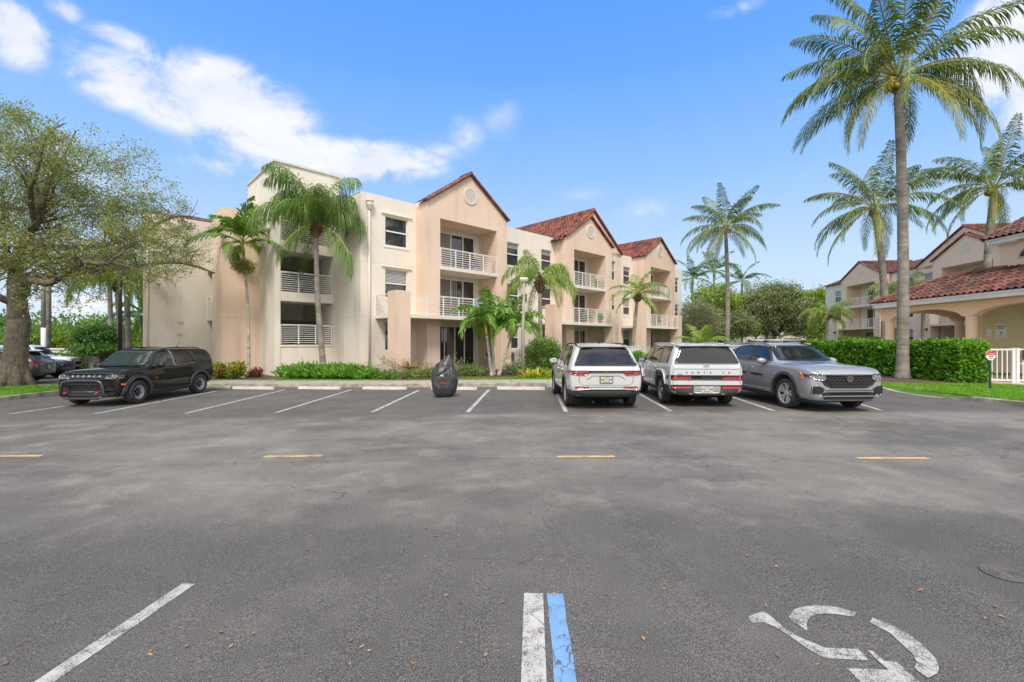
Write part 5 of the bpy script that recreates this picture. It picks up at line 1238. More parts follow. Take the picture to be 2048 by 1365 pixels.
def line2(pts, w):
    P = [Vector(p) for p in pts]; a = []; b = []
    for i, p in enumerate(P):
        t = (P[min(i+1, len(P)-1)]-P[max(i-1, 0)]).normalized(); q = Vector((-t.y, t.x))*w/2; a.append(tuple(p+q)); b.append(tuple(p-q))
    return a+b[::-1]
def wheel(root, x, y, r, style, steer=0., w=.245, rr_=.0):
    sg = 1 if y > 0 else -1; MX = Matrix.Rotation(R(-90)*sg, 4, 'X')
    rim_r = r*.70 if style != 'offroad' else r*.60
    m = MB(); m.lathe([(.001, -.02), (rim_r*.96, -.02), (rim_r*.96, -.10)], 28, MX); m.lathe([(.001, .02), (rim_r*.5, .015)], 20, MX)
    hub = m.build('wheel', DARKIN, root); hub.location = (x, y, r); hub.rotation_euler = (0, 0, steer)
    t = MB(); hw = w/2
    t.lathe([(rim_r, -hw+.02), (rim_r+.01, hw-.01), (rim_r+.02, hw-.002), (r*.90, hw), (r*.965, hw-.02), (r, hw-.055), (r, hw-.075), (r*.985, hw-.078), (r*.985, hw-.09), (r, hw-.092), (r, -hw+.055), (r*.965, -hw+.02), (r*.85, -hw), (rim_r, -hw+.01)], 48, MX)
    ty = t.build('tyre', TYRE, hub, True)
    q = MB(); zc = hw-.035
    q.lathe([(rim_r*.90, zc-.05), (rim_r*.94, zc+.005), (rim_r*1.0, zc+.015), (rim_r*1.02, zc-.01)], 40, MX)
    def spoke(a, r0, r1, w0, w1, z0, z1, mi=0, th=.03):
        pts = []
        for (rr2, ww, zz) in ((r0, w0, z0), (r1, w1, z1)):
            for s_ in (-1, 1): pts.append((rr2, s_*ww/2, zz)); pts.append((rr2, s_*ww/2*1.15, zz-th))
        i = len(q.v)
        for p in pts:
            v = Matrix.Rotation(a, 4, 'Z') @ Vector(p); q.v.append(tuple(MX @ v))
        for f in ((0, 4, 6, 2), (0, 1, 5, 4), (2, 6, 7, 3), (0, 2, 3, 1), (4, 5, 7, 6)): q.face([i+k for k in f], .5, mi)
    mats = [ALU, DARKALU]
    if style == 'five':       # five slim double spokes
        for k in range(5):
            for d in (-.16, .16): spoke(k*1.2566+.3+d, .05, rim_r*.93, .045, .05, zc-.02, zc-.005)
    elif style == 'turbine':
        for k in range(5):
            a = k*1.2566+.1
            for d, ww in ((-.22, .085), (.22, .085)): spoke(a+d, .06, rim_r*.95, .04, ww, zc-.03, zc)
            spoke(a+.63, .06, rim_r*.9, .03, .05, zc-.045, zc-.02, 1)
    elif style == 'offroad':
        for k in range(6):
            a = k*1.0472+.2; spoke(a, .05, rim_r*.92, .06, .055, zc-.05, zc-.02, 1)
            spoke(a-.2, rim_r*.62, rim_r*.94, .03, .04, zc-.03, zc-.004); spoke(a+.2, rim_r*.62, rim_r*.94, .03, .04, zc-.03, zc-.004)
            spoke(a, rim_r*.60, rim_r*.70, .13, .13, zc-.03, zc-.010)
    else:
        for k in range(5):
            a = k*1.2566; spoke(a, .05, rim_r*.93, .10, .16, zc-.03, zc-.005, 1); spoke(a+.2, .1, rim_r*.93, .03, .05, zc-.025, zc-.001); spoke(a-.2, .1, rim_r*.93, .03, .05, zc-.025, zc-.001)
    q.lathe([(.001, zc+.005), (.055, zc), (.07, zc-.03)], 16, MX, 1 if style == 'offroad' else 0)
    q.build('rim', mats, hub)
    return hub
def mirror_(root, x, y, z, mat, dark=BLACKP):
    sg = 1 if y > 0 else -1; m = MB()
    m.v = []; 
    m.lathe([(.001, -.13), (.055, -.12), (.085, -.04), (.09, .05), (.06, .12), (.001, .135)], 12, Matrix.Translation((x, y+sg*.10, z)) @ Matrix.Rotation(R(90), 4, 'X') @ Matrix.Diagonal((.85, 1, 1, 1)))
    o = m.build('wing_mirror', mat, root, True)
    m = MB(); m.tube([(x+.02, y-sg*.03, z-.09), (x, y+sg*.08, z-.07)], .022, 6); m.build('mirror_arm', dark, o)
    g = MB(); g.quad([(x-.082, y+sg*.01, z-.05), (x-.082, y+sg*.20, z-.05), (x-.082, y+sg*.19, z+.06), (x-.082, y+sg*.01, z+.06)]); g.build('mirror_glass', CHROME, o)
def handle(root, bvh, x, z, mat):
    for v, sg in (('L', 1), ('R', -1)):
        h = bvh.ray_cast(*VIEW[v](x, z))[0]
        m = MB(); m.tube([(x-.09, h.y, z), (x-.07, h.y+sg*.03, z), (x+.07, h.y+sg*.03, z+.004), (x+.09, h.y, z+.004)], .014, 6); m.build('door_handle', mat, root, True)
def rails(root, x0, x1, y, z, mat, h=.05, arc=.0):
    for sg in (-1, 1):
        m = MB(); n = 8; pts = [(x0+(x1-x0)*k/n, sg*(y+.0), z+h*min(1, 6*min(k/n, 1-k/n))+arc*math.sin(math.pi*k/n)) for k in range(n+1)]; m.tube(pts, .02, 6); m.build('roof_rail', mat, root, True)
def plate(root, x, y, z, rx=0., label=None, dark=False, sg=-1):
    m = MB(); m.box(-.155, .155, -.004, .004, -.078, .078); o = m.build('licence_plate', PLATE, root); o.location = (x, y, z); o.rotation_euler = (0, 0, R(-90))
    m = MB()
    for k in range(6):
        if k in (2, 3): continue
        c = -.125+k*.05; m.box(c-.013, c+.010, -.0065, -.0045, -.026+(k % 2)*.012, .030); m.box(c+.002, c+.016, -.0065, -.0045, -.030, .0+(k % 3)*.01)
    m.box(-.09, .09, -.006, -.0045, -.066, -.056); m.box(-.07, .07, -.006, -.0045, .056, .066); m.build('plate_digits', INKG, o)
    m = MB(); m.lathe([(.001, 0), (.026, 0)], 14, Matrix.Translation((0, -.0058, .0)) @ Matrix.Rotation(R(90), 4, 'X')); m.box(-.006, .004, -.0066, -.006, .02, .045); m.build('plate_emblem', ORANGE, o)
    if dark:
        m = MB(); m.box(-.172, .172, .0045, .010, -.092, .092); 
        for k in range(9):
            a = -.15+k*.0375; m.box(a-.010, a+.010, -.001, .0046, .079, .091); m.box(a-.010, a+.010, -.001, .0046, -.091, -.079)
        m.build('plate_frame', BLACKP, o)
    return o
def underbody(root, x0, x1, w, z0=.20, z1=.42):
    m = MB(); m.box(x0, x1, -w, w, z0+.05, z1); m.build('underbody', UNDER, root, bevel=.05)
    m = MB(); m.tube([(x0+.2, w*.5, z0+.02), (x0-.05, w*.5, z0-.0)], .035, 8); m.tube([(x0+.3, -w*.4, z0), (x0+.9, -w*.3, z0-.01)], .06, 8); m.build('exhaust', BLACKP, root)
def place(root, x, y, rz, s=(1, 1, 1)):
    root.location = (x, y, gz(x)+.002); root.rotation_euler = (0, 0, rz); root.scale = s

# --- white car, rear view
def car_a():
    root = empty('parked_car'); tag(root, 'white car seen from behind, slim tail lamps joined by a dark bar', 'car')
    wf, wr, r = 1.48, -1.48, .378
    sts = [(-2.40, .50, .98, 1.02, .80, .84, .74, .01), (-2.385, .42, 1.06, 1.10, .86, .90, .78, .01), (-2.33, .36, 1.10, 1.17, .90, .94, .78, .01), (-2.24, .33, 1.12, 1.31, .93, .955, .79, .02), (-2.06, .31, 1.13, 1.60, .95, .965, .755), (-1.93, .30, 1.13, 1.69, .95, .97, .735), (-1.6, .28, 1.13, 1.725, .955, .975, .72),
           (-1.0, .26, 1.11, 1.745, .95, .97, .72), (-.2, .25, 1.09, 1.745, .95, .965, .71), (.45, .25, 1.08, 1.71, .95, .965, .73), (.62, .25, 1.08, 1.65, .95, .965, .71), (1.0, .25, 1.07, 1.37, .95, .965, .73), (1.33, .26, 1.06, 1.13, .95, .965, .76), (1.45, .27, 1.04, 1.09, .95, .965, .80), (1.9, .30, 1.0, 1.05, .94, .955, .78), (2.25, .34, .93, .98, .90, .91, .72), (2.36, .40, .86, .90, .84, .84, .68), (2.39, .46, .80, .84, .76, .76, .62)]
    body, bv = car_body('body', sts, PWHITE, root, [(wf, r), (wr, r)], .455)
    underbody(root, -2.2, 2.1, .62)
    both(bv, [(-1.93, 1.15), (.40, 1.13), (.98, 1.15), (.55, 1.60), (.35, 1.66), (-1.0, 1.675), (-1.55, 1.62), (-1.88, 1.42)], CARGLASS, 'side_window', root)
    both(bv, line2([(-.25, 1.12), (-.22, 1.67)], .05), BLACKP, 'door_pillar', root, th=.009); both(bv, line2([(-1.2, 1.12), (-1.3, 1.66)], .045), BLACKP, 'door_pillar', root, th=.009)
    patch(bv, 'F', [(-.72, 1.16), (.72, 1.16), (.58, 1.63), (-.58, 1.63)], CARGLASS, 'windscreen', root)
    patch(bv, 'B', [(-.82, 1.165), (.82, 1.165), (.635, 1.575), (.54, 1.615), (-.54, 1.615), (-.635, 1.575)], CARGLASS, 'rear_window', root, th=.028, step=.035)
    # roof spoiler with its shadow gap
    m = MB(); m.v = [(-1.85, -.68, 1.70), (-1.85, .68, 1.70), (-2.15, .64, 1.668), (-2.15, -.64, 1.668), (-1.9, -.66, 1.655), (-1.9, .66, 1.655), (-2.13, .62, 1.642), (-2.13, -.62, 1.642)]
    for f in ((0, 1, 2, 3), (7, 6, 5, 4), (3, 2, 6, 7), (0, 3, 7, 4), (1, 5, 6, 2)): m.face(f)
    m.build('roof_spoiler', PWHITE, root, bevel=.012)
    # lamps and trim
    for s_ in (1, -1):
        pl = [(.47, .955), (.53, .905), (.93, .925), (.955, .985), (.94, 1.035), (.44, 1.03), (.43, .99)]
        patch(bv, 'B', pl if s_ > 0 else mir(pl), DREDL, 'tail_lamp', root, th=.012)
        pl = [(.46, .99), (.93, .985), (.93, 1.01), (.46, 1.015)]; patch(bv, 'B', pl if s_ > 0 else mir(pl), REDL, 'lamp_strip', root, th=.016)
        pl = [(.47, .575), (.80, .56), (.83, .60), (.80, .625), (.43, .615)]; patch(bv, 'B', pl if s_ > 0 else mir(pl), REDL, 'reflector', root, th=.014)
        pl = [(-2.22, .975), (-1.93, .99), (-1.93, 1.015), (-2.2, 1.03)]; patch(bv, 'L' if s_ > 0 else 'R', pl, DREDL, 'tail_lamp_side', root, th=.010)
    patch(bv, 'B', [(-.44, .975), (.44, .975), (.44, 1.025), (-.44, 1.025)], BLACKP, 'tail_bar', root, th=.012)
    text('Jeep', .05, CHROME, root, Matrix.Translation((-2.42, 0, 1.0)) @ Matrix(((0, 0, -1, 0), (-1, 0, 0, 0), (0, 1, 0, 0), (0, 0, 0, 1))), 'badge')
    patch(bv, 'B', [(-.90, .315), (.90, .315), (.93, .52), (.6, .515), (.5, .535), (-.5, .535), (-.6, .515), (-.93, .52)], GREYP, 'rear_bumper', root, th=.012)
    patch(bv, 'B', line2([(-.82, .53), (-.45, .55), (.45, .55), (.82, .53)], .022), CHROME, 'bumper_trim', root, th=.018)
    patch(bv, 'B', line2([(-.42, .60), (.42, .60)], .014), BLACKP, 'bumper_gap', root, th=.004)
    patch(bv, 'B', line2([(-.72, 1.10), (-.70, .72), (-.62, .655), (.62, .655), (.70, .72), (.72, 1.10)], .010), GREYP, 'tailgate_seam', root, th=.002)
    patch(bv, 'B', line2([(-.50, .80), (-.36, .895), (.36, .895), (.50, .80)], .014), GREYP, 'tailgate_crease', root, th=.003)
    plate(root, -2.425, 0, .80, dark=True)
    m = MB(); m.tube([(-2.24, -.02, 1.215), (-2.26, .10, 1.205), (-2.25, .30, 1.20)], .016, 6); m.tube([(-2.25, -.05, 1.22), (-2.25, .0, 1.21)], .03, 6); m.build('wiper', BLACKP, root, True)
    for s_ in (1,): 
        m = MB(); m.lathe([(.05, 0), (.035, .03), (.001, .075)], 8, Matrix.Translation((-1.5, 0, 1.745)) @ Matrix.Diagonal((1.6, .5, 1, 1))); m.build('roof_antenna', BLACKP, root, True)
    rails(root, -1.75, .3, .66, 1.69, BLACKP, .05)
    both(bv, [(-.98, .26), (.98, .26), (.98, .36), (-.98, .38)], GREYP, 'sill', root, th=.008); both(bv, [(-2.30, .35), (-1.95, .33), (-1.95, .52), (-2.30, .53)], GREYP, 'bumper_side', root, th=.012)
    for ax in (wf, wr): both(bv, arcpoly(ax, r, .455, .505, -8, 188), GREYP, 'arch_trim', root, th=.010)
    for xx in (-.18, -1.02, .92): both(bv, line2([(xx, .40), (xx-.02, .75), (xx, 1.1)], .008), GREYP, 'door_seam', root, th=.002)
    handle(root, bv, -.02, .98, PWHITE); handle(root, bv, -.95, .99, PWHITE)
    for s_ in (1, -1): mirror_(root, .78, s_*.93, 1.17, PWHITE)
    for ax in (wf, wr):
        for s_ in (1, -1): wheel(root, ax, s_*.845, r, 'five')
    return root
ca = car_a(); place(ca, 2.42, 14.15, R(90+1.0))

# --- boxy white car, rear view
def car_b():
    root = empty('parked_car'); tag(root, 'boxy white car with letters spaced across its tailgate and red block lamps', 'car')
    wf, wr, r = 1.42, -1.39, .378
    sts = [(-2.40, .46, 1.02, 1.06, .84, .86, .80, .0), (-2.39, .38, 1.12, 1.17, .90, .92, .82, .0), (-2.35, .34, 1.15, 1.30, .935, .945, .83, .0), (-2.27, .32, 1.155, 1.48, .945, .95, .80, .01), (-2.19, .31, 1.155, 1.655, .95, .95, .76, .02), (-2.05, .30, 1.15, 1.70, .95, .955, .75), (-1.6, .28, 1.14, 1.725, .95, .955, .75),
           (-.8, .26, 1.13, 1.74, .95, .955, .75), (.1, .25, 1.12, 1.73, .95, .955, .74), (.55, .25, 1.12, 1.69, .95, .955, .73), (.70, .25, 1.12, 1.64, .95, .955, .74), (1.0, .25, 1.11, 1.38, .95, .955, .77), (1.30, .26, 1.11, 1.17, .95, .955, .78), (1.4, .27, 1.09, 1.14, .95, .955, .82), (1.95, .30, 1.06, 1.11, .94, .945, .82), (2.28, .34, 1.0, 1.06, .91, .91, .78), (2.36, .4, .94, .98, .86, .86, .74), (2.38, .46, .88, .9, .8, .8, .7)]
    body, bv = car_body('body', sts, PWHITE2, root, [(wf, r), (wr, r)], .46)
    underbody(root, -2.2, 2.1, .62)
    both(bv, [(-2.02, 1.175), (.4, 1.165), (1.02, 1.18), (.62, 1.60), (.45, 1.645), (-1.85, 1.655), (-1.98, 1.62)], CARGLASS, 'side_window', root)
    both(bv, line2([(-.15, 1.15), (-.12, 1.66)], .05), BLACKP, 'door_pillar', root, th=.009); both(bv, line2([(-1.15, 1.15), (-1.2, 1.66)], .04), BLACKP, 'door_pillar', root, th=.009)
    patch(bv, 'F', [(-.74, 1.2), (.74, 1.2), (.6, 1.62), (-.6, 1.62)], CARGLASS, 'windscreen', root)
    patch(bv, 'B', [(-.84, 1.20), (.84, 1.20), (.665, 1.575), (.60, 1.62), (-.60, 1.62), (-.665, 1.575)], CARGLASS, 'rear_window', root, th=.028, step=.035)
    m = MB(); m.v = [(-2.0, -.74, 1.705), (-2.0, .74, 1.705), (-2.31, .70, 1.672), (-2.31, -.70, 1.672), (-2.02, -.72, 1.655), (-2.02, .72, 1.655), (-2.29, .68, 1.645), (-2.29, -.68, 1.645)]
    for f in ((0, 1, 2, 3), (7, 6, 5, 4), (3, 2, 6, 7), (0, 3, 7, 4), (1, 5, 6, 2)): m.face(f)
    m.build('roof_spoiler', PWHITE2, root, bevel=.012)
    m = MB(); m.box(-2.315, -2.305, -.12, .12, 1.655, 1.667); m.build('brake_lamp', REDL, root)
    patch(bv, 'B', [(-.93, .745), (.93, .745), (.93, .875), (-.93, .875)], BLACKP, 'tail_band', root, th=.008)
    patch(bv, 'B', [(-.14, .785), (.14, .785), (.14, .815), (-.14, .815)], DARKIN, 'tailgate_handle', root, th=.012)
    for s_ in (1, -1):
        v = 'L' if s_ > 0 else 'R'
        pl = [(.40, .755), (.90, .755), (.90, .868), (.40, .868)]; l1 = patch(bv, 'B', pl if s_ > 0 else mir(pl), DREDL, 'tail_lamp', root, th=.012)
        for q in ([(.42, .76), (.48, .76), (.48, .865), (.42, .865)], [(.80, .76), (.88, .76), (.88, .865), (.80, .865)], [(.48, .802), (.80, .802), (.80, .826), (.48, .826)]):
            patch(bv, 'B', q if s_ > 0 else mir(q), REDL, 'lamp_block', l1, th=.017)
        pl = [(-2.28, .745), (-2.12, .745), (-2.02, .875), (-2.28, .875)]; patch(bv, v, pl, DREDL, 'tail_lamp_side', root, th=.010)
        pl = [(.40, .525), (.90, .525), (.90, .60), (.40, .60)]; patch(bv, 'B', pl if s_ > 0 else mir(pl), REDL, 'reflector', root, th=.018)
    patch(bv, 'B', [(-.90, .34), (.90, .34), (.93, .615), (-.93, .615)], GREYP, 'rear_bumper', root, th=.010)
    patch(bv, 'B', [(-.34, .40), (.34, .40), (.36, .60), (-.36, .60)], METAL, 'plate_surround', root, th=.016)
    for y_ in (-.42, .42): patch(bv, 'B', [(y_-.07, .378), (y_+.07, .378), (y_+.07, .398), (y_-.07, .398)], CHROME, 'bumper_insert', root, th=.018)
    patch(bv, 'B', line2([(-.88, 1.04), (.88, 1.04)], .010), GREYP, 'tailgate_crease', root, th=.002)
    for s_ in (1, -1): patch(bv, 'B', line2([(s_*.875, .63), (s_*.875, 1.16)], .010), GREYP, 'tailgate_seam', root, th=.002)
    BT = Matrix(((0, 0, -1, 0), (-1, 0, 0, 0), (0, 1, 0, 0), (0, 0, 0, 1)))
    for k, ch in enumerate('SANTA FE'):
        if ch != ' ': text(ch, .072, GREYP, root, Matrix.Translation((-2.408, .52-k*.155-(.02 if k > 5 else 0), .945)) @ BT, 'tailgate_letter')
    text('HYBRID', .035, METAL, root, Matrix.Translation((-2.405, .70, .90)) @ BT, 'badge')
    m = MB(); E_ = [(.085*math.cos(a), .045*math.sin(a)) for a in [6.283*k/24 for k in range(24)]]
    for k in range(24):
        a, b = E_[k], E_[(k+1) % 24]; m.quad([(-2.40, a[0], 1.115+a[1]), (-2.40, b[0], 1.115+b[1]), (-2.40, b[0]*.85, 1.115+b[1]*.8), (-2.40, a[0]*.85, 1.115+a[1]*.8)])
    for s_ in (-.028, .028): m.quad([(-2.401, s_-.008-.012, 1.085), (-2.401, s_+.008-.012, 1.085), (-2.401, s_+.008+.012, 1.145), (-2.401, s_-.008+.012, 1.145)])
    m.quad([(-2.401, -.03, 1.108), (-2.401, .03, 1.116), (-2.401, .03, 1.124), (-2.401, -.03, 1.116)]); m.build('emblem', CHROME, root)
    plate(root, -2.43, 0, .50)
    m = MB(); m.lathe([(.05, 0), (.035, .03), (.001, .06)], 8, Matrix.Translation((-1.7, 0, 1.74)) @ Matrix.Diagonal((1.6, .6, 1, 1))); m.build('roof_antenna', BLACKP, root, True)
    both(bv, [(-.95, .27), (.97, .27), (.97, .46), (-.95, .46)], GREYP, 'sill', root, th=.008)
    both(bv, line2([(-.95, .465), (.97, .465)], .014), METAL, 'sill_trim', root, th=.010)
    for ax in (wf, wr):
        pl = [(ax-.58, .30), (ax-.46, .30), (ax-.46, .45), (ax-.36, .70), (ax-.20, .80), (ax+.20, .80), (ax+.36, .70), (ax+.46, .45), (ax+.46, .30), (ax+.58, .30), (ax+.54, .52), (ax+.42, .79), (ax+.24, .89), (ax-.24, .89), (ax-.42, .79), (ax-.54, .52)]
        both(bv, pl, GREYP, 'arch_trim', root, th=.012)
        both(bv, line2([(ax-.64, .60), (ax-.48, .86), (ax-.28, .965), (ax+.28, .965), (ax+.48, .86), (ax+.64, .60)], .05), PWHITE2, 'arch_flare', root, th=.022)
    both(bv, [(-2.3, .34), (-1.96, .34), (-1.95, .60), (-2.3, .60)], GREYP, 'bumper_side', root, th=.009)
    for xx in (-.12, -1.0, .92): both(bv, line2([(xx, .48), (xx-.02, .8), (xx, 1.12)], .008), GREYP, 'door_seam', root, th=.002)
    handle(root, bv, .05, 1.03, PWHITE2); handle(root, bv, -.85, 1.03, PWHITE2)
    rails(root, -1.8, .4, .68, 1.70, PWHITE2, .03)
    for s_ in (1, -1): mirror_(root, .85, s_*.93, 1.19, PBLACK)
    for ax in (wf, wr):
        for s_ in (1, -1): wheel(root, ax, s_*.845, r, 'block')
    return root
cbx = car_b(); place(cbx, 5.38, 14.45, R(90-4.0))

# --- silver car, front view
def car_c():
    root = empty('parked_car'); tag(root, 'silver car facing the camera with round badge on its honeycomb grille', 'car')
    wf, wr, r = 1.50, -1.48, .390
    sts = [(-2.42, .50, 1.0, 1.04, .76, .80, .7, .0), (-2.38, .40, 1.12, 1.18, .88, .90, .76), (-2.2, .34, 1.19, 1.33, .94, .95, .73), (-1.7, .30, 1.21, 1.58, .96, .97, .66), (-1.3, .28, 1.20, 1.68, .965, .975, .65),
           (-.7, .20, 1.18, 1.725, .96, .975, .65), (-.1, .20, 1.17, 1.73, .96, .97, .65), (.28, .20, 1.16, 1.70, .96, .97, .64), (.45, .20, 1.16, 1.64, .96, .97, .655), (.78, .20, 1.15, 1.42, .96, .97, .71), (1.10, .20, 1.15, 1.22, .96, .97, .78), (1.2, .21, 1.13, 1.19, .965, .97, .82), (1.7, .22, 1.12, 1.17, .975, .97, .86, .035), (2.12, .24, 1.09, 1.135, .965, .96, .84, .035), (2.34, .25, 1.05, 1.10, .94, .93, .80, .03), (2.44, .27, 1.0, 1.05, .89, .88, .74, .02), (2.48, .31, .94, .99, .82, .82, .68, .01), (2.495, .37, .88, .92, .74, .74, .62, .01)]
    body, bv = car_body('body', sts, PSILVER, root, [(wf, r+.03), (wr, r+.03)], .495)
    underbody(root, -2.2, 2.0, .62)
    both(bv, [(-1.75, 1.26), (-.2, 1.21), (.55, 1.205), (.86, 1.215), (.44, 1.57), (.22, 1.63), (-.6, 1.66), (-1.1, 1.63), (-1.55, 1.46)], CARGLASS, 'side_window', root)
    both(bv, line2([(-.2, 1.19), (-.17, 1.665)], .05), BLACKP, 'door_pillar', root, th=.009); both(bv, line2([(-1.15, 1.21), (-1.12, 1.63)], .04), BLACKP, 'door_pillar', root, th=.009)
    both(bv, line2([(-1.78, 1.245), (-.2, 1.195), (.88, 1.19)], .015), CHROME, 'window_trim', root, th=.010)
    patch(bv, 'F', [(-.78, 1.25), (-.4, 1.235), (.4, 1.235), (.78, 1.25), (.625, 1.625), (.4, 1.65), (-.4, 1.65), (-.625, 1.625)], CARGLASS, 'windscreen', root, th=.012, step=.045)
    for s_ in (.1, -.5):
        m = MB(); m.tube([(1.10, s_+.35, 1.235), (1.05, s_, 1.262), (1.0, s_-.15, 1.295)], .010, 5); m.build('wiper', BLACKP, root)
    patch(bv, 'B', [(-.7, 1.22), (.7, 1.22), (.58, 1.5), (-.58, 1.5)], CARGLASS, 'rear_window', root)
    # face
    patch(bv, 'F', [(-.70, .80), (-.62, .68), (-.45, .61), (.45, .61), (.62, .68), (.70, .80), (.66, .935), (-.66, .935)], BLACKP, 'grille', root, th=.006)
    for rr_ in range(4):
        for k in range(-5, 6):
            yc = k*.112+(.056 if rr_ % 2 else 0); zc = .905-rr_*.072
            if abs(yc) > .58-rr_*.035: continue
            patch(bv, 'F', line2([(yc-.046, zc), (yc-.030, zc-.026), (yc+.030, zc-.026), (yc+.046, zc)], .008), GREYP, 'grille_bar', root, th=.016, step=.05, smooth=False)
    patch(bv, 'F', line2([(-.82, .972), (-.6, .955), (0, .96), (.6, .955), (.82, .972)], .016), CHROME, 'light_bar', root, th=.014)
    h = bv.ray_cast(*VIEW['F'](0, .84))[0]; G = Matrix.Translation((h.x+.035, 0, .845)) @ Matrix(((0, 0, 1, 0), (1, 0, 0, 0), (0, 1, 0, 0), (0, 0, 0, 1)))
    m = MB(); m.lathe([(.064, 0), (.066, .010), (.076, .010), (.078, 0)], 32, G)
    def ln(a, b, w=.011):
        A_, B_ = Vector(a), Vector(b); t = (B_-A_).normalized(); q = Vector((-t.y, t.x))*w/2
        m.quad([tuple(G @ Vector((p.x, p.y, .008))) for p in (A_-q, B_-q, B_+q, A_+q)])
    ln((-.028, .058), (0, .008)); ln((0, .008), (.028, .058)); ln((-.055, .035), (-.028, -.052)); ln((-.028, -.052), (0, -.002)); ln((0, -.002), (.028, -.052)); ln((.028, -.052), (.055, .035))
    bd = m.build('badge', CHROME, root); m = MB(); m.lathe([(.001, .002), (.068, .002)], 24, G); m.build('badge_field', BLACKP, bd)
    for s_ in (1, -1):
        f = (lambda p: p) if s_ > 0 else mir; v = 'L' if s_ > 0 else 'R'
        hl = patch(bv, 'F', f([(.58, .87), (.64, .815), (.82, .82), (.90, .85), (.925, .92), (.89, .97), (.62, .955)]), LAMPG, 'headlamp', root, th=.012)
        patch(bv, 'F', f(line2([(.62, .955), (.89, .972)], .014)), CHROME, 'lamp_strip', hl, th=.018)
        patch(bv, 'F', f(line2([(.64, .815), (.83, .822)], .012)), CHROME, 'lamp_strip', hl, th=.018)
        patch(bv, v, [(2.17, .84), (2.25, .83), (2.16, .93), (2.08, 1.0), (2.04, 1.0), (2.08, .93)], AMBER, 'side_marker', root, th=.014)
        patch(bv, v, [(2.2, .87), (2.36, .85), (2.34, .94), (2.16, .98)], LAMPG, 'headlamp_side', root, th=.010)
        patch(bv, 'F', f([(.62, .60), (.74, .665), (.88, .68), (.90, .47), (.78, .455), (.66, .52)]), BLACKP, 'air_intake', root, th=.008)
        for zz in (.51, .56, .61): patch(bv, 'F', f(line2([(.72, zz), (.85, zz)], .008)), GREYP, 'intake_blade', root, th=.014)
        patch(bv, 'F', f(line2([(.80, .67), (.89, .675), (.905, .47), (.80, .46)], .014)), CHROME, 'intake_trim', root, th=.016)
    patch(bv, 'F', [(-.70, .50), (-.62, .33), (.62, .33), (.70, .50), (.55, .52), (-.55, .52)], BLACKP, 'lower_grille', root, th=.010)
    patch(bv, 'F', line2([(-.72, .40), (-.6, .42), (.6, .42), (.72, .40)], .016), CHROME, 'lower_trim', root, th=.018)
    patch(bv, 'F', [(-.62, .545), (.62, .545), (.60, .572), (-.60, .572)], GREYP, 'bumper_gap', root, th=.005)
    both(bv, [(-.92, .22), (.94, .22), (.94, .36), (-.92, .38)], GREYP, 'sill', root, th=.008)
    both(bv, line2([(-.95, .46), (.98, .43)], .02), CHROME, 'sill_trim', root, th=.010)
    for ax in (wf, wr): both(bv, arcpoly(ax, r+.03, .493, .555, -12, 192), GREYP, 'arch_trim', root, th=.012)
    both(bv, [(-.0, .86), (.55, .835), (.56, .79), (.0, .815)], BLACKP, 'door_guard', root, th=.02); both(bv, [(-.75, .88), (-.25, .86), (-.25, .82), (-.75, .84)], BLACKP, 'door_guard', root, th=.02)
    for xx in (-.15, -1.05, .95): both(bv, line2([(xx, .42), (xx-.02, .75), (xx, 1.08)], .008), GREYP, 'door_seam', root, th=.002)
    patch(bv, 'T', line2([(1.2, -.82), (1.7, -.78), (2.2, -.66)], .008), GREYP, 'hood_seam', root, th=.002); patch(bv, 'T', line2([(1.2, .82), (1.7, .78), (2.2, .66)], .008), GREYP, 'hood_seam', root, th=.002)
    handle(root, bv, -.02, 1.02, CHROME); handle(root, bv, -.95, 1.04, CHROME)
    rails(root, -1.3, .35, .61, 1.69, METAL, .04)
    for xx in (-.75, .05):
        m = MB(); m.tube([(xx, -.58, 1.815), (xx, .58, 1.815)], .022, 8); b_ = m.build('cross_bar', METAL, root, True)
        for s_ in (1, -1): m = MB(); m.box(xx-.045, xx+.045, s_*.58-.04, s_*.58+.04, 1.72, 1.815); m.build('bar_foot', BLACKP, b_, bevel=.015)
    for s_ in (1, -1): mirror_(root, .62, s_*.95, 1.22, PSILVER)
    for ax in (wf, wr):
        for s_ in (1, -1): wheel(root, ax, s_*.86, r, 'turbine', 0.0)
    return root
cc_ = car_c(); place(cc_, 8.2, 13.62, R(-90+3.0))

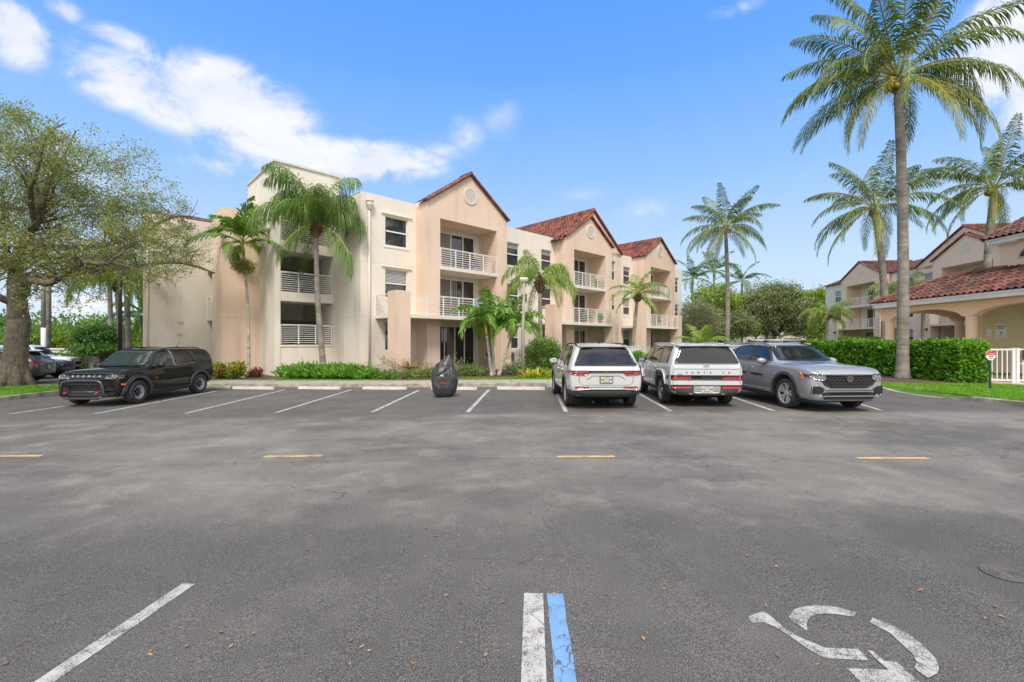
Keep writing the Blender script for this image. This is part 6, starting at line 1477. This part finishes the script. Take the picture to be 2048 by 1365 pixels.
# --- black off-road car
def car_d():
    root = empty('parked_car'); tag(root, 'black off-road car with tubular bull bar and name letters across its grille', 'car')
    wf, wr, r = 1.44, -1.36, .375
    sts = [(-2.18, .52, 1.02, 1.06, .84, .84, .78, .0), (-2.17, .44, 1.12, 1.38, .88, .90, .80, .0), (-2.14, .38, 1.16, 1.62, .91, .93, .75, .01), (-2.07, .36, 1.16, 1.725, .925, .94, .71, .015), (-1.9, .34, 1.15, 1.73, .93, .945, .69, .02), (-1.3, .25, 1.14, 1.755, .93, .945, .69),
           (-.6, .22, 1.13, 1.765, .93, .945, .69), (.05, .21, 1.12, 1.75, .93, .945, .68), (.35, .21, 1.12, 1.71, .93, .945, .67), (.48, .21, 1.12, 1.66, .93, .945, .68), (.80, .21, 1.12, 1.38, .93, .94, .72), (1.06, .21, 1.12, 1.17, .93, .94, .78), (1.14, .22, 1.10, 1.15, .93, .94, .83), (1.7, .24, 1.08, 1.13, .93, .94, .84, .02), (2.02, .27, 1.02, 1.09, .92, .92, .80, .015), (2.11, .30, .95, 1.01, .88, .88, .78, .0), (2.13, .36, .88, .92, .82, .82, .74, .0)]
    body, bv = car_body('body', sts, PBLACK, root, [(wf, r), (wr, r)], .47)
    underbody(root, -2., 1.9, .62, .24)
    both(bv, [(.42, 1.19), (.74, 1.205), (.40, 1.58), (.2, 1.635), (-.10, 1.64), (-.10, 1.185)], CARGLASS2, 'front_side_window', root)
    both(bv, [(-.18, 1.185), (-.18, 1.64), (-.74, 1.64), (-1.0, 1.56), (-1.12, 1.22)], CARGLASS, 'rear_side_window', root)
    both(bv, [(-1.22, 1.24), (-1.08, 1.58), (-1.04, 1.645), (-1.98, 1.64), (-2.03, 1.25)], CARGLASS, 'cargo_window', root)
    both(bv, line2([(.78, 1.175), (-.14, 1.165), (-1.12, 1.20)], .012), METAL, 'window_trim', root, th=.010)
    both(bv, line2([(-.14, 1.15), (-.13, 1.68)], .025), METAL, 'door_pillar', root, th=.010)
    patch(bv, 'F', [(-.76, 1.20), (-.4, 1.19), (.4, 1.19), (.76, 1.20), (.64, 1.64), (.4, 1.66), (-.4, 1.66), (-.64, 1.64)], CARGLASS2, 'windscreen', root, th=.014, step=.045)
    patch(bv, 'B', [(-.78, 1.22), (.78, 1.22), (.66, 1.62), (-.66, 1.62)], CARGLASS, 'rear_window', root)
    patch(bv, 'F', [(-.84, .83), (.84, .83), (.84, 1.0), (-.84, 1.0)], BLACKP, 'grille', root, th=.006)
    patch(bv, 'F', [(-.5, .905), (.5, .905), (.5, .96), (-.5, .96)], GREYP, 'grille_band', root, th=.010)
    h = bv.ray_cast(*VIEW['F'](0, .93))[0]; FTm = Matrix(((0, 0, 1, 0), (1, 0, 0, 0), (0, 1, 0, 0), (0, 0, 0, 1)))
    LT = M('pale blue letters', (.55, .68, .70), .4)
    for k, ch in enumerate('BRONCO'): text(ch, .085, LT, root, Matrix.Translation((h.x+.034, -.40+k*.16, .93)) @ FTm, 'grille_letter', .006)
    for s_ in (1, -1):
        f = (lambda p: p) if s_ > 0 else mir; v = 'L' if s_ > 0 else 'R'
        hl = patch(bv, 'F', f([(.52, .85), (.84, .85), (.87, .92), (.84, .99), (.56, .97)]), LAMPG, 'headlamp', root, th=.012)
        patch(bv, v, [(1.94, .85), (2.07, .85), (2.05, .99), (1.9, .98)], LAMPG, 'headlamp_side', root, th=.010)
        h2 = bv.ray_cast(*VIEW['F'](s_*.73, .92))[0]
        m = MB(); m.lathe([(.055, 0), (.05, .012), (.065, .012), (.07, 0)], 20, Matrix.Translation((h2.x+.012, s_*.72, .92)) @ FTm); m.build('lamp_ring', CHROME, hl)
        patch(bv, v, [(1.88, .66), (2.02, .65), (2.02, .70), (1.88, .71)], AMBER, 'side_marker', root, th=.014)
        patch(bv, 'F', f([(.50, .50), (.80, .50), (.78, .64), (.52, .64)]), BLACKP, 'fog_recess', root, th=.008)
    patch(bv, 'F', [(-.46, .48), (.46, .48), (.50, .76), (-.50, .76)], BLACKP, 'lower_grille', root, th=.008)
    for zz in (.55, .62, .69): patch(bv, 'F', line2([(-.45, zz), (.45, zz)], .014), GREYP, 'grille_bar', root, th=.016)
    patch(bv, 'F', [(-.80, .29), (.80, .29), (.84, .44), (-.84, .44)], GREYP, 'front_bumper', root, th=.012)
    # bull bar
    BB = M('bull bar steel', (.05, .052, .055), .35, .3, coat=.3); bb = MB(); X0 = 2.30
    bb.tube([(2.02, .62, .44), (X0-.08, .66, .34), (X0, .62, .38), (X0, .60, .66), (X0, .55, .76), (X0, .45, .80), (X0, 0, .81), (X0, -.45, .80), (X0, -.55, .76), (X0, -.60, .66), (X0, -.62, .38), (X0-.08, -.66, .34), (2.02, -.62, .44)], .038, 10)
    bo_ = bb.build('bull_bar', BB, root, True)
    bb = MB(); bb.tube([(X0, .60, .47), (X0, -.60, .47)], .026, 8); bb.tube([(X0-.02, .60, .33), (X0, .45, .27), (X0, -.45, .27), (X0-.02, -.60, .33)], .03, 8); bb.build('cross_tube', BB, bo_, True)
    for s_ in (1, -1):
        m = MB(); m.lathe([(.015, 0), (.035, .0), (.04, .02), (.03, .035), (.001, .035)], 10, Matrix.Translation((X0+.02, s_*.46, .44)) @ FTm); m.tube([(X0+.04, s_*.46-.04, .44), (X0+.08, s_*.46-.02, .42), (X0+.08, s_*.46+.02, .42), (X0+.04, s_*.46+.04, .44)], .012, 6); m.build('tow_hook', REDP, bo_)
    both(bv, [(-.84, .24), (.90, .24), (.90, .42), (-.84, .42)], GREYP, 'sill', root, th=.02)
    both(bv, [(-.85, .62), (.72, .62), (.74, .66), (-.82, .70)], GREYP, 'door_crease', root, th=.003)
    both(bv, [(.66, .76), (.80, .76), (.82, .80), (.68, .80)], REDP, 'fender_badge', root, th=.008)
    for ax in (wf, wr): both(bv, arcpoly(ax, r, .468, .555, -12, 192, 20), GREYP, 'arch_trim', root, th=.022)
    for xx in (-.12, -1.0, .9): both(bv, line2([(xx, .45), (xx-.01, .8), (xx, 1.12)], .008), DARKIN, 'door_seam', root, th=.002)
    patch(bv, 'T', line2([(1.15, -.84), (2.0, -.76)], .010), DARKIN, 'hood_seam', root, th=.002); patch(bv, 'T', line2([(1.15, .84), (2.0, .76)], .010), DARKIN, 'hood_seam', root, th=.002)
    handle(root, bv, .05, 1.03, PBLACK); handle(root, bv, -.85, 1.03, PBLACK)
    rails(root, -1.75, .15, .64, 1.73, BLACKP, .05)
    m = MB(); m.tube([(-1.55, -.1, 1.775), (-1.75, -.12, 1.99)], .008, 5); m.tube([(-1.5, -.1, 1.77), (-1.58, -.1, 1.79)], .03, 6); m.build('roof_antenna', BLACKP, root)
    for s_ in (.2, -.45): m = MB(); m.tube([(1.10, s_+.3, 1.165), (1.02, s_, 1.21)], .010, 5); m.build('wiper', BLACKP, root)
    for s_ in (1, -1): mirror_(root, .68, s_*.95, 1.20, PBLACK)
    for ax in (wf, wr):
        for s_ in (1, -1): wheel(root, ax, s_*.855, r, 'offroad', R(6) if ax > 0 else 0, .26)
    return root
cd_ = car_d(); place(cd_, -12.98, 15.95, R(-90+1.5), (1.06, 1, 1))

# --- cars standing behind the oak and beyond the hedge: simpler, still whole
def car_e(label, paint_m, rear=True, jeep=False):
    root = empty('parked_car'); tag(root, label, 'car'); wf, wr, r = 1.42, -1.42, .37
    if jeep:
        sts = [(-2.0, .5, 1.05, 1.1, .78, .8, .74, 0), (-1.97, .45, 1.1, 1.6, .8, .84, .72, 0), (-1.8, .42, 1.12, 1.82, .82, .85, .70), (.0, .4, 1.12, 1.84, .82, .85, .70), (.35, .4, 1.12, 1.78, .82, .85, .69), (.62, .4, 1.12, 1.2, .82, .84, .74), (.7, .42, 1.1, 1.16, .78, .8, .72), (1.95, .46, 1.04, 1.1, .70, .72, .62), (2.05, .5, .98, 1.04, .62, .64, .56), (2.07, .55, .92, .96, .56, .58, .5)]
    else:
        sts = [(-2.36, .5, .94, .98, .76, .80, .7, 0), (-2.32, .4, 1.04, 1.1, .86, .88, .76), (-2.1, .34, 1.1, 1.36, .92, .93, .72), (-1.75, .32, 1.1, 1.6, .93, .95, .65), (-1.2, .3, 1.08, 1.68, .93, .95, .64), (-.2, .28, 1.06, 1.70, .93, .95, .64), (.35, .28, 1.05, 1.64, .93, .95, .64), (.9, .28, 1.03, 1.3, .93, .95, .70), (1.25, .3, 1.0, 1.06, .93, .94, .78), (2.0, .34, .92, .98, .9, .9, .72), (2.28, .4, .82, .88, .82, .8, .64), (2.32, .46, .76, .8, .74, .72, .58)]
    body, bv = car_body('body', sts, paint_m, root, [(wf, r), (wr, r)], .45, 2)
    underbody(root, -2., 1.9, .6)
    if jeep: both(bv, [(-1.7, 1.2), (.35, 1.2), (.2, 1.7), (-1.7, 1.72)], CARGLASS, 'side_window', root); patch(bv, 'F', [(-.66, 1.24), (.66, 1.24), (.62, 1.7), (-.62, 1.7)], CARGLASS, 'windscreen', root)
    else:
        both(bv, [(-1.95, 1.22), (-1.7, 1.13), (.85, 1.10), (.35, 1.55), (-.3, 1.62), (-1.2, 1.60), (-1.7, 1.45)], CARGLASS, 'side_window', root)
        both(bv, line2([(-1.98, 1.20), (-1.72, 1.115), (.85, 1.09)], .014), CHROME, 'window_trim', root, th=.01)
        patch(bv, 'F', [(-.7, 1.12), (.7, 1.12), (.58, 1.58), (-.58, 1.58)], CARGLASS, 'windscreen', root); patch(bv, 'B', [(-.7, 1.17), (.7, 1.17), (.56, 1.56), (-.56, 1.56)], CARGLASS, 'rear_window', root)
        m = MB(); m.v = [(-1.75, -.62, 1.63), (-1.75, .62, 1.63), (-2.1, .56, 1.58), (-2.1, -.56, 1.58), (-1.8, -.6, 1.57), (-1.8, .6, 1.57)]; [m.face(f) for f in ((0, 1, 2, 3), (3, 2, 5, 4))]; m.build('roof_spoiler', paint_m, root)
        for s_ in (1, -1):
            pl = [(.42, .97), (.86, .93), (.89, 1.03), (.5, 1.06)]; patch(bv, 'B', pl if s_ > 0 else mir(pl), REDL, 'tail_lamp', root, th=.012)
            patch(bv, 'L' if s_ > 0 else 'R', [(-2.28, .93), (-1.98, .97), (-1.85, 1.05), (-2.2, 1.07)], REDL, 'tail_lamp_side', root, th=.012)
            pl = [(.55, .45), (.80, .45), (.80, .50), (.55, .50)]; patch(bv, 'B', pl if s_ > 0 else mir(pl), REDL, 'reflector', root, th=.012)
        patch(bv, 'B', [(-.85, .36), (.85, .36), (.88, .48), (-.88, .48)], GREYP, 'rear_bumper', root, th=.008); plate(root, -2.385, 0, .80)
    for s_ in (1, -1):
        pl = [(.5, .74), (.72, .74), (.72, .85), (.5, .84)]; patch(bv, 'F', [(a*(.75 if jeep else 1.05), b+(.1 if jeep else 0)) for a, b in (pl if s_ > 0 else mir(pl))], LAMPG, 'headlamp', root, th=.012)
    patch(bv, 'F', [(-.4, .60), (.4, .60), (.42, .80), (-.42, .80)], BLACKP, 'grille', root, th=.01)
    for ax in (wf, wr): both(bv, arcpoly(ax, r, .45, .50, -8, 188), BLACKP if not jeep else paint_m, 'arch_trim', root, th=.012 if not jeep else .06)
    for s_ in (1, -1): mirror_(root, .8, s_*(.93 if not jeep else .84), 1.12, paint_m)
    for ax in (wf, wr):
        for s_ in (1, -1): wheel(root, ax, s_*.83, r, 'five' if not jeep else 'offroad')
    return root
c1 = car_e('charcoal grey car with red tail lamps parked behind the oak trunk', PGREY); place(c1, -25.0, 21.2, R(205))
c2 = car_e('black car between the charcoal car and the white open-top style off-roader', PBLACK); place(c2, -27.2, 24.6, R(20))
c3 = car_e('white boxy off-road car nearest the utility pole, only its hood and front visible', PWHITE, jeep=True); place(c3, -29.1, 27.4, R(20))
c4 = car_e('white car beyond the hedge, only its pale roof showing', PWHITE); place(c4, 27.0, 37.5, R(0)); c4.location.z = .23
c5 = car_e('dark navy car beyond the hedge with only its roof showing', PBLUE); place(c5, 32.6, 40.5, R(5)); c5.location.z = .23
c6 = car_e('white car beyond the hedge, right of the tallest palm trunk', PWHITE2); place(c6, 34.5, 37.5, R(-3)); c6.location.z = .2

# --- black covered shape standing in the stall
def bag():
    x, y = gat(889, 794); rt = empty('beanbag', (x, y, gz(x)), R(8)); tag(rt, 'black wrinkled teardrop bag with a pointed top standing upright in an empty stall', 'bag')
    m = MB(); nu, nv = 96, 80
    prof = [(0, .20), (.03, .30), (.09, .37), (.22, .425), (.44, .433), (.60, .385), (.72, .31), (.82, .215), (.91, .115), (.97, .045), (1, .012)]
    ctr = [(0, -.02), (.44, 0), (.66, 0), (.80, .06), (1, .17)]
    Hh = 1.44; rb = random.Random(5); creases = []
    for k in range(34):
        n_ = Vector((rb.gauss(0, 1), rb.gauss(0, 1), rb.gauss(0, .8))).normalized(); c0 = Vector((rb.uniform(-.4, .4), rb.uniform(-.4, .1), rb.uniform(.15, 1.15)))
        creases.append((n_, c0, rb.uniform(.02, .05)*rb.choice((-1, 1)), rb.uniform(.015, .04), rb.uniform(.16, .38)))
    for j in range(nv+1):
        t = j/nv; w = np.interp(t, [p[0] for p in prof], [p[1] for p in prof]); cx = np.interp(t, [p[0] for p in ctr], [p[1] for p in ctr])
        for i in range(nu):
            a = 2*math.pi*i/nu; sq = 1+.05*math.cos(3*a+.6+2*t)+.035*math.cos(5*a-1-3*t)
            P = Vector((w*sq*math.cos(a)+cx, w*.82*sq*math.sin(a), t*Hh)); dsp = 0
            for n_, c0, am, wd_, reach in creases:
                q = P-c0; dd = q.dot(n_); dsp += am*math.exp(-abs(dd)/wd_)*math.exp(-(q.length/reach)**2)
            k = min(1, w/.2); m.v.append((P.x+math.cos(a)*dsp*k*1.3, P.y+math.sin(a)*dsp*k*1.3, P.z))
    for j in range(nv):
        for i in range(nu): m.face((j*nu+i, j*nu+(i+1) % nu, (j+1)*nu+(i+1) % nu, (j+1)*nu+i))
    m.face(list(range(nu))[::-1]); m.face([nv*nu+i for i in range(nu)])
    o = m.build('bag_body', M('black vinyl', (.035, .036, .038), .42, n=(3, .3), c2=(.045, .045, .047), bump=(5, .35, .03)), rt, True)
    bv = BVHTree.FromPolygons([Vector(v) for v in m.v], m.f)
    def pt(a, b):
        h = bv.ray_cast(Vector((a, -3, b)), Vector((0, 1, 0))); return h[0] if h[0] else Vector((a, -.4, b))
    for nm, mt, pl in (('red_tag', REDP, [(-.13, .475), (.08, .465), (.08, .51), (-.13, .52)]), ('white_mark', WHITE, [(-.14, .74), (-.10, .77), (-.07, .73), (-.05, .78), (-.03, .72), (-.06, .70), (-.08, .715), (-.11, .74), (-.13, .72)])):
        q = MB(); vs, fs = trifill(pl, .03); q.v = [tuple(pt(a, b)+Vector((0, -.006, 0))) for a, b in vs]; [q.face(f) for f in fs]; q.build(nm, mt, rt)
bag()

# ------------------------------------------------------------------ camera, sky, sun
cam = bpy.data.cameras.new('camera'); co = bpy.data.objects.new('camera', cam); col.objects.link(co)
co.location = (0, 0, CH); co.rotation_euler = (R(90), 0, 0); cam.lens = F/2048*36; cam.sensor_width = 36; cam.shift_y = 2.5/2048; cam.clip_end = 3000; cam.clip_start = .05
sc.camera = co
wd = bpy.data.worlds.new('World'); sc.world = wd; wd.use_nodes = True; nt = wd.node_tree; bg = nt.nodes['Background']
SUN_EL, SUN_AZ = 52, 180         # azimuth clockwise from the view direction: behind the camera, a little to the left
sky = _n(nt, 'ShaderNodeTexSky', sky_type='NISHITA'); sky.sun_disc = False; sky.sun_elevation = R(SUN_EL); sky.sun_rotation = R(SUN_AZ); sky.air_density = 1.0; sky.dust_density = .6; sky.ozone_density = 1.5
tc = _n(nt, 'ShaderNodeTexCoord').outputs['Generated']
sx = _n(nt, 'ShaderNodeSeparateXYZ'); nt.links.new(tc, sx.inputs[0]); dx, dy, dz = sx.outputs
el = mth(nt, 'ARCSINE', dz); az = mth(nt, 'ARCTAN2', dx, dy)
# blue of the day: deep overhead, pale at the horizon
cr = _n(nt, 'ShaderNodeValToRGB'); nt.links.new(mth(nt, 'DIVIDE', el, R(90), clamp=True), cr.inputs[0])
e = cr.color_ramp.elements; e[0].position = 0; e[0].color = (.70, .83, .96, 1); e[1].position = 1; e[1].color = (.07, .22, .75, 1)
for p, c in ((.10, (.57, .76, .98)), (.22, (.31, .57, 1.0)), (.34, (.155, .42, 1.0)), (.46, (.095, .34, .98))):
    q = e.new(p); q.color = (*c, 1)
nish = _n(nt, 'ShaderNodeVectorMath', operation='SCALE'); nt.links.new(sky.outputs[0], nish.inputs[0]); nish.inputs['Scale'].default_value = .10
blue = mixc(nt, .93, nish.outputs[0], cr.outputs[0])
# clouds: soft banks at fixed bearings, broken up with noise, plus a bright broken layer behind and overhead
banks = [(440, 205, 190, 80, 1.2), (240, 150, 110, 65, 1.), (250, 85, 80, 30, .7), (30, 70, 80, 65, 1.), (130, 22, 44, 24, .5), (175, 150, 60, 40, .55), (560, 298, 170, 48, .85), (1000, 235, 60, 50, .2), (120, 330, 120, 70, .35), (760, 325, 130, 42, 1.05), (440, 335, 70, 25, .7), (930, 268, 45, 45, .32), (880, 300, 60, 25, .3), (2020, 120, 120, 90, 1.), (1990, 40, 70, 60, .9), (2040, 210, 60, 60, .6), (1600, 120, 40, 25, .35), (1480, 15, 60, 18, .35), (1285, 425, 60, 34, .22), (742, 212, 26, 26, .25), (1170, 388, 60, 18, .18), (180, 620, 140, 40, .7), (40, 420, 160, 60, .4)]
tot = None
for (px_, py_, rx, ry, wgt) in banks:
    a0 = math.atan2(px_-CX, F); hyp = math.hypot(F, px_-CX); e0 = math.atan2(HY-py_, hyp); ra = rx/F*math.cos(a0)**2; re = ry/hyp*math.cos(e0)**2
    u = mth(nt, 'DIVIDE', mth(nt, 'SUBTRACT', az, a0), ra); v = mth(nt, 'DIVIDE', mth(nt, 'SUBTRACT', el, e0), re)
    d2 = mth(nt, 'ADD', mth(nt, 'MULTIPLY', u, u), mth(nt, 'MULTIPLY', v, v))
    g = mth(nt, 'MULTIPLY', mth(nt, 'SUBTRACT', 1.35, mth(nt, 'SQRT', d2)), wgt, clamp=False); g = mth(nt, 'MAXIMUM', g, 0)
    tot = g if tot is None else mth(nt, 'MAXIMUM', tot, g)
nz = noise(nt, 4.6, 10, scaled(nt, tc, (1, 1, 1.5)), .60, .5); nz2 = noise(nt, 13, 9, tc, .68, .8)
den = mth(nt, 'ADD', tot, mth(nt, 'MULTIPLY_ADD', nz, 4.4, -2.02)); den = mth(nt, 'ADD', den, mth(nt, 'MULTIPLY_ADD', nz2, 2.4, -1.2))
den = mth(nt, 'MULTIPLY', ramp(nt, den, .0, 1.25), ramp(nt, tot, 0, .55))
back = mth(nt, 'MAXIMUM', mth(nt, 'SUBTRACT', 1., ramp(nt, dy, -.35, .25)), ramp(nt, dz, .68, .85))
nb = noise(nt, 1.8, 7, tc, .55)
bk = mth(nt, 'MULTIPLY', back, ramp(nt, nb, .34, .56))
ccol = mixc(nt, ramp(nt, nz, .35, .70), (.80, .83, .93, 1), (1.0, .985, .99, 1))
c1_ = mixc(nt, mth(nt, 'MULTIPLY', den, .90), blue, ccol)
bcol = mixc(nt, ramp(nt, nb, .45, .75), (1.75, 1.68, 1.60, 1), (1.05, 1.02, 1.02, 1))
c2_ = mixc(nt, bk, c1_, bcol)
c3_ = mixc(nt, ramp(nt, dz, -.04, -.001), (.25, .24, .2, 1), c2_)
nt.links.new(c3_, bg.inputs[0]); bg.inputs[1].default_value = 1.06
sl = bpy.data.lights.new('sun', 'SUN'); sl.energy = 3.5; sl.angle = R(14); sl.color = (1, .93, .82); so = bpy.data.objects.new('sun', sl); col.objects.link(so)
a = R(SUN_AZ); dirv = Vector((math.sin(a)*math.cos(R(SUN_EL)), math.cos(a)*math.cos(R(SUN_EL)), math.sin(R(SUN_EL)))); so.rotation_euler = dirv.to_track_quat('Z', 'Y').to_euler()
sc.view_settings.view_transform = 'Standard'; sc.view_settings.look = 'None'; sc.view_settings.exposure = 0
